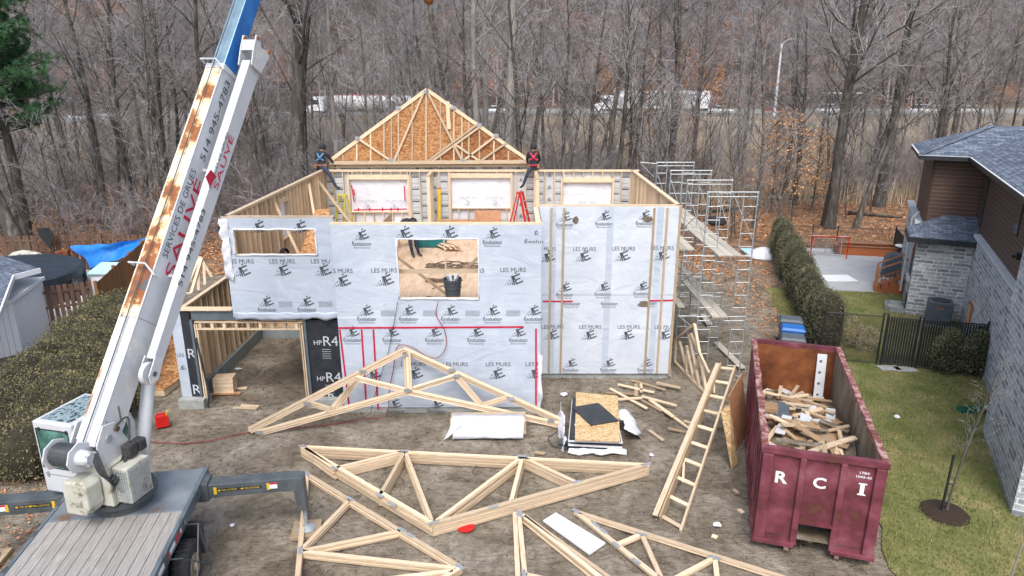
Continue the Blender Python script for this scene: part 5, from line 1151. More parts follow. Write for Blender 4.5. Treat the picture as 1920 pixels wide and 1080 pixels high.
bl_ = [gz(525, 908, 690, 955), gz(460, 928, 635, 967), gz(645, 920, 762, 945), gz(400, 968, 538, 975), gz(422, 948, 600, 1045), gz(455, 1000, 575, 993), gz(548, 925, 548, 985), gz(570, 925, 572, 965), gz(575, 985, 742, 1030), gz(567, 1000, 672, 1058), gz(615, 1003, 728, 1085),
      gq(755, 190, 958, 338), gq(845, 333, 948, 355), gq(750, 343, 820, 395), gq(925, 295, 1040, 330), gq(950, 315, 985, 345), ((437, 764), (482, 766)), ((452, 760), (486, 762)), ((1003, 848), (1022, 851)), ((1385, 955), (1394, 962)), ((1335, 1004), (1345, 1008)), ((1376, 918), (1384, 925))]
for i, (a, b) in enumerate(bl_):
    z = .025 + .04 * (i % 3 if i < 11 else 0); p, q = G(*a, z), G(*b, z)
    boardthing('scrap_board', p, q, .09 + .03 * (i % 4 == 2), .036, 'short scrap board on the soil ' + ('in the loose heap right of the board pile' if i < 11 else 'between the board pile and the ladder frame' if i < 16 else 'in front of the garage' if i < 18 else 'lying alone in the yard'), 'board',
               'wood' if i % 3 else 'wood_old', group='scrap boards ' + ('heap' if i < 11 else 'row' if i < 16 else 'at the garage' if i < 18 else 'alone in the yard'))
for i, (u, v, s, c_) in enumerate(((1058, 740, .16, 'wrap_w'), (1221, 855, .07, 'sheet_w'), (447, 692, .12, 'sheet_w'), (436, 985, .07, 'sheet_w'), (1345, 985, .1, 'wrap_w'))):
    p = G(u, v, .02); mb = MB(); mb.poly([p + Vector((math.cos(a) * s * random.uniform(.6, 1.3), math.sin(a) * s * random.uniform(.5, 1), random.uniform(0, .05))) for a in [k * .9 for k in range(7)]])
    one('plastic_scrap', mb, c_, 'crumpled white scrap ' + ('right of the tall wrapped wall', 'near the ladder frame', 'on the garage soil', 'beside the outrigger foot', 'at the foot of the ladder frame')[i], 'litter')
one('red_disc', MB().lathe([(.02, 0), (.19, 0), (.2, .03), (.1, .05), (.02, .05)], c=G(873, 989), n=20), 'red', 'flat red lid half under the near corner of the big truss bundle', 'lid')
one('drink_can', MB().tube([G(583, 976, .035), G(589, 980, .035)], .034, 12), 'red', 'red drink can lying left of the flat truss', 'can')
def cable(name, pts, r, m, label): return one(name, MB().tube(pts, r, 6), m, label, 'hose' if 'hose' in name else 'cable')
def smooth(P, n=5):
    out = []; 
    for i in range(len(P) - 1):
        p0, p1, p2, p3 = P[max(0, i - 1)], P[i], P[i + 1], P[min(len(P) - 1, i + 2)]
        for k in range(n):
            t = k / n; out.append(.5 * ((2 * p1) + (p2 - p0) * t + (2 * p0 - 5 * p1 + 4 * p2 - p3) * t * t + (3 * p1 - p0 - 3 * p2 + p3) * t ** 3))
    return out + [P[-1]]
Pw = [PY(822, 565, 18.05), PY(818, 590, 18.12), PY(834, 620, 18.12), PY(836, 650, 18.1), PY(822, 670, 18.08), PY(800, 668, 18.05), PY(770, 650, 18.1), PY(745, 650, 18.12), PY(738, 690, 18.1), PY(730, 730, 18.1), G(725, 778, .02), G(690, 785, .02), G(600, 798, .02), G(470, 810, .02), G(400, 825, .02), G(340, 831, .02), G(275, 828, .02)]
cable('air_hose', smooth(Pw), .012, 'hose', 'long red air hose hanging from the big window and running over the soil')
Pk = [PY(746, 565, 18.1), PY(738, 610, 18.12), PY(728, 660, 18.12), PY(712, 710, 18.12), PY(700, 750, 18.12), G(690, 778, .02), G(640, 792, .02)]
cable('power_cable', smooth(Pk), .009, 'black', 'thin black cable hanging from the left corner of the big window')
for i, (u, v) in enumerate(((640, 745), (910, 880), (1110, 925), (960, 1010), (1250, 905), (735, 905), (860, 905), (1400, 1010), (600, 1070), (460, 880))):
    c0 = G(u, v, .015); r1 = random.Random(i); pts = [c0 + Vector((math.cos(a + i) * .2 * (1 + .3 * r1.random()) * (1 + k * .1), math.sin(a + i) * .16 * (1 + k * .08), .02 * r1.random())) for k, a in enumerate([j * .55 for j in range(7)])]
    one('steel_band', MB().tube(smooth(pts, 3), .006, 5), 'black', 'thin dark curl of cut strapping lying on the soil', 'strapping', 'curls of cut strapping on the soil')
Pc = [G(1056, 836, .03), G(1040, 838, .02), G(1028, 822, .02), G(1040, 812, .02), G(1052, 804, .02), G(1062, 790, .02)]
cable('power_cable', smooth(Pc), .01, 'black', 'black cord looping from the dark reel beside the board pile')
for i, (P_, m, lb) in enumerate((((G(1352, 772, 1.35), G(1368, 758, 1.5), G(1384, 868, .02), G(1372, 880, .02)), 'osb_l', 'narrow pale board leaning against the container, left of the brown sheet'), ((G(1366, 744, 1.7), G(1392, 700, 1.9), G(1402, 812, .02), G(1383, 842, .02)), 'ply_red', 'brown plywood sheet leaning against the left side of the container'))):
    n_ = (P_[1] - P_[0]).cross(P_[3] - P_[0]).normalized() * .02; one('leaning_sheet', MB().prism(P_, n_), m, lb, 'plywood sheet')
for i, (u, v, a, L_) in enumerate(((1500, 372, .1, 5), (1640, 405, -.5, 3.5), (1350, 395, .4, 4), (1720, 420, .8, 2.5), (300, 440, .3, 4), (470, 440, -.3, 5))):
    c = G(u, v); z = tz(c.x, c.y) + .08; d = Vector((math.cos(a), math.sin(a), 0)) * L_ / 2
    one('fallen_log', MB().tube([c - d + ZUP * z, c + ZUP * (z + .05) + d.cross(ZUP) * .04, c + d + ZUP * z], [.13, .11, .07], 8), 'bark', 'fallen grey log on the woodland floor, ' + ('behind the beech saplings', 'left of the flared tree foot', 'behind the scaffold', 'left of the brown siding', 'behind the blue tarpaulin', 'left of the roofless house')[i], 'log', smooth=True)
# ================================================================== CRANE TRUCK
O_ = Vector((-6.55, 12.77, 0)); truck = thing('crane_truck', 'white telescopic boom crane on a grey flat deck truck with outriggers spread', 'crane truck', O_, R(8.9))
def T(mb, name, m, **k): return mb.build(name, m, truck, world=False, **k)
T(MB().box((-2.4, -9, 1.36), (0, -1.53, 1.44)), 'deck_frame', 'dgrey')
for k in range(12): T(MB().beam((-2.3 + k * .2, -9, 1.47), (-2.3 + k * .2, -1.53, 1.47), .188, .05), 'deck_plank', 'deckw')
T(MB().box((-2.4, -1.52, 1.36), (0, 0, 1.497)), 'steel_deck', 'decksteel', bevel=.01)
T(MB().box((-2.47, -9, 1.28), (-2.403, .02, 1.505)), 'side_rail', 'steel'); sr = T(MB().box((.003, -9, 1.26), (.075, .02, 1.505)), 'side_rail', 'steel')
for k in range(12): T(MB().box((.077, -8.9 + k * .6, 1.33), (.081, -8.62 + k * .6, 1.42)), 'reflector', 'tape'); T(MB().box((.077, -8.61 + k * .6, 1.33), (.081, -8.33 + k * .6, 1.42)), 'reflector', 'sheet_w')
for k in range(9):
    for x in (-2.48, .05): T(MB().box((x, -8.6 + k * .95, 1.30), (x + .05, -8.45 + k * .95, 1.52)), 'stake_pocket', 'dgrey')
for x in (-1.75, -.65): T(MB().box((x - .06, -9, 1.0), (x + .06, -.1, 1.36)), 'chassis_beam', 'dgrey')
def wheel(x, y, r=.5, w_=.26, parent=truck):
    o = MB().tube([(x - w_ / 2, y, r), (x - w_ / 2 + .04, y, r), (x + w_ / 2 - .04, y, r), (x + w_ / 2, y, r)], [r * .9, r, r, r * .9], 28); k = o.build('wheel', 'black', parent, world=False)
    mb = MB()
    for j in range(30):
        a = j / 30 * 6.283; c, s_ = math.cos(a), math.sin(a); mb.beam((x - w_ / 2 + .02, y + c * (r + .005), r + s_ * (r + .005)), (x + w_ / 2 - .02, y + c * (r + .005), r + s_ * (r + .005)), .05, .02, up=(0, c, s_))
    mb.build('tread', 'black', k, world=False)
    MB().tube([(x + w_ / 2 - .05, y, r), (x + w_ / 2 + .012, y, r)], [r * .58, r * .5], 20).tube([(x + w_ / 2, y, r), (x + w_ / 2 + .07, y, r)], r * .2, 12).build('rim', 'rustgrey', k, world=False)
for y in (-1.9, -3.2):
    for x in (.06, -.28, -2.46, -2.12): wheel(x, y)
T(MB().box((-.42, -1.32, .35), (.24, -1.29, 1.1)), 'mud_flap', 'black')
fr = MB(); fr.beam((.3, -1.7, 1.3), (.42, -2.7, .3), .018, .018); fr.beam((.3, -2.7, 1.3), (.42, -1.7, .35), .02, .02); fr.beam((.42, -1.7, .35), (.42, -2.8, .3), .02, .02); fr.beam((.3, -1.7, 1.3), (.42, -1.7, .35), .02, .02); fr.beam((.05, -1.7, 1.3), (.3, -1.7, 1.3), .02, .02); fr.beam((.05, -2.7, 1.3), (.3, -2.7, 1.3), .02, .02); T(fr, 'side_frame', 'dgrey')
# outriggers
def outr(sg, x0, L_, y):
    e = x0 + sg * L_; T(MB().box((x0, y - .16, 1.12), (e, y + .16, 1.42)), 'outrigger_beam', 'steel_d', bevel=.015)
    T(MB().box((x0 - sg * .3, y - .2, 1.06), (x0 + sg * .12, y + .2, 1.48)), 'outrigger_box', 'steel_d', bevel=.015)
    T(MB().prism([(e - sg * .1, y - .17, 1.44), (e + sg * .16, y - .17, 1.40), (e + sg * .18, y - .17, .62), (e, y - .17, .62)], (0, .3, 0)), 'outrigger_leg', 'steel_d', bevel=.015)
    T(MB().tube([(e + sg * .1, y, .62), (e + sg * .1, y, .1)], .045, 12), 'jack_rod', 'plate'); T(MB().lathe([(.2, 0), (.2, .02), (.05, .09)], c=(e + sg * .1, y, .075), n=22), 'foot_plate', 'plate')
    T(MB().box((e - .3 + sg * .1, y - .3, -.02), (e + .3 + sg * .1, y + .3, .072)), 'wood_pad', 'wood_old', bevel=.01)
    for xx in (x0 + sg * .25, x0 + sg * (L_ - .55)): T(MB().box((xx - .03, y - .163, 1.2), (xx + .03, y - .161, 1.36)), 'yellow_mark', 'yellow')
    for i, xx in enumerate((x0 + sg * .5, x0 + sg * (L_ - .9))):
        lb = T(MB().box((xx - .22, y - .163, 1.25), (xx + .22, y - .161, 1.32)), 'label_plate', 'trim'); t = MB()
        text(t, ('FULL EXTEND', 'MID EXTEND')[i], (xx + .03, y - .165, 1.285), (1, 0, 0), (0, 0, 1), .035, .3); t.prism([(xx - .21, y - .166, 1.285), (xx - .15, y - .166, 1.31), (xx - .15, y - .166, 1.26)], (0, .001, 0)); t.build('lettering', 'yellow', lb, world=False)
    T(MB().box((e - sg * .45 - .08, y - .163, 1.22), (e - sg * .45 + .08, y - .161, 1.36)), 'sticker', 'sheet_w'); T(MB().box((e - sg * .45 - .08, y - .165, 1.32), (e - sg * .45 + .08, y - .163, 1.36)), 'sticker', 'tape')
outr(1, .08, 1.85, -.42); outr(-1, -2.48, 1.65, -.42)
# turret, boom heading frame
C0_ = Vector((-7.6, 11.56, 0)); ha = Vector((.2373, .9714, 0)); hb = Vector((.9714, -.2373, 0))
def BP(a, b, z): return C0_ + ha * a + hb * b + ZUP * z
def onb(u, v, b):
    r = ray(u, v); p0 = C0_ + hb * b; t_ = (p0 - Vector((0, 0, CAMH))).dot(hb) / r.dot(hb); p = Vector((0, 0, CAMH)) + r * t_; return p
def lb_(p): d = p - C0_; return d.dot(ha), d.dot(hb), d.z
def cbox(a0, a1, b0, b1, z0, z1, mb=None): return (mb or MB()).hexa([BP(a0, b0, z0), BP(a0, b1, z0), BP(a1, b1, z0), BP(a1, b0, z0), BP(a0, b0, z1), BP(a0, b1, z1), BP(a1, b1, z1), BP(a1, b0, z1)])
def cb(name, m, *a, bev=.015): return cbox(*a).build(name, m, truck, bevel=bev)
rg = MB().lathe([(.52, 1.5), (.52, 1.62), (.50, 1.66), (.62, 1.69), (.63, 1.78), (.58, 1.80)], c=C0_, n=40).build('slewing_ring', 'dgrey', truck)
for k in range(26): a = k / 26 * 6.283; MB().tube([C0_ + Vector((math.cos(a) * .6, math.sin(a) * .6, 1.79)), C0_ + Vector((math.cos(a) * .6, math.sin(a) * .6, 1.83))], .017, 6).build('bolt', 'rustgrey', rg)
for sb_ in (-.30, .27):
    MB().prism([BP(-.55, sb_, 1.83), BP(.45, sb_, 1.83), BP(.5, sb_, 2.3), BP(.05, sb_, 2.9), BP(-.15, sb_, 3.35), BP(-.42, sb_, 3.4), BP(-.62, sb_, 3.1), BP(-.62, sb_, 2.4)], hb * .035).build('turret_plate', 'white', truck, bevel=.008)
MB().tube([BP(-.36, -.33, 3.12), BP(-.36, .34, 3.12)], .07, 14).build('pivot_pin', 'plate', truck)
MB().tube([BP(-.17, .31, 3.22), BP(-.17, .36, 3.22)], .05, 12).build('pivot_pin', 'rustgrey', truck)
# tank, radiator, reservoir, winch
MB().prism([BP(-.62, -.28, 1.84), BP(-.62, .16, 1.84), BP(-.62, .24, 2.0), BP(-.62, .24, 2.42), BP(-.55, .1, 2.52), BP(-.62, -.22, 2.5), BP(-.62, -.28, 2.3)], ha * .55 * -1 + ha * .2).build('oil_tank', 'cream', truck, bevel=.03)
cb('housing', 'cream', -.6, .35, -.25, .40, 1.84, 2.65)
cb('oil_cooler', 'cream', -.52, .02, .42, .74, 1.9, 2.62); gr_ = MB()
for k in range(11): gr_.beam(BP(-.50, .746, 1.94 + k * .06), BP(0, .746, 1.94 + k * .06), .012, .01, up=hb)
for k in range(9): gr_.beam(BP(-.48 + k * .058, .75, 1.92), BP(-.48 + k * .058, .75, 2.58), .012, .01, up=hb)
for k in range(6): gr_.beam(BP(-.525, .46 + k * .05, 1.92), BP(-.525, .46 + k * .05, 2.58), .012, .01, up=ha)
for k in range(11): gr_.beam(BP(-.53, .44, 1.94 + k * .06), BP(-.53, .73, 1.94 + k * .06), .012, .01, up=ha)
gr_.build('cooler_grille', 'plate', truck)
cb('reservoir', 'black', -.25, -.02, .40, .60, 2.66, 2.92, bev=.04); cb('reservoir', 'black', .0, .2, .40, .60, 2.66, 2.9, bev=.04)
wd_ = MB().tube([BP(-.80, -.42, 2.95), BP(-.80, .06, 2.95)], .20, 26).build('winch_drum', 'dgrey', truck); 
for k in range(14): b = -.40 + k * .033; MB().tube([BP(-.80 + .205 * math.cos(a), b + .033 * a / 6.283, 2.95 + .205 * math.sin(a)) for a in [j / 18 * 6.283 for j in range(19)]], .011, 5, cap=False).build('rope_turn', 'dgrey', wd_)
def ringpoly(b, r, n=10): return [BP(-.80 + r * math.cos(i / n * 6.283), b, 2.95 + r * math.sin(i / n * 6.283)) for i in range(n)]
for b in (-.45, .07): MB().prism([*ringpoly(b, .29, 8)], hb * .03).build('winch_flange', 'white', truck, bevel=.01)
mt = MB().tube([BP(-.80, .1, 2.95), BP(-.80, .34, 2.95)], [.15, .11], 14).build('winch_motor', 'white', truck)
for k in range(8): a = k / 8 * 6.283; MB().tube([BP(-.80 + .12 * math.cos(a), .3, 2.95 + .12 * math.sin(a)), BP(-.80 + .12 * math.cos(a), .37, 2.95 + .12 * math.sin(a))], .018, 6).build('motor_bolt', 'plate', mt)
for i in range(6):
    pts = [BP(-.78 + .02 * i, .34, 2.9 + .03 * i), BP(-.85, .5 + .03 * i, 2.7), BP(-.66, .48 + .02 * i, 2.5 - .03 * i), BP(-.45, .38 + .03 * i, 2.45 + .05 * (i % 2)), BP(-.2, .36 + .02 * i, 2.2 + .25 * (i % 3))]
    MB().tube(smooth(pts, 4), .016, 6).build('hydraulic_hose', 'black', truck)
MB().tube(smooth([BP(-.2, .36, 3.3), BP(.05, .4, 3.35), BP(-.1, .5, 3.0), BP(-.3, .52, 2.6), BP(-.45, .5, 2.0)], 5), .018, 6).build('hydraulic_hose', 'black', truck)
# cab
ca0, ca1, cb0, cb1, cz0, cz1 = -.15, 1.2, -1.66, -.74, 1.58, 3.12
cab = MB().prism([BP(ca0, cb0, cz0), BP(ca0, cb0, cz1), BP(ca1 - .1, cb0, cz1), BP(ca1 + .15, cb0, 2.45), BP(ca1, cb0, cz0)], hb * (cb1 - cb0)).build('cab', 'white_c', truck, bevel=.03)
def panel(nm, P_, m, par=cab, d=.006):
    n_ = (P_[1] - P_[0]).cross(P_[2] - P_[0]).normalized() * d; return MB().prism([p - n_ * .5 for p in P_], n_).build(nm, m, par)
panel('rear_window', [BP(ca0 - .004, cb0 + .08, 2.15), BP(ca0 - .004, cb1 - .12, 2.15), BP(ca0 - .004, cb1 - .12, 2.96), BP(ca0 - .004, cb0 + .08, 2.96)], 'glass')
panel('roof_window', [BP(ca0 + .1, cb0 + .1, cz1 + .004), BP(ca0 + .1, cb1 - .12, cz1 + .004), BP(ca1 - .18, cb1 - .12, cz1 + .004), BP(ca1 - .18, cb0 + .1, cz1 + .004)], 'roofglass')
panel('side_window', [BP(ca0 + .12, cb1 + .004, 2.2), BP(ca1 - .05, cb1 + .004, 2.2), BP(ca1 - .15, cb1 + .004, 3.0), BP(ca0 + .12, cb1 + .004, 3.0)], 'glass')
panel('door_seam', [BP(ca0 - .003, cb0 + .06, 1.98), BP(ca0 - .003, cb1 - .06, 1.98), BP(ca0 - .003, cb1 - .06, 1.985), BP(ca0 - .003, cb0 + .06, 1.985)], 'trim')
for b in (cb0 + .12, cb1 - .16):
    panel('latch', [BP(ca0 - .01, b, 1.93), BP(ca0 - .01, b + .04, 1.93), BP(ca0 - .01, b + .04, 2.04), BP(ca0 - .01, b, 2.04)], 'plate', d=.02); panel('window_clip', [BP(ca0 - .01, b, 2.93), BP(ca0 - .01, b + .05, 2.93), BP(ca0 - .01, b + .05, 3.0), BP(ca0 - .01, b, 3.0)], 'trim', d=.02)
for (b0_, b1_, z0_, z1_) in ((cb0 + .06, cb1 - .10, 2.13, 2.15), (cb0 + .06, cb1 - .10, 2.96, 2.98), (cb0 + .06, cb0 + .08, 2.13, 2.98), (cb1 - .12, cb1 - .10, 2.13, 2.98)):
    panel('window_seal', [BP(ca0 - .005, b0_, z0_), BP(ca0 - .005, b1_, z0_), BP(ca0 - .005, b1_, z1_), BP(ca0 - .005, b0_, z1_)], 'trim', d=.012)
MB().prism([BP(ca1 - .3, cb1 + .14, cz1 - .1), BP(ca1 - .3, cb1 + .2, cz1 + .02), BP(ca1 - .1, cb1 + .2, cz1 + .1), BP(ca1 - .1, cb1 + .14, cz1 - .04)], hb * .1).build('work_lamp', 'white_c', truck)
# boom
p1, p2 = lb_(onb(195, 729, 0)), lb_(onb(406, 115, 0)); bd = Vector((p2[0] - p1[0], 0, p2[2] - p1[2])).normalized(); BD = ha * bd.x + ZUP * bd.z; BN = -ha * bd.z + ZUP * bd.x
S0 = BP(p1[0], 0, p1[2])
def bs(u, v): return (onb(u, v, 0) - S0).dot(BD)
def bsec(s0, s1, wd, dp, name, mats, off=0., bev=.02, taper=0.):
    P_ = []
    for s_, ww in ((s0, wd), (s1, wd - taper)):
        c = S0 + BD * s_ - BN * off; P_ += [[c - hb * ww / 2, c + hb * ww / 2, c + hb * ww / 2 - BN * dp, c - hb * ww / 2 - BN * dp]]
    a, b = P_; mb = MB(); k = 0; mb.v = a + b; r_ = .5
    mb.face((0, 1, 5, 4), 0, None, r_); mb.face((1, 2, 6, 5), 1, None, r_); mb.face((2, 3, 7, 6), 1, None, r_); mb.face((3, 0, 4, 7), 1, None, r_); mb.face((0, 3, 2, 1), 1, None, r_); mb.face((4, 5, 6, 7), 1, None, r_)
    return mb.build(name, mats, truck, bevel=bev)
sR = bs(232, 590); sE = bs(404, 118); s0_ = bs(168, 838)
bm = bsec(s0_, sR, .42, .56, 'boom_base', ['white', 'white']); bu = bsec(sR, sE, .42, .56, 'boom_outer', ['rustpaint', 'white_c'])
bi = bsec(sE - .2, sE + 9, .34, .46, 'boom_inner', ['greyblue', 'blue'], .05); bi2 = bsec(sE + 8.8, sE + 17.5, .27, .38, 'boom_tip', ['greyblue', 'blue'], .09)
for sgn in (-1, 1): MB().beam(S0 + BD * (s0_ + .1) + hb * sgn * .2 + BN * .006, S0 + BD * sE + hb * sgn * .2 + BN * .006, .03, .012, up=BN).build('boom_edge', 'rustpaint2' if sgn < 0 else 'white', truck)
MB().tube([S0 + BD * (s0_ - .1) + BN * .06, S0 + BD * sR * .5 + BN * .05, S0 + BD * (sE + 17.5) + BN * .1], .012, 6).build('hoist_rope', 'dgrey', truck)
for s_ in (sE, bs(262, 492)): MB().tube([S0 + BD * s_ - hb * .28 + BN * .0, S0 + BD * s_ - hb * .28 + BN * .16, S0 + BD * s_ + hb * .1 + BN * .16, S0 + BD * (s_ - .18) + hb * .28 + BN * .04, S0 + BD * (s_ - .18) + hb * .28 - BN * .1], .02, 8).build('rope_guide', 'white_c', truck)
bsec(sE - .12, sE, .47, .60, 'boom_collar', ['white', 'white_c'], -.02)
def btext(items, b, dirD, dirN, parent):
    for sx, u, v, h, w_, m in items:
        p = onb(u, v, b + .004); t = MB(); text(t, sx, p, dirD, dirN, h, w_); t.build('lettering', m, parent)
btext([('SERVICES DE GRUES', 337, 398, .15, 2.0, 'print'), ('SAUVÉ', 345, 425, .34, 2.2, 'tape'), ('514 945-4783', 404, 225, .16, 2.0, 'print')], .212, BD, BN, bu)
an = MB(); pc = onb(222, 762, .214)
for k in range(9): a = -.5 + k * .16; q = pc - BD * math.cos(a) * .34 - BN * math.sin(a) * .34; an.beam(q, q - BD * math.cos(a) * .03 - BN * math.sin(a) * .03, .014, .004, up=hb)
an.beam(pc, pc - ZUP * .3, .03, .01, up=hb); an.build('angle_gauge', 'rustgrey', bm)
# stowed jib on the right of the boom
JB = .47; j1, j2 = onb(281, 672, JB), onb(462, 112, JB); JD = (j2 - j1).normalized(); JN = JD.cross(hb); JN = JN if JN.z > 0 else -JN; JN = -JN if JN.dot(BN) < 0 else JN
mb = MB(); A_ = [j1 + hb * x + JN * y for x, y in ((-.09, 0), (.09, 0), (.09, -.27), (-.09, -.27))]; B_ = [j2 + hb * x + JN * y for x, y in ((-.11, .0), (.10, .0), (.10, -.42), (-.11, -.42))]
mb.hexa(A_ + B_, 0, .5); jb = mb.build('jib', 'white_c', truck, bevel=.015)
btext([('SERVICES DE GRUES', 410, 300, .08, 1.35, 'print'), ('SAUVÉ', 419, 303, .19, 1.3, 'tape'), ('514 945-4783', 360, 463, .13, 1.7, 'print')], JB + .104, JD, JN, jb)
p = onb(393, 350, JB + .104); MB().prism([p + JD * a + JN * b for a, b in ((0, 0), (.3, -.1), (.34, .12), (.12, .2))], hb * .004).build('emblem', 'tape', jb)
for x in (-.17, .16):
    MB().prism([j2 + hb * x + JD * -.15 + JN * .02, j2 + hb * x + JD * .25 + JN * .12, j2 + hb * x + JD * .55 + JN * .16, j2 + hb * x + JD * .62 + JN * .04, j2 + hb * x + JD * .42 - JN * .12, j2 + hb * x + JD * .5 - JN * .38, j2 + hb * x + JD * .4 - JN * .46, j2 + hb * x - JD * .1 - JN * .36], hb * .03).build('fork_plate', 'white', jb, bevel=.01)
    for y in (.09, -.40): MB().tube([j2 + hb * (x - .02) + JD * .52 + JN * y * .98, j2 + hb * (x + .05) + JD * .52 + JN * y * .98], .05, 12).build('pin_boss', 'leather', jb)
MB().hexa([j2 + hb * a + JD * c + JN * b for a, b, c in ((-.17, .06, .2), (.19, .06, .2), (.19, .1, .45), (-.17, .1, .45), (-.17, .085, .2), (.19, .085, .2), (.19, .125, .45), (-.17, .125, .45))]).build('fork_web', 'white_c', jb)
jt = j1 - JD * .05
for x in (-.13, .10): MB().prism([jt + hb * x + JD * .1 + JN * .02, jt + hb * x - JD * .3 + JN * .02, jt + hb * x - JD * .42 - JN * .1, jt + hb * x - JD * .3 - JN * .26, jt + hb * x + JD * .1 - JN * .22], hb * .025).build('sheave_plate', 'white', jb, bevel=.008)
MB().tube([jt - JD * .22 - JN * .1 - hb * .05, jt - JD * .22 - JN * .1 + hb * .05], .22, 24).build('sheave', 'white', jb); MB().tube([jt - JD * .22 - JN * .1 - hb * .14, jt - JD * .22 - JN * .1 + hb * .14], .05, 12).build('sheave_pin', 'dgrey', jb)
for s_ in (.25, .6): c = j1.lerp(j2, s_); MB().beam(c - hb * .08 - JN * .1, c - hb * .3 - JN * .1, .05, .05).build('jib_bracket', 'white', jb)
# lift cylinder under the boom
y0, y1 = BP(.42, .12, 2.0), onb(284, 655, .12); d_ = (y1 - y0).normalized(); MB().tube([y0, y0 + d_ * 2.3], .125, 18).tube([y0 + d_ * 2.3, y0 + d_ * 2.38], .14, 18).build('lift_cylinder', 'white_c', truck); MB().tube([y0 + d_ * 2.3, y1 + d_ * 1.2], .075, 14).build('cylinder_rod', 'plate', truck)
# rope, ball and slings to the gable
tip = S0 + BD * (sE + 17.5); hookp = PY(804, 4, 29.2)
bsec(sE + 17.4, sE + 18.0, .5, .7, 'boom_head', ['white_c', 'white_c'], -.05)
tp2 = Vector((hookp.x, hookp.y, (S0 + BD * (sE + 18)).z)); MB().tube([S0 + BD * (sE + 17.8), tp2, hookp], .014, 6).build('hoist_rope', 'dgrey', truck)
hb_ = thing('hook_ball', 'red headache ball and sling hanging on the crane rope above the gable peak', 'hook ball', hookp)
MB().lathe([(.03, .5), (.05, .4), (.16, .32), (.21, .18), (.2, .05), (.12, -.06), (.04, -.1)], c=hookp, n=20).build('ball', 'rust', hb_, smooth=True); MB().tube([hookp - ZUP * .1, apex + Vector((.02, -.08, -.1))], .022, 6).build('sling', 'strap', hb_)
# ================================================================== MAROON CONTAINER
DP = Vector((5.0, 12.15, 0)); dmp = thing('rubbish_container', 'open maroon steel roll-off container lettered R C I, full of building waste', 'container', DP, R(-16.5))
DW, DL, DZ0, DZ1 = 2.30, 6.2, .22, 2.35
def Dm(mb, name, m, par=None, **k): return mb.build(name, m, par or dmp, world=False, **k)
Dm(MB().box((.05, .06, DZ0), (.10, DL, DZ1 - .1)), 'side_wall', ['dump']); Dm(MB().box((DW - .10, .06, DZ0), (DW - .05, DL, DZ1 - .1)), 'side_wall', 'dump')
for x, m in ((.103, 'rust'), (DW - .103, 'rustgrey')): Dm(MB().box((x - .001, .1, .35), (x + .001, DL - .06, DZ1 - .1)), 'inner_lining', m)
Dm(MB().box((.1, DL - .06, DZ0), (DW - .1, DL, DZ1 - .1)), 'end_wall', 'dump'); Dm(MB().box((.104, DL - .064, .35), (DW - .104, DL - .0605, DZ1 - .1)), 'inner_lining', 'rust')
Dm(MB().box((.1, .06, .33), (DW - .1, DL - .07, .36)), 'floor', 'rustgrey')
fw_ = Dm(MB().box((.1, .06, .78), (DW - .1, .10, DZ1 - .1)).box((.1, .06, DZ0), (.78, .10, .779)).box((1.52, .06, DZ0), (DW - .1, .10, .779)), 'front_wall', 'dump')
def rim(a, b):
    L_ = (Vector(b) - Vector(a)).length; n_ = max(2, int(L_ / .3)); mb = MB(); pts = [Vector(a).lerp(Vector(b), i / n_) + Vector((random.uniform(-.012, .012), random.uniform(-.012, .012), random.uniform(-.012, .012)) if 0 < i < n_ else (0, 0, 0)) for i in range(n_ + 1)]
    for p, q in zip(pts[:-1], pts[1:]): mb.beam(p, q, .13, .12, r=.5, e=.004)
    return mb
for a, b, m in (((.06, 0, DZ1 - .05), (.06, DL, DZ1 - .05), 'dumprim'), ((DW - .06, 0, DZ1 - .05), (DW - .06, DL, DZ1 - .05), 'dumprim'), ((-.0, .05, DZ1 - .05), (DW, .05, DZ1 - .05), 'dump'), ((0, DL, DZ1 - .055), (DW, DL, DZ1 - .055), 'dump')): Dm(rim(a, b), 'top_rim', m)
for x, ww in ((.12, .22), (.78, .13), (1.52, .13), (DW - .12, .22)):
    Dm(MB().prism([(x - ww / 2, .06, DZ0), (x + ww / 2, .06, DZ0), (x + ww / 2 * .9, .06, DZ1 - .12), (x - ww / 2 * .9, .06, DZ1 - .12)], (0, -.085, 0)), 'front_rib', 'dump', bevel=.02)
Dm(MB().box((0, -.04, .16), (.80, .14, .26)), 'bottom_rail', 'dump', bevel=.01); Dm(MB().box((1.50, -.04, .16), (DW, .14, .26)), 'bottom_rail', 'dump', bevel=.01)
Dm(MB().box((.8, -.01, .74), (1.5, .08, .80)), 'notch_lintel', 'dump'); Dm(MB().box((.8, .25, .2), (1.5, .33, .28)), 'notch_bar', 'rustgrey'); Dm(MB().box((1.1, .12, .25), (1.16, .5, .32)), 'notch_bar', 'rustgrey'); Dm(MB().box((.8, .45, .25), (1.5, .5, .77)), 'notch_back', 'black')
for k in range(13):
    y = .3 + k * .47
    for x in (0, DW - .05): Dm(MB().prism([(x + (0 if x < .1 else .0), y - .06, DZ0), (x, y + .06, DZ0), (x, y + .06, DZ1 - .14), (x, y - .06, DZ1 - .14)], (.055 if x < .1 else .05, 0, 0)), 'side_rib', 'dump', bevel=.01)
for x in (.03, DW - .03): Dm(MB().box((x - .05, 0, .14), (x + .05, DL, .26)), 'side_rail', 'dump')
for x in (.66, 1.62):
    Dm(MB().box((x - .04, .0, .02), (x - .02, .2, .2)).box((x + .05, .0, .02), (x + .07, .2, .2)), 'wheel_bracket', 'dump'); Dm(MB().tube([(x - .03, .08, .1), (x + .05, .08, .1)], .1, 16), 'ground_wheel', 'rustgrey')
    Dm(MB().box((x - .06, DL - .3, .0), (x + .06, DL, .2)), 'ground_wheel', 'rustgrey')
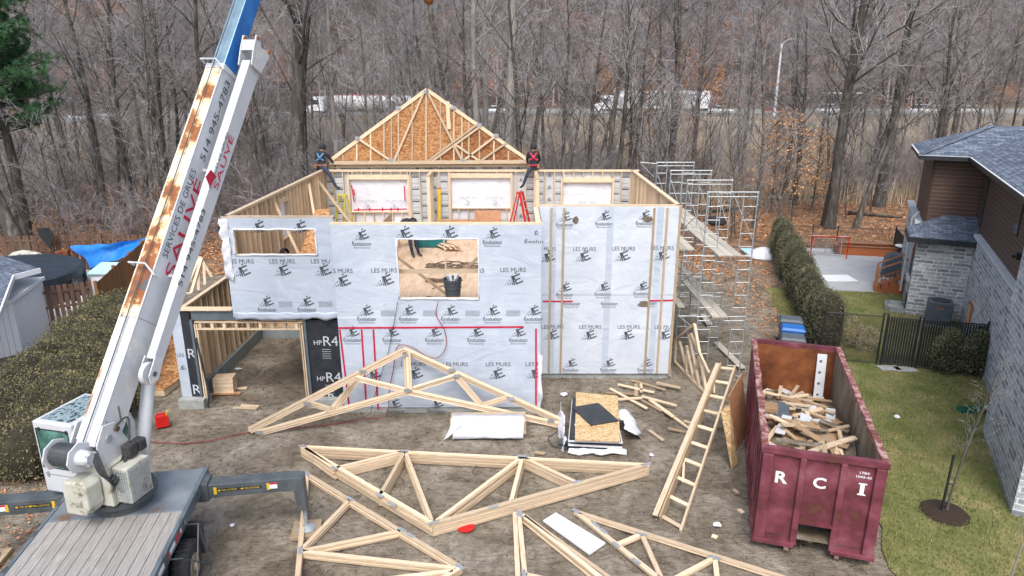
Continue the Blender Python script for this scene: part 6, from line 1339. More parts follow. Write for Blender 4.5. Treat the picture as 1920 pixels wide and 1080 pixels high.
for sx, x, z, h in (('R', .42, 1.70, .27), ('C', 1.13, 1.70, .25), ('I', 1.90, 1.70, .27)):
    t = MB(); text(t, sx, (x, .056, z), (1, 0, 0), (0, 0, 1), h, .24 if sx != 'I' else .08, bold=.03)
    if sx == 'I': t.box((x - .075, .056, z + h / 2 - .03), (x + .075, .054, z + h / 2)).box((x - .075, .056, z - h / 2), (x + .075, .054, z - h / 2 + .03))
    t.build('lettering', 'sheet_w', fw_, world=False)
for sx, z, w_ in (('1784', 2.06, .17), ('1043-40', 1.97, .28)): t = MB(); text(t, sx, (1.90, .056, z), (1, 0, 0), (0, 0, 1), .055, w_, bold=.02); t.build('lettering', 'sheet_w', fw_, world=False)
dm_ = Matrix.Translation(DP) @ Matrix.Rotation(R(-16.5), 4, 'Z')
def pile_z(y): return .85 + .85 * (1 - y / DL) ** .8 + .1 * math.sin(y * 3)
hp = MB(); nx_, ny_ = 9, 22; hp.v = [dm_ @ Vector((.12 + (DW - .24) * i / (nx_ - 1), .12 + (DL - .25) * j / (ny_ - 1), pile_z(DL * j / ny_) - .12 + .1 * random.random())) for j in range(ny_) for i in range(nx_)]
for j in range(ny_ - 1):
    for i in range(nx_ - 1): hp.face((j * nx_ + i, j * nx_ + i + 1, (j + 1) * nx_ + i + 1, (j + 1) * nx_ + i), (i * 7 + j * 3) % 3)
tag(hp.build('rubble', ['cardboard', 'rustgrey', 'wood_old']), 'packed building rubbish filling the maroon container', 'rubbish', kind='stuff')
r5 = random.Random(12)
for i in range(95):
    y = .3 + 5.6 * r5.random() ** .9; x = r5.uniform(.35, DW - .35); a = r5.uniform(-1.6, 1.6); L_ = r5.uniform(.3, 1.15); z = pile_z(y) + .05 + .012 * (i % 12); tl_ = r5.uniform(-.12, .12)
    p = Vector((x - math.cos(a) * L_ / 2, y - math.sin(a) * L_ / 2, z - tl_)); q = Vector((x + math.cos(a) * L_ / 2, y + math.sin(a) * L_ / 2, z + tl_))
    for e in (p, q): e.x = min(max(e.x, .16), DW - .16); e.y = min(max(e.y, .16), DL - .16)
    k = i % 7; m = ('wood', 'cardboard', 'wood_old', 'wood', 'rustgrey', 'wood_old', 'foil')[k]
    boardthing('scrap_board', dm_ @ p, dm_ @ q, (.09, .2, .09, .14, .2, .09, .22)[k], (.035, .02, .035, .03, .015, .035, .02)[k], 'offcut lying on the rubbish inside the maroon container', 'offcut', m, group='offcuts inside the maroon container')
def inD(name, P_, th_, m, label, cat):
    P_ = [dm_ @ Vector(p) for p in P_]; n_ = (P_[1] - P_[0]).cross(P_[2] - P_[0]).normalized() * th_; return one(name, MB().prism(P_, n_), m, label, cat)
inD('grey_panel', [(.45, 3.2, 1.35), (.85, 3.2, 1.35), (.95, 4.3, 1.35), (.6, 4.4, 1.35)], .03, 'bin', 'dark grey rectangular sheet lying on the rubbish in the container', 'panel')
cbx = thing('carton', 'brown cardboard carton printed 39268, left side of the container rubbish', 'box', dm_ @ Vector((.2, 3.6, 1.2)), R(-16.5)); MB().box((0, 0, 0), (.42, .4, .3)).build('box_body', 'cardboard', cbx, world=False, bevel=.01); t = MB(); text(t, '39268', (.21, -.003, .15), (1, 0, 0), (0, 0, 1), .12, .34); t.build('lettering', 'print', cbx, world=False)
pn = thing('insulation_strip', 'tall white printed strip standing against the rusty end wall of the container', 'insulation board', dm_ @ Vector((1.85, 6.0, 1.0))); P_ = [dm_ @ Vector(p) for p in ((1.72, 5.7, .8), (1.96, 5.7, .8), (1.98, 6.08, 2.15), (1.74, 6.08, 2.15))]
MB().prism(P_, Vector((0, .02, 0))).build('board', 'foil', pn); t = MB()
for k in range(4): c = P_[0].lerp(P_[3], .2 + .22 * k).lerp(P_[1].lerp(P_[2], .2 + .22 * k), .5) - Vector((0, .006, 0)); t.prism([c + Vector((-.06, 0, -.03)), c + Vector((.05, 0, -.03)), c + Vector((.05, .01, .03)), c + Vector((-.06, .01, .03))], (0, -.001, 0))
t.build('printed_marks', 'print', pn)
inD('white_sheet', [(1.0, 2.6, 1.45), (1.3, 2.5, 1.42), (1.4, 3.6, 1.4), (1.15, 3.7, 1.45)], .015, 'foil', 'white printed insulation offcut in the middle of the container rubbish', 'insulation board')
inD('plywood_offcut', [(1.05, .25, 1.62), (2.0, .3, 1.55), (1.95, .95, 1.55), (1.1, .9, 1.66)], .02, 'osb_l', 'large pale plywood offcut at the front right of the container rubbish', 'plywood sheet')
inD('black_offcut', [(1.75, .9, 1.5), (2.1, .95, 1.5), (2.1, 1.5, 1.45), (1.8, 1.5, 1.45)], .02, 'black', 'black offcut beside the pale plywood in the container', 'panel')
inD('plank', [(1.0, 1.2, 1.62), (2.15, 2.3, 1.6), (2.1, 2.45, 1.6), (.95, 1.35, 1.62)], .03, 'wood', 'long pale plank lying diagonally on top of the container rubbish', 'board')
g = [[tuple(dm_ @ Vector((.4 + .6 * i / 7, .35 + .7 * j / 7, 1.66 + .08 * math.sin(i * 1.7 + j) + .06 * math.cos(j * 2.3)))) for i in range(8)] for j in range(8)]
mbx = MB(); mbx.v = [Vector(p) for row in g for p in row]
for i in range(7):
    for j in range(7): mbx.face((i * 8 + j, i * 8 + j + 1, (i + 1) * 8 + j + 1, (i + 1) * 8 + j))
one('plastic_film', mbx, 'wrap_w', 'crumpled white plastic film at the front left of the container rubbish', 'plastic film')
# ================================================================== NEIGHBOUR'S STONE HOUSE
NA = Vector((16.3, 26.9, 0)); nb = thing('stone_house', 'two storey house, grey stone below, brown siding above, with a blue grey shingle roof', 'house', NA, R(-26))
def Nm(mb, name, m, par=None, **k): return mb.build(name, m, par or nb, world=False, **k)
def nbx(a, b, name, m, **k): return Nm(MB().box(a, b), name, m, **k)
W1 = 1.93
stw = nbx((W1, -12.4, -.2), (9, 10, 3.5), 'stone_wall', 'stone')
nbx((1.42, -14.5, -.2), (W1 - .002, -10.25, 6.1), 'stone_wall', 'stone')
bw_ = nbx((0, 0, -.2), (W1 - .002, 1.6, 3.25), 'stone_wall', 'stone'); nbx((.06, 1.602, -.2), (W1 - .002, 7.5, 3.5), 'stone_wall', 'stone')
nbx((W1 - .10, -10.24, 3.5), (W1 + .2, -.0, 3.62), 'ledge', 'ledge', bevel=.01); nbx((-.06, 1.8, 3.5), (.25, 7.6, 3.62), 'ledge', 'ledge', bevel=.01)
br1 = nbx((.22, 1.62, 3.5), (2.05, 5.9, 6.4), 'siding_wall', 'siding'); br2 = nbx((W1 + .12, -12.3, 3.62), (8.9, 1.6, 6.4), 'siding_wall', 'siding')
for x, y in ((.20, 1.60), (W1 + .10, 1.58)): nbx((x, y, 3.63), (x + .1, y + .1, 6.4), 'corner_trim', 'browntrim')
def win(x, y0, y1, z0, z1, par=None):
    f = nbx((x - .03, y0, z0), (x + .05, y1, z1), 'window', 'trim'); Nm(MB().box((x - .036, y0 + .07, z0 + .07), (x - .032, y1 - .07, z1 - .07)), 'pane', 'glass_d', f); return f
win(W1 + .12, .25, .95, 3.9, 6.15); win(W1 + .12, -6.1, -5.3, 4.75, 6.0); win(W1, -9.75, -9.0, 1.55, 2.85); win(0, .55, 1.15, 1.55, 3.05); win(0, .3, .9, .1, .75)
nbx((W1 - .10, -9.85, .9), (W1 - .002, -8.9, 1.5), 'stone_sill', 'ledge', bevel=.01); nbx((-.10, .5, 1.3), (-.002, 1.25, 1.5), 'stone_sill', 'ledge', bevel=.01)
fb_ = nbx((W1 - .05, -2.3, .55), (W1 - .001, -1.5, 1.35), 'window', 'wood_red'); Nm(MB().box((W1 - .055, -2.2, .63), (W1 - .052, -1.6, 1.27)), 'pane', 'ply', fb_)
Nm(MB().box((W1 + .0, -7.1, 4.25), (W1 + .12, -6.95, 4.45)).box((W1 - .1, -7.08, 4.3), (W1, -6.97, 4.36)), 'wall_lamp', 'trim'); nbx((W1 - .14, -5.0, 1.3), (W1, -4.9, 1.42), 'tap', 'trim')
# roofs
def roofp(P_, name='roof', par=None, m='shingle', th=.05):
    P_ = [Vector(p) for p in P_]; mb = MB(); return Nm(mb.prism([p - ZUP * th for p in P_], ZUP * th, me=0), name, m, par)
EZ = 6.48; kx = .4; t5 = 2.6; X0, X1, Y1 = -.32, 1.40, 1.02; Y2 = Y1 + 2 * t5
rf = roofp([(X0, Y1, EZ), (X1, Y1, EZ), (X1 + t5, Y1 + t5, EZ + kx * t5), (X0 + t5, Y1 + t5, EZ + kx * t5)])
roofp([(X0, Y2, EZ), (X0, Y1, EZ), (X0 + t5, Y1 + t5, EZ + kx * t5)]); roofp([(X0, Y2, EZ), (X0 + t5, Y1 + t5, EZ + kx * t5), (9, Y1 + t5, EZ + kx * t5), (9, Y2, EZ)])
roofp([(X1 + t5, Y1 + t5, EZ + kx * t5), (X1 + t5, -16, EZ + kx * t5), (9, -16, EZ + kx * t5 + .6), (9, Y1 + t5, EZ + kx * t5 + .0)])
roofp([(X1, Y1, EZ), (X1, -16, EZ), (X1 + t5, -16, EZ + kx * t5), (X1 + t5, Y1 + t5, EZ + kx * t5)])
Nm(MB().beam((X0, Y1, EZ + .015), (X0 + t5, Y1 + t5, EZ + kx * t5 + .015), .26, .03), 'hip_cap', 'shingle', rf)
def gut(a, b):
    Nm(MB().beam(Vector(a) - ZUP * .13, Vector(b) - ZUP * .13, .10, .17), 'gutter', 'trim', rf); Nm(MB().beam(Vector(a) - ZUP * .035, Vector(b) - ZUP * .035, .14, .02), 'drip_edge', 'ledge', rf)
gut((X0, Y1, EZ), (X1, Y1, EZ)); gut((X0, Y1, EZ), (X0, Y2, EZ)); gut((X1, Y1, EZ), (X1, -16, EZ))
Nm(MB().prism([(X0, Y1, EZ - .18), (2.2, Y1, EZ - .18), (2.2, 3, EZ - .18), (X0, Y2, EZ - .18)], (0, 0, .03)), 'soffit', 'trim', rf); Nm(MB().box((X1, -16, EZ - .2), (2.2, Y1 - .01, EZ - .17)), 'soffit', 'trim', rf)
ez = 3.38; B0_, B1_ = -.36, 2.04; r2 = roofp([(B0_, -.38, ez), (W1 + .12, -.38, ez), (W1 + .12, 1.6, ez + .62), (B0_ + 1.3, 1.6, ez + .62)]); roofp([(B0_, 1.6, ez), (B0_, -.38, ez), (B0_ + 1.3, 1.6, ez + .62)])
Nm(MB().beam((B0_, -.38, ez - .13), (W1, -.38, ez - .13), .08, .2), 'gutter', 'trim', r2); Nm(MB().beam((B0_, -.38, ez - .13), (B0_, 1.7, ez - .13), .08, .2), 'gutter', 'trim', r2)
Nm(MB().prism([(B0_, -.36, ez - .2), (W1, -.36, ez - .2), (W1, .05, ez - .2), (.02, .05, ez - .2), (.02, 1.6, ez - .2), (B0_, 1.6, ez - .2)], (0, 0, .02)), 'soffit', 'trim', r2)
Nm(MB().tube([(1.9, -8.75, 3.75), (1.76, -8.8, 3.66), (1.70, -8.85, 3.5), (1.8, -8.9, 3.2), (1.82, -9.0, .45), (1.6, -9.1, .2)], .05, 10), 'downpipe', 'ledge')
Nm(MB().tube([(.1, 2.6, 3.9), (-.12, 2.6, 3.6), (-.1, 2.6, .3)], .045, 8), 'downpipe', 'ledge')
one('splash_block', MB().box((-.6, -.12, .02), (.6, .12, .05)).box((-.6, -.12, .05), (.6, -.09, .12)).box((-.6, .09, .05), (.6, .12, .12)), 'chain', 'green downspout tray on the lawn at the foot of the stone wall', 'splash tray').location = G(1835, 771, .02)
bpy.data.objects['splash_block'].data.materials[0] = mat('green_plastic', [(.3, (.01, .10, .06)), (.7, (.02, .16, .09))])
ac = thing('heat_pump', 'grey louvred air conditioner box against the stone bump-out', 'air conditioner', NA + Matrix.Rotation(R(-26), 3, 'Z') @ Vector((1.08, -.75, 0)), R(-26))
a_ = MB().box((-.42, -.4, .08), (.42, .4, 1.0)).build('casing', 'bin', ac, world=False, bevel=.04)
for k in range(16): MB().beam((-.36 + k * .048, -.405, .14), (-.36 + k * .048, -.405, .9), .02, .02, up=(0, 1, 0)).build('louvre', 'steel', a_, world=False)
MB().lathe([(.34, 1.0), (.33, 1.03), (.05, 1.03)], n=24).build('fan_guard', 'trim', ac, world=False); MB().box((-.5, -.5, .0), (.5, .5, .08)).build('base', 'concrete', ac, world=False); MB().box((-.12, -.407, .74), (.12, -.42, .80)).build('badge', 'leather', ac, world=False)
ww = thing('window_well', 'galvanised window well half ring against the stone wall base', 'window well', NA + Matrix.Rotation(R(-26), 3, 'Z') @ Vector((-.02, .6, 0)), R(-26))
mb = MB(); P_ = [(-.0, -.55), (-.5, -.5), (-.72, -.3), (-.72, .3), (-.5, .5), (0, .55)]
for a, b in zip(P_[:-1], P_[1:]): mb.beam((*a, .12), (*b, .12), .03, .26)
mb.build('ring', 'galv', ww, world=False); MB().prism([(p[0], p[1], .02) for p in P_], (0, 0, .03)).build('gravel', 'concrete', ww, world=False)
st_ = thing('garden_steps', 'reddish wooden steps with handrails leading to the stone house', 'steps', (17.35, 30.4, 0), R(-26))
for k in range(4):
    for j in range(2): MB().box((-.55 + .30 * k + .15 * j, -.6, .17 * (k + 1) - .035), (-.55 + .30 * k + .145 * (j + 1), .6, .17 * (k + 1))).build('tread', 'wood_red', st_, world=False)
    MB().box((-.53 + .30 * k, -.58, 0), (-.51 + .30 * k, .58, .17 * (k + 1) - .036)).build('riser', 'wood_red', st_, world=False)
MB().box((-.53, -.605, 0), (.65, -.585, .17)).box((-.23, -.605, .17), (.65, -.585, .34)).box((.07, -.605, .34), (.65, -.585, .51)).build('side_board', 'wood_red', st_, world=False)
for y in (-.55, .6):
    MB().box((-.5, y - .045, 0), (-.41, y + .045, 1.05)).build('rail_post', 'leather', st_, world=False); MB().beam((-.46, y, 1.08), (.8, y, 1.75), .09, .05).build('handrail', 'leather', st_, world=False); MB().beam((-.46, y, .35), (.8, y, 1.0), .05, .07).build('lower_rail', 'leather', st_, world=False)
    for k in range(7): MB().beam((-.3 + k * .17, y, .42 + k * .09), (-.3 + k * .17, y, 1.12 + k * .09), .02, .02, up=(0, 1, 0)).build('baluster', 'trim', st_, world=False)
# ------------------------------------------------------------------ fences of black chain link
def chainfence(name, label, pts, H_, privacy=False, par=None, step=.09, cat='fence'):
    c = Vector((*pts[0], 0)); t = thing(name, label, cat, c)
    for p in pts: MB().tube([(*p, -.02), (*p, H_ + .08)], .032, 8).lathe([(.04, H_ + .06), (.04, H_ + .1), (.01, H_ + .13)], c=(*p, 0), n=8).build('post', 'chain', t)
    for a, b in zip(pts[:-1], pts[1:]):
        a, b = Vector((*a, 0)), Vector((*b, 0)); d = b - a; L_ = d.length; d /= L_
        MB().tube([a + ZUP * H_, b + ZUP * H_], .022, 6).tube([a + ZUP * .06, b + ZUP * .06], .012, 6).build('rail', 'chain', t)
        mb = MB(); n_ = int((L_ + H_) / step)
        for k in range(n_):
            s0 = k * step - H_
            for sg in (0, 1):
                x0, z0_, x1, z1_ = s0, 0, s0 + H_, H_
                if x0 < 0: z0_ -= x0; x0 = 0
                if x1 > L_: z1_ -= x1 - L_; x1 = L_
                if x1 - x0 < .02: continue
                p, q = (a + d * x0, a + d * x1) if not sg else (b - d * x0, b - d * x1); mb.beam(p + ZUP * (z0_ + .04), q + ZUP * (z1_ + .0), .006, .006)
        mb.build('mesh', 'chain', t)
        if privacy:
            mb = MB(); n_ = int(L_ / .075)
            for k in range(n_): mb.beam(a + d * (.04 + k * L_ / n_) + ZUP * .1, a + d * (.04 + k * L_ / n_) + ZUP * (H_ - .03), .055, .006, up=d.cross(ZUP), r=.5)
            mb.build('slats', 'chain', t)
    return t
FP = [(10.7, 22.15), (12.48, 21.72), (12.6, 21.69), (13.5, 21.38), (13.6, 21.35), (15.45, 20.9)]
chainfence('chain_fence', 'open black chain link fence panel between the cedar hedge and the gate', FP[:2], 1.75)
chainfence('garden_gate', 'dark slatted chain link gate left of the two garden shrubs', FP[2:4], 1.75, True, cat='gate'); chainfence('chain_fence', 'dark slatted chain link fence behind the two garden shrubs', FP[4:], 1.75, True)
chainfence('chain_fence', 'low black chain link fence along the far side of the patio before the woods', [(15.2, 39.2), (17.3, 38.7), (18.6, 38.4), (21.6, 37.8), (24.6, 37.1)], 1.25)
chainfence('chain_fence', 'short dark slatted fence beside the covered barbecue', [(21.4, 37.5), (20.4, 34.6), (19.6, 32.3)], 1.4, True)
for k, (u, v) in enumerate(((1667, 691), (1697, 693))): one('paving_slab', MB().box((-.34, -.2, 0), (.34, .2, .035)), 'slab', ('left', 'right')[k] + ' one of two pale slabs in front of the gate', 'paving slab', bevel=.01).location = G(u, v, .01)
# patio things
hn = thing('hockey_net', 'red framed hockey goal with white netting on the patio', 'hockey goal', (17.2, 36.2, 0), R(-12))
for x in (-.92, .92): MB().tube([(x, 0, 0), (x, 0, 1.2)], .03, 10).build('goal_post', 'red', hn, world=False); MB().tube([(x, 0, .03), (x * .9, .9, .03)], .025, 8).tube([(x, 0, 1.18), (x * .75, .5, 1.1), (x * .9, .9, .03)], .018, 8).build('side_frame', 'netting', hn, world=False)
MB().tube([(-.92, 0, 1.2), (.92, 0, 1.2)], .03, 10).build('crossbar', 'red', hn, world=False); MB().tube([(-.83, .9, .03), (.83, .9, .03)], .025, 8).tube([(0, .9, .03), (0, .5, 1.12)], .02, 8).build('back_frame', 'netting', hn, world=False)
nm_ = MB()
for k in range(24): x = -.9 + k * .078; nm_.beam((x, 0, 1.2), (x * .85, .5, 1.1), .004, .012); nm_.beam((x * .85, .5, 1.1), (x * .92, .9, .04), .005, .005)
for k in range(10): f = k / 9; nm_.beam((-.85, .5 + .4 * f, 1.1 - 1.05 * f), (.85, .5 + .4 * f, 1.1 - 1.05 * f), .005, .005)
nm_.build('netting', 'netting', hn, world=False)
g_ = [[(-.95 + 1.9 * j / 8, -.05 + .55 * i / 3, 1.24 - .1 * i / 3 + .02 * math.sin(j)) for j in range(9)] for i in range(4)]
mbx = MB(); mbx.v = [Vector(p) for row in g_ for p in row]; [mbx.face((i * 9 + j, i * 9 + j + 1, (i + 1) * 9 + j + 1, (i + 1) * 9 + j)) for i in range(3) for j in range(8)]; mbx.build('top_netting', 'netting', hn, world=False)
pl = thing('planter_box', 'long orange wooden raised planter filled with soil at the back of the patio', 'planter', (19.8, 37.1, 0), R(-12))
for a, b in (((-1.7, -.45), (1.7, -.45)), ((-1.7, .45), (1.7, .45)), ((-1.7, -.45), (-1.7, .45)), ((1.7, -.45), (1.7, .45))): MB().beam((*a, .25), (*b, .25), .04, .5, e=.02).build('side_board', 'wood_red', pl, world=False); MB().beam((*a, .52), (*b, .52), .13, .035, e=.06).build('cap_board', 'leather', pl, world=False)
MB().box((-1.67, -.42, .05), (1.67, .42, .42)).build('soil', 'mulch', pl, world=False)
bq = thing('covered_barbecue', 'barbecue under a dark grey cover beside the garden steps', 'barbecue', (18.9, 32.7, 0), R(-20)); MB().prism([(-.55, -.35, 0), (.55, -.35, 0), (.5, -.33, .9), (.32, -.3, 1.15), (-.32, -.3, 1.15), (-.5, -.33, .9)], (0, .65, 0)).build('cover', 'bin', bq, world=False, bevel=.05)
MB().box((-.56, -.36, .0), (.56, .32, .08)).build('base', 'trim', bq, world=False)
one('white_mat', MB().box((-.75, -.55, 0), (.75, .55, .03)), 'sheet_w', 'white square slab lying at the edge of the patio beside the hedge', 'slab').location = (15.9, 32.2, .03)
bb = thing('garden_table', 'small white round table behind the stone house corner', 'table', (20.6, 35.2, 0)); MB().lathe([(.2, 0), (.04, .04), (.03, .9), (.38, .92), (.38, .96)], n=20, c=(20.6, 35.2, 0)).build('pedestal', 'sheet_w', bb)
one('tumbled_tarp', MB().lathe([(.9, 0), (.85, .12), (.6, .30), (.3, .45), (.05, .5)], n=13), 'wrap_w', 'crumpled white tarpaulin heap on the soil between scaffold and hedge', 'tarpaulin').location = G(1432, 480, 0)
one('foam_board', MB().box((-.35, -.6, 0), (.35, .6, .06)), 'poly_l', 'light blue foam board under the edge of the white tarpaulin heap', 'foam board').location = G(1405, 472, .02)
one('black_bag', MB().lathe([(.6, 0), (.72, .15), (.6, .35), (.3, .5), (.05, .52)], n=12), 'black', 'black plastic bag pile on the leaves behind the scaffold', 'bag', smooth=True).location = G(1342, 420, 0)
for k, (u, v, m, lb) in enumerate(((1483, 597, 'bin', 'grey wheeled bin, farthest of the three beside the hedge'), (1487, 613, 'binblue', 'blue wheeled bin between the two grey ones'), (1487, 631, 'bin', 'grey wheeled bin, nearest of the three beside the container'))):
    p = G(u, v, 1.05); b = thing('wheeled_bin', lb, 'bin', (p.x, p.y, 0), R(80 - 8), 'wheeled bins beside the hedge')
    MB().hexa([(-.24, -.3, .06), (.24, -.3, .06), (.24, .3, .06), (-.24, .3, .06), (-.29, -.37, .98), (.29, -.37, .98), (.29, .37, .98), (-.29, .37, .98)]).build('bin_body', 'bin' if m == 'bin' else 'binblue', b, world=False, bevel=.02)
    MB().hexa([(-.31, -.42, .99), (.31, -.42, .99), (.31, .40, .99), (-.31, .40, .99), (-.25, -.34, 1.08), (.25, -.34, 1.08), (.25, .34, 1.08), (-.25, .34, 1.08)]).box((-.17, -.2, 1.08), (.17, .2, 1.10)).build('lid', m, b, world=False, bevel=.015)
    MB().tube([(-.28, .45, .97), (.28, .45, .97)], .02, 8).build('handle', 'trim', b, world=False)
    for x in (-.24, .24): MB().tube([(x - .03, .32, .1), (x + .03, .32, .1)], .1, 14).build('wheel', 'black', b, world=False)
# staked young tree in the mulch ring
mr_ = G(1771, 962, .0); one('mulch_ring', MB().lathe([(.52, 0), (.46, .05), (.2, .09), (.02, .1)], c=mr_, n=22), 'mulch', 'round patch of dark mulch round the staked young tree', 'mulch bed')
def young(x, y, H_, seed, lab, mats=('bark', 'twig'), r=.028):
    t = TreeB(seed); sp_ = spec_tree(kids=20, start=.38, k1=5, k2=0, tm=.004, wob=.06)[:3]; sp_[0].update(n=7, taper=.3); sp_[1].update(rmin=.007, ang=(18, 42), len=.26, kids=5, n=4); sp_[2].update(kids=0, rmin=.0035, m=1)
    t.grow(Vector((0, 0, 0)), Vector((.03, 0, 1)).normalized(), H_, r, 0, sp_); root = thing('young_tree', lab, 'tree', (x, y, 0)); V = np.array([tuple(v) for v in t.V]); F = np.array(t.F); mi = np.array(t.mi)
    for nm, mm in (('trunk', 0), ('crown', 1)):
        f = F[mi == mm]; u_, inv = np.unique(f.ravel(), return_inverse=True); o = arr_mesh(nm, V[u_], inv.reshape(-1, 4), [mats[mm]]); o.parent = root
    return root
yt = young(mr_.x + .03, mr_.y, 3.6, 501, 'bare young tree tied to a stake in the mulch ring on the lawn')
young(*G(1893, 1090, 0).xy, 2.3, 502, 'leafless pale young tree at the bottom right corner of the lawn', ('bark_p', 'bark_p'), .02)
one('tree_stake', MB().beam((mr_.x - .1, mr_.y - .02, 0), (mr_.x - .08, mr_.y - .02, 1.5), .045, .03, up=(0, 1, 0)), 'chain', 'dark green stake beside the young tree', 'stake')
one('tree_tie', MB().tube([(mr_.x - .09, mr_.y, .75), (mr_.x, mr_.y - .03, .76), (mr_.x + .05, mr_.y, .75), (mr_.x - .02, mr_.y + .03, .75)], .012, 6), 'black', 'black tie holding the young tree to its stake', 'tie')
one('white_litter', MB().lathe([(.02, 0), (.09, .01), (.06, .05), (.01, .06)], n=9), 'sheet_w', 'small white object lying on the lawn beside the container', 'litter').location = G(1682, 782, .02)
# ------------------------------------------------------------------ foliage masses
def inpoly(x, y, P_):
    c = False; j = len(P_) - 1
    for i in range(len(P_)):
        if (P_[i][1] > y) != (P_[j][1] > y) and x < (P_[j][0] - P_[i][0]) * (y - P_[i][1]) / (P_[j][1] - P_[i][1]) + P_[i][0]: c = not c
        j = i
    return c
def foliage_blobs(name, label, cat, blobs, n, size, mats, core=True, group=None, flat=.2, aspect=.35, up=.0):
    """lumpy shrub: ellipsoid lumps (x,y,z,rx,ry,rz) with leafy sprays through the outer shell"""
    c = np.array([b[:3] for b in blobs]); root = thing(name, label, cat, (float(c[:, 0].mean()), float(c[:, 1].mean()), 0), group=group); P = []; D_ = []
    w_ = np.array([b[3] * b[4] + b[4] * b[5] + b[3] * b[5] for b in blobs]); w_ = w_ / w_.sum()
    for b, ww in zip(blobs, w_):
        k = int(n * ww); d = RNG.normal(size=(k, 3)); d /= np.linalg.norm(d, axis=1)[:, None]; rr = (1 - .35 * RNG.random(k) ** 2 + .06 * RNG.normal(size=k))[:, None]
        P.append(np.array(b[:3]) + d * rr * np.array(b[3:6])); D_.append(d)
    P = np.concatenate(P); D_ = np.concatenate(D_); keep = P[:, 2] > .02; P = P[keep]; D_ = D_[keep]
    dirs = D_ * .7 + RNG.normal(size=D_.shape) * .6; dirs[:, 2] += up; V, F = leaves(P, size, aspect=aspect, dirs=dirs); lum = np.clip(.5 + .35 * RNG.normal(size=len(P)), 0, 1)
    o = arr_mesh('foliage', V - np.array(root.location), F, [mats], rnd=lum); o.parent = root
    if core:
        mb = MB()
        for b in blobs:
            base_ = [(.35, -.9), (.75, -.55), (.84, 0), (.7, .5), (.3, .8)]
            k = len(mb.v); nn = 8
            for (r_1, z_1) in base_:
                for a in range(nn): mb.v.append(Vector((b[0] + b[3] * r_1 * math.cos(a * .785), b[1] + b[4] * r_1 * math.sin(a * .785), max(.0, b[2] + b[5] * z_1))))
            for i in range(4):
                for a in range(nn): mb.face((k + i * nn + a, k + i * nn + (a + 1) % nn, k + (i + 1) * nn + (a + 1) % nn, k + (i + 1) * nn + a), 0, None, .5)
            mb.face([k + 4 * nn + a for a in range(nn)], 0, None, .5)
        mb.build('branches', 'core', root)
    return root
LP_ = [(-16.0, 25.3), (-14.6, 25.2), (-13.6, 24), (-11.9, 19.5), (-11.2, 16.6), (-11.0, 15.2), (-12.0, 14.5), (-13.6, 14.6), (-16.0, 15.4), (-15.8, 17.5), (-14.3, 18.4), (-14.7, 20.6)]
bl2 = []; r6 = random.Random(8)
for i in range(4000):
    if len(bl2) > 110: break
    x, y = r6.uniform(-17.5, -11), r6.uniform(14.6, 25.4)
    if not inpoly(x, y, LP_) or any((x - b[0]) ** 2 + (y - b[1]) ** 2 < .38 for b in bl2): continue
    z = r6.uniform(.72, .86) * (1 - .18 * sst(17.0, 14.5, y)); bl2.append((x, y, z, r6.uniform(.65, .85), r6.uniform(.65, .9), z * r6.uniform(1.0, 1.15)))
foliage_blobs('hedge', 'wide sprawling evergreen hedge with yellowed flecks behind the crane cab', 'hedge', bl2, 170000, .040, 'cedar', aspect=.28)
hb2 = []
for i in range(34):
    f = i / 33; x, y = 11.15 + (14.95 - 11.15) * f, 22.7 + (37.6 - 22.7) * f; h = r6.uniform(1.0, 1.22)
    hb2.append((x + r6.uniform(-.1, .1), y, h * .55, r6.uniform(.52, .7), .6, h * .75)); hb2.append((x + r6.uniform(-.15, .15), y + .2, h * 1.15, r6.uniform(.45, .6), .5, h * .75))
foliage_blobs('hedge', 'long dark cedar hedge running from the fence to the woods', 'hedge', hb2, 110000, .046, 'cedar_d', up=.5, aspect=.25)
for (u, v, s_, lb) in ((1757, 690, .62, 'left one of the two rounded shrubs before the slatted fence'), (1808, 694, .68, 'right one of the two rounded shrubs before the slatted fence')):
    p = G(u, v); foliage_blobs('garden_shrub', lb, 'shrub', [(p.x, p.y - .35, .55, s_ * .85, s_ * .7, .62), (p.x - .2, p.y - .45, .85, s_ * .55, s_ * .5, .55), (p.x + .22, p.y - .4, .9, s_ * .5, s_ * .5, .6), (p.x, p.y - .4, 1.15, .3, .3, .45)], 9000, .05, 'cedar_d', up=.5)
p = G(1620, 655); foliage_blobs('garden_shrub', 'thin reddish brown shrub before the open chain link panel', 'shrub', [(p.x, p.y, .4, .5, .45, .5), (p.x - .4, p.y + .3, .6, .4, .4, .6)], 1800, .045, 'reed', core=False)
p = G(1905, 815); foliage_blobs('garden_shrub', 'low green shrub at the foot of the stone pillar, right edge', 'shrub', [(p.x + .3, p.y, .35, .5, .5, .45)], 3500, .045, 'cedar', up=.4)
mbq = MB(); mbq.poly([G(1868, 822, .014), G(1905, 862, .014), G(1960, 880, .014), G(1960, 800, .014)]); struct('mulch_bed', mbq, 'mulch')
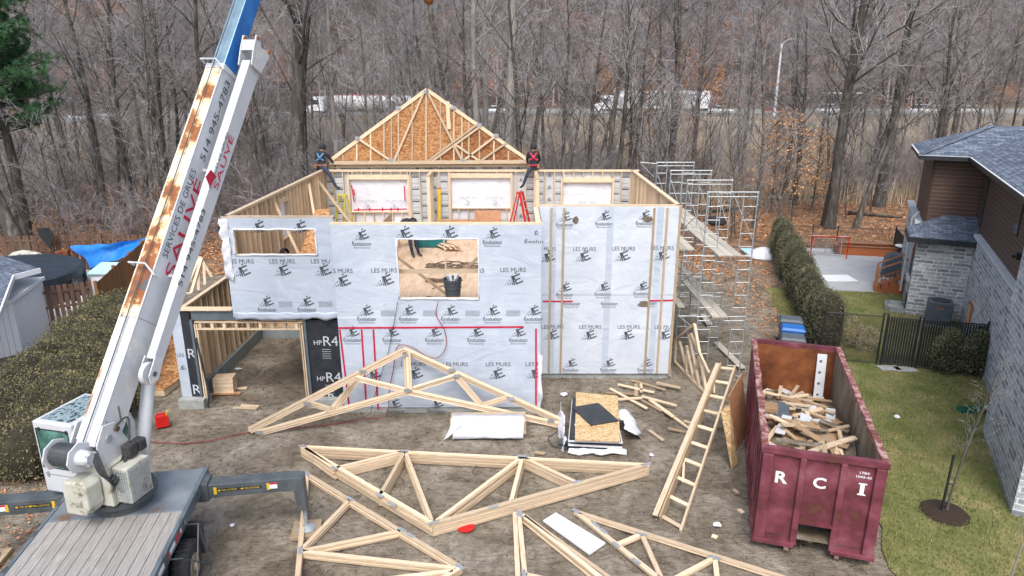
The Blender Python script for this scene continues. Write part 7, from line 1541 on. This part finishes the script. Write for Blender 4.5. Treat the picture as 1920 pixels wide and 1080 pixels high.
# ================================================================== LEFT NEIGHBOUR'S YARD
def boardfence(name, label, a, b, H_, m, gap=0., bw=.14, both=False):
    a, b = Vector((*a, 0)), Vector((*b, 0)); d = (b - a); L_ = d.length; d /= L_; n_ = d.cross(ZUP); t = thing(name, label, 'fence', a); k = 0; s = 0
    while s < L_ - bw:
        off = n_ * (.035 if (k % 2 == 0 or not both) else -.035); h = H_ + random.uniform(-.015, .015)
        MB().beam(a + d * (s + bw / 2) + off, a + d * (s + bw / 2) + off + ZUP * h, bw, .02, up=n_).build('board', m, t); s += bw + gap; k += 1
    for z in (.4, H_ * .55, H_ - .25): MB().beam(a + ZUP * z, b + ZUP * z, .045, .09).build('rail', m, t)
    for i in range(int(L_ / 2.4) + 1): MB().beam(a + d * min(L_, i * 2.4), a + d * min(L_, i * 2.4) + ZUP * (H_ + .08), .1, .1, up=n_).build('post', m, t)
boardfence('board_fence', 'close boarded orange brown fence running away beside the hedge', (-16.25, 25.5), (-18.5, 34.1), 1.8, 'wood_fence2', .006)
boardfence('board_fence', 'dark brown shadow board fence behind the pool and blue tarpaulin', (-18.6, 34.2), (-30.5, 33.4), 1.8, 'wood_fence', .05, both=True)
boardfence('board_fence', 'dark brown board fence between the white shed and the hedge', (-16.4, 25.4), (-18.3, 24.3), 1.9, 'wood_fence', .05, both=True)
pc_ = Vector((-22.7, 29.1, 0)); po = thing('covered_pool', 'round above ground pool under a taut black cover', 'pool', pc_)
MB().lathe([(3.1, 0), (3.1, 1.2), (3.14, 1.22)], c=pc_, n=48).build('pool_wall', 'dgrey', po); MB().lathe([(3.2, .85), (3.2, 1.2), (3.1, 1.26), (2.2, 1.28), (.02, 1.30)], c=pc_, n=48).build('cover', 'pool', po, smooth=False)
for k in range(12): a = k / 12 * 6.283; MB().box(pc_ + Vector((3.16 * math.cos(a) - .06, 3.16 * math.sin(a) - .06, 0)), pc_ + Vector((3.16 * math.cos(a) + .06, 3.16 * math.sin(a) + .06, .9))).build('upright', 'steel', po)
ta, tb, tcx, td = PY(130, 462, 33.6), PY(279, 447, 33.2), PY(262, 474, 32.8), PY(172, 502, 33.0)
g_ = []
for i in range(12):
    f = i / 11; row = []
    for j in range(22):
        e = j / 21; a = ta.lerp(tb, e); b = td.lerp(tcx, e); sag = -.35 * math.sin(math.pi * e) * (1 - f) ; p = a.lerp(b, f); row.append((p.x, p.y + .12 * math.sin(e * 9 + f * 4) - .1 * math.sin(f * 7 + e * 3), p.z + sag * .06 + .03 * math.sin(e * 21)))
    g_.append(row)
mbx = MB(); mbx.v = [Vector(p) for r_ in g_ for p in r_]; [mbx.face((i * 22 + j, i * 22 + j + 1, (i + 1) * 22 + j + 1, (i + 1) * 22 + j)) for i in range(11) for j in range(21)]
one('blue_tarpaulin', mbx, 'bluetarp', 'bright blue tarpaulin draped from the back fence', 'tarpaulin', smooth=True)
sp_t = thing('storage_chest', 'white deck box with a pale teal lid beside the orange brown fence', 'deck box', (-19.0, 30.9, 0)); MB().box((-19.6, 30.4, 0), (-18.4, 31.4, .75)).build('box_body', 'white_siding', sp_t, bevel=.02); MB().hexa([(-19.65, 30.3, .76), (-18.3, 30.3, .76), (-18.5, 31.5, 1.0), (-19.6, 31.5, 1.0), (-19.65, 30.3, .80), (-18.3, 30.3, .80), (-18.5, 31.5, 1.04), (-19.6, 31.5, 1.04)]).build('lid', 'poly_l', sp_t)
one('pool_pump', MB().lathe([(.25, 0), (.3, .3), (.26, .6), (.1, .8), (.05, .9)], n=14), 'trim', 'dark pool filter tank beside the covered pool', 'pool filter').location = (-19.2, 28.9, 0)
one('white_bucket', MB().lathe([(.12, 0), (.16, .35), (.15, .35), (.11, .05)], n=14), 'sheet_w', 'white bucket in front of the pool filter', 'bucket').location = (-18.7, 28.3, 0)
one('white_ball', MB().lathe([(.03, 0), (.12, .05), (.16, .15), (.12, .25), (.03, .3)], n=14), 'sheet_w', 'small white ball on the paving near the pool', 'ball', smooth=True).location = (-18.5, 27.2, 0)
kay = thing('kayak', 'pale upturned boat hull lying behind the pool', 'boat', (-24.3, 33.0, .6)); MB().tube([(-25.1, 33, .95), (-24.8, 33, 1.0), (-24.3, 33, 1.05), (-23.6, 33, 1.0), (-23.2, 33, .9)], [.03, .16, .22, .16, .03], 12).build('hull', 'cream', kay, smooth=True); MB().box((-24.9, 32.8, 0), (-24.8, 33.2, .85)).box((-23.7, 32.8, 0), (-23.6, 33.2, .85)).build('trestle', 'wood_old', kay)
one('wheelbarrow_tray', MB().prism([(-22.9, 33.3, .5), (-22.4, 33.3, .5), (-22.3, 33.3, 1.2), (-23.0, 33.3, 1.1)], (0, .25, 0)), 'rust', 'red brown wheelbarrow tray leaning against the back fence', 'wheelbarrow', bevel=.05)
one('green_net', MB().prism([(-23.2, 33.4, 1.2), (-22.9, 33.4, 1.9), (-23.1, 33.4, 2.3), (-23.7, 33.4, 2.25), (-23.6, 33.4, 1.8)], (0, .05, 0)).tube([(-23.2, 33.4, 1.3), (-22.9, 33.5, .02)], .02, 6), 'chain', 'green pool net standing against the back fence', 'net')
shed = thing('garden_shed', 'white vinyl lean-to shed with a grey sloping roof beside the hedge', 'shed', (-17.6, 23.4, 0))
Pq = [G(44, 662, 0).xy, (-17.75, 24.75), (-18.9, 24.4), (-18.15, 22.1)]
mb = MB(); 
def wallq(a, b, za, zb, n_=14):
    a, b = Vector((*a, 0)), Vector((*b, 0))
    for k in range(n_): 
        p, q = a.lerp(b, k / n_), a.lerp(b, (k + .93) / n_); zp, zq = za + (zb - za) * k / n_, za + (zb - za) * (k + .93) / n_; nn_ = (q - p).cross(ZUP).normalized() * .012; mb.hexa([p, q, q - nn_, p - nn_, p + ZUP * zp, q + ZUP * zq, q - nn_ + ZUP * zq, p - nn_ + ZUP * zp], 0, .5)
wallq(Pq[0], Pq[1], 1.95, 2.15); wallq(Pq[3], Pq[0], 1.95, 1.95, 5); _c = (sum(p[0] for p in Pq) / 4, sum(p[1] for p in Pq) / 4); mb.prism([(_c[0] + (p[0] - _c[0]) * .95, _c[1] + (p[1] - _c[1]) * .95, 0) for p in Pq], (0, 0, 1.88)); mb.build('shed_wall', 'white_siding', shed)
rp_ = [Vector((*Pq[0], 1.97)) + Vector((.05, -.08, 0)), Vector((*Pq[1], 2.2)) + Vector((.06, .05, 0)), Vector((*Pq[2], 2.25)), Vector((*Pq[3], 2.0)) + Vector((-.05, -.05, 0))]; MB().prism(rp_, (0, 0, .05)).build('shed_roof', 'ledge', shed)
MB().beam(rp_[0], rp_[1], .04, .12).build('fascia', 'white_siding', shed); MB().beam(rp_[3], rp_[0], .04, .12).build('fascia', 'white_siding', shed)
_w = Vector((-2.2, 0, 0)); nh = thing('shingled_outbuilding', 'outbuilding with shingle roof and white fascia at the left edge', 'outbuilding', (-19.5, 23, 0))
q0, q1, q2 = G(25, 516, 2.75), G(75, 503, 2.75), G(-6, 598, 2.35); off_ = Vector((-3.5, -1.2, .9)); MB().prism([q0, q2, q2 + off_ * .8, q0 + off_], (0, 0, -.06)).prism([q0, q1, q1 + Vector((-2.8, .9, .55)), q0 + off_], (0, 0, -.06)).build('roof', 'shingle', nh)
MB().beam(q0 - ZUP * .08, q1 - ZUP * .08, .05, .18).build('fascia', 'white_siding', nh); MB().beam(q0 - ZUP * .08, q2 - ZUP * .08, .05, .18).build('fascia', 'white_siding', nh)
MB().prism([_w + Vector((q0.x - .25, q0.y - .1, 0)), _w + Vector((q2.x - .4, q2.y, 0)), Vector((q2.x - 3.5, q2.y - .5, 0)), Vector((q0.x - 3.5, q0.y, 0))], (0, 0, 2.2)).build('wall', 'dgrey', nh)
g_ = [[(-16.95 + .75 * j / 7 - .2 * i / 5, 21.9 + .6 * i / 5, .15 + .12 * math.sin(j * 1.6 + i * 1.1) + .06 * math.cos(i * 2.3)) for j in range(8)] for i in range(6)]
mbx = MB(); mbx.v = [Vector(p) for r_ in g_ for p in r_]; [mbx.face((i * 8 + j, i * 8 + j + 1, (i + 1) * 8 + j + 1, (i + 1) * 8 + j)) for i in range(5) for j in range(7)]; one('crumpled_tarpaulin', mbx, 'bluetarp', 'small crumpled blue tarpaulin at the foot of the white shed', 'tarpaulin')
# ================================================================== HIGHWAY TRAFFIC
def wheels(t, xs, r, y0, y1, z0=0):
    for x in xs:
        for y in (y0, y1): MB().tube([(x, y - .12, z0 + r), (x, y + .12, z0 + r)], r, 14).build('wheel', 'black', t, world=False)
def onroad(u, o): 
    x = 0
    for _ in range(6): x = (u - CX0) / FPX * (hw(x) + o) * .96 + .0 
    return x, hw(x) + o
def car(u, o, m, label, cat='car', s=1., flip=1, suv=0., group='cars on the highway'):
    x, y = onroad(u, o); rz = math.atan2(hw(x + 2) - hw(x - 2), 4); t = thing('passenger_car', label, cat, (x, y, 3.07), rz + (0 if flip > 0 else math.pi), group)
    L_, H_ = 2.25 * s, .72; zt = 1.42 + suv
    MB().prism([(-L_, -.88, .3), (L_, -.88, .3), (L_, -.88, .62), (L_ * .92, -.88, .78), (L_ * .45, -.88, .92), (-L_ * .95, -.88, .95), (-L_, -.88, .7)], (0, 1.76, 0)).build('body', m, t, world=False, bevel=.06)
    MB().prism([(-L_ * .9 if suv else -L_ * .7, -.78, .93), (L_ * .42, -.78, .93), (L_ * .12, -.74, zt), (-L_ * (.78 if suv else .4), -.74, zt)], (0, 1.52, 0)).build('cabin', 'glass_d', t, world=False, bevel=.04)
    MB().box((-L_ * (.76 if suv else .38), -.75, zt + .003), (L_ * .1, .75, zt + .05)).build('roof', m, t, world=False); wheels(t, (-L_ * .62, L_ * .62), .33, -.8, .8)
    for y_ in (-.6, .6): MB().box((L_ - .02, y_ - .15, .6), (L_ + .02, y_ + .15, .72)).build('headlight', 'sheet_w', t, world=False)
    return t
car(1352, -3, 'paint_w', 'white pickup-like car behind the white box lorry', s=1.1); car(1466, -3, 'paint_r', 'red car passing the street lamp column', s=1.15); car(1563, -3, 'paint_w', 'white people carrier in front of the overhead canopy', s=1.1, suv=.3)
car(1742, -3, 'paint_w', 'white estate car above the shingle roof of the stone house', s=1.1, suv=.25); car(1826, -3, 'paint_w', 'white car behind the farthest trees on the right', s=1.05); car(150, -3, 'paint_s', 'silver car on the highway seen through the trees on the left', s=1.1); car(196, 3.2, 'paint_s', 'grey car in the farther lane on the left', s=1.0)
car(930, -3, 'paint_w', 'white car between the two pale trunks', s=1.1); car(60, 3, 'paint_w', 'white van-like car at the far left of the highway', suv=.4)
def truck_h(u0, u1, kind, label):
    x0, y = onroad(u0, -3.2); x1, _ = onroad(u1, -3.2); L_ = x1 - x0; t = thing('tanker_lorry' if kind == 'tank' else 'box_lorry', label, 'lorry', (x0, y, 3.07), 0)
    MB().box((0, -1.2, .9), (2.1, 1.2, 3.3)).prism([(0, -1.2, .6), (-1.4, -1.2, .6), (-1.4, -1.2, 1.6), (-.2, -1.2, 1.9), (0, -1.2, 1.9)], (0, 2.4, 0)).build('tractor_cab', 'paint_w', t, world=False, bevel=.08)
    MB().box((.15, -1.22, 2.0), (1.2, -1.205, 2.8)).build('cab_window', 'glass_d', t, world=False); MB().box((-1.2, -.5, .7), (L_, .5, 1.0)).build('chassis', 'dgrey', t, world=False)
    if kind == 'tank':
        MB().tube([(3.2, 0, 2.3), (3.35, 0, 2.3), (L_ - .2, 0, 2.3), (L_, 0, 2.3)], [.9, 1.28, 1.28, .9], 24).build('tank', 'paint_w', t, world=False, smooth=False); MB().box((3.4, -.5, 3.56), (L_ - .3, .5, 3.66)).build('walkway', 'tape', t, world=False)
    else:
        b = MB().box((2.5, -1.28, 1.05), (L_, 1.28, 4.15)).build('cargo_box', 'paint_w', t, world=False)
        MB().lathe([(.02, 0), (.75, 0), (.75, .01), (.02, .01)], n=20).build('red_emblem', 'tape', b, world=False).rotation_euler = (R(90), 0, 0); o = bpy.data.objects['red_emblem']; o.location = (L_ - 6.0, -1.285, 2.6)
        MB().box((L_ - 3.2, -1.29, 2.2), (L_ - 2.9, -1.285, 3.6)).box((L_ - 3.9, -1.29, 3.3), (L_ - 2.3, -1.285, 3.6)).build('blue_mark', 'blue', b, world=False)
    wheels(t, (-.7, 1.6, L_ - 1.2, L_ - 2.5), .5, -1.05, 1.05)
truck_h(585, 800, 'tank', 'white tanker lorry on the highway, left of the gable peak'); truck_h(1128, 1330, 'box', 'white box lorry with a red emblem on the highway, behind the scaffold')
sp0, yl = onroad(1457, -9.2); lp = thing('street_lamp', 'tall white street lamp on the near side of the highway', 'street lamp', (sp0, yl, 3))
MB().tube([(sp0, yl, 2.9), (sp0, yl, 10), (sp0, yl, 15.2)], [.24, .19, .14], 10).build('pole', 'sheet_w', lp); MB().tube([(sp0, yl, 15.1), (sp0 + .9, yl, 15.8), (sp0 + 1.9, yl, 16.0)], .06, 8).build('arm', 'sheet_w', lp); MB().box((sp0 + 1.8, yl - .15, 15.9), (sp0 + 2.5, yl + .15, 16.05)).build('lamp_head', 'paint_s', lp)
cx_, cy_ = onroad(1585, 10); cn = thing('roadside_canopy', 'flat white roadside canopy on posts behind the white people carrier', 'canopy', (cx_, cy_, 3)); MB().box((cx_ - 4, cy_ - 1.5, 6.4), (cx_ + 4, cy_ + 1.5, 6.7)).build('roof', 'sheet_w', cn)
for dx_ in (-3, 3): MB().box((cx_ + dx_ - .1, cy_ - .1, 2.9), (cx_ + dx_ + .1, cy_ + .1, 6.4)).build('post', 'dgrey', cn)
MB().box((cx_ - 2.6, cy_ + .3, 3.2), (cx_ + 2.6, cy_ + .5, 6.0)).build('panel', 'dgrey', cn)
rx, ry = onroad(456, -10); rs = thing('roadside_sign', 'red and white roadside sign beside the highway, right of the crane boom', 'sign', (rx, ry, 3)); MB().box((rx - 1.1, ry - .05, 3.4), (rx + 1.1, ry + .05, 5.0)).build('board', 'paint_r', rs); MB().box((rx - 1.1, ry - .06, 5.01), (rx + 1.1, ry + .06, 5.3)).build('header_board', 'sheet_w', rs)
for dx_ in (-.8, .8): MB().box((rx + dx_ - .05, ry - .04, 2.0), (rx + dx_ + .05, ry + .04, 3.4)).build('post', 'dgrey', rs)
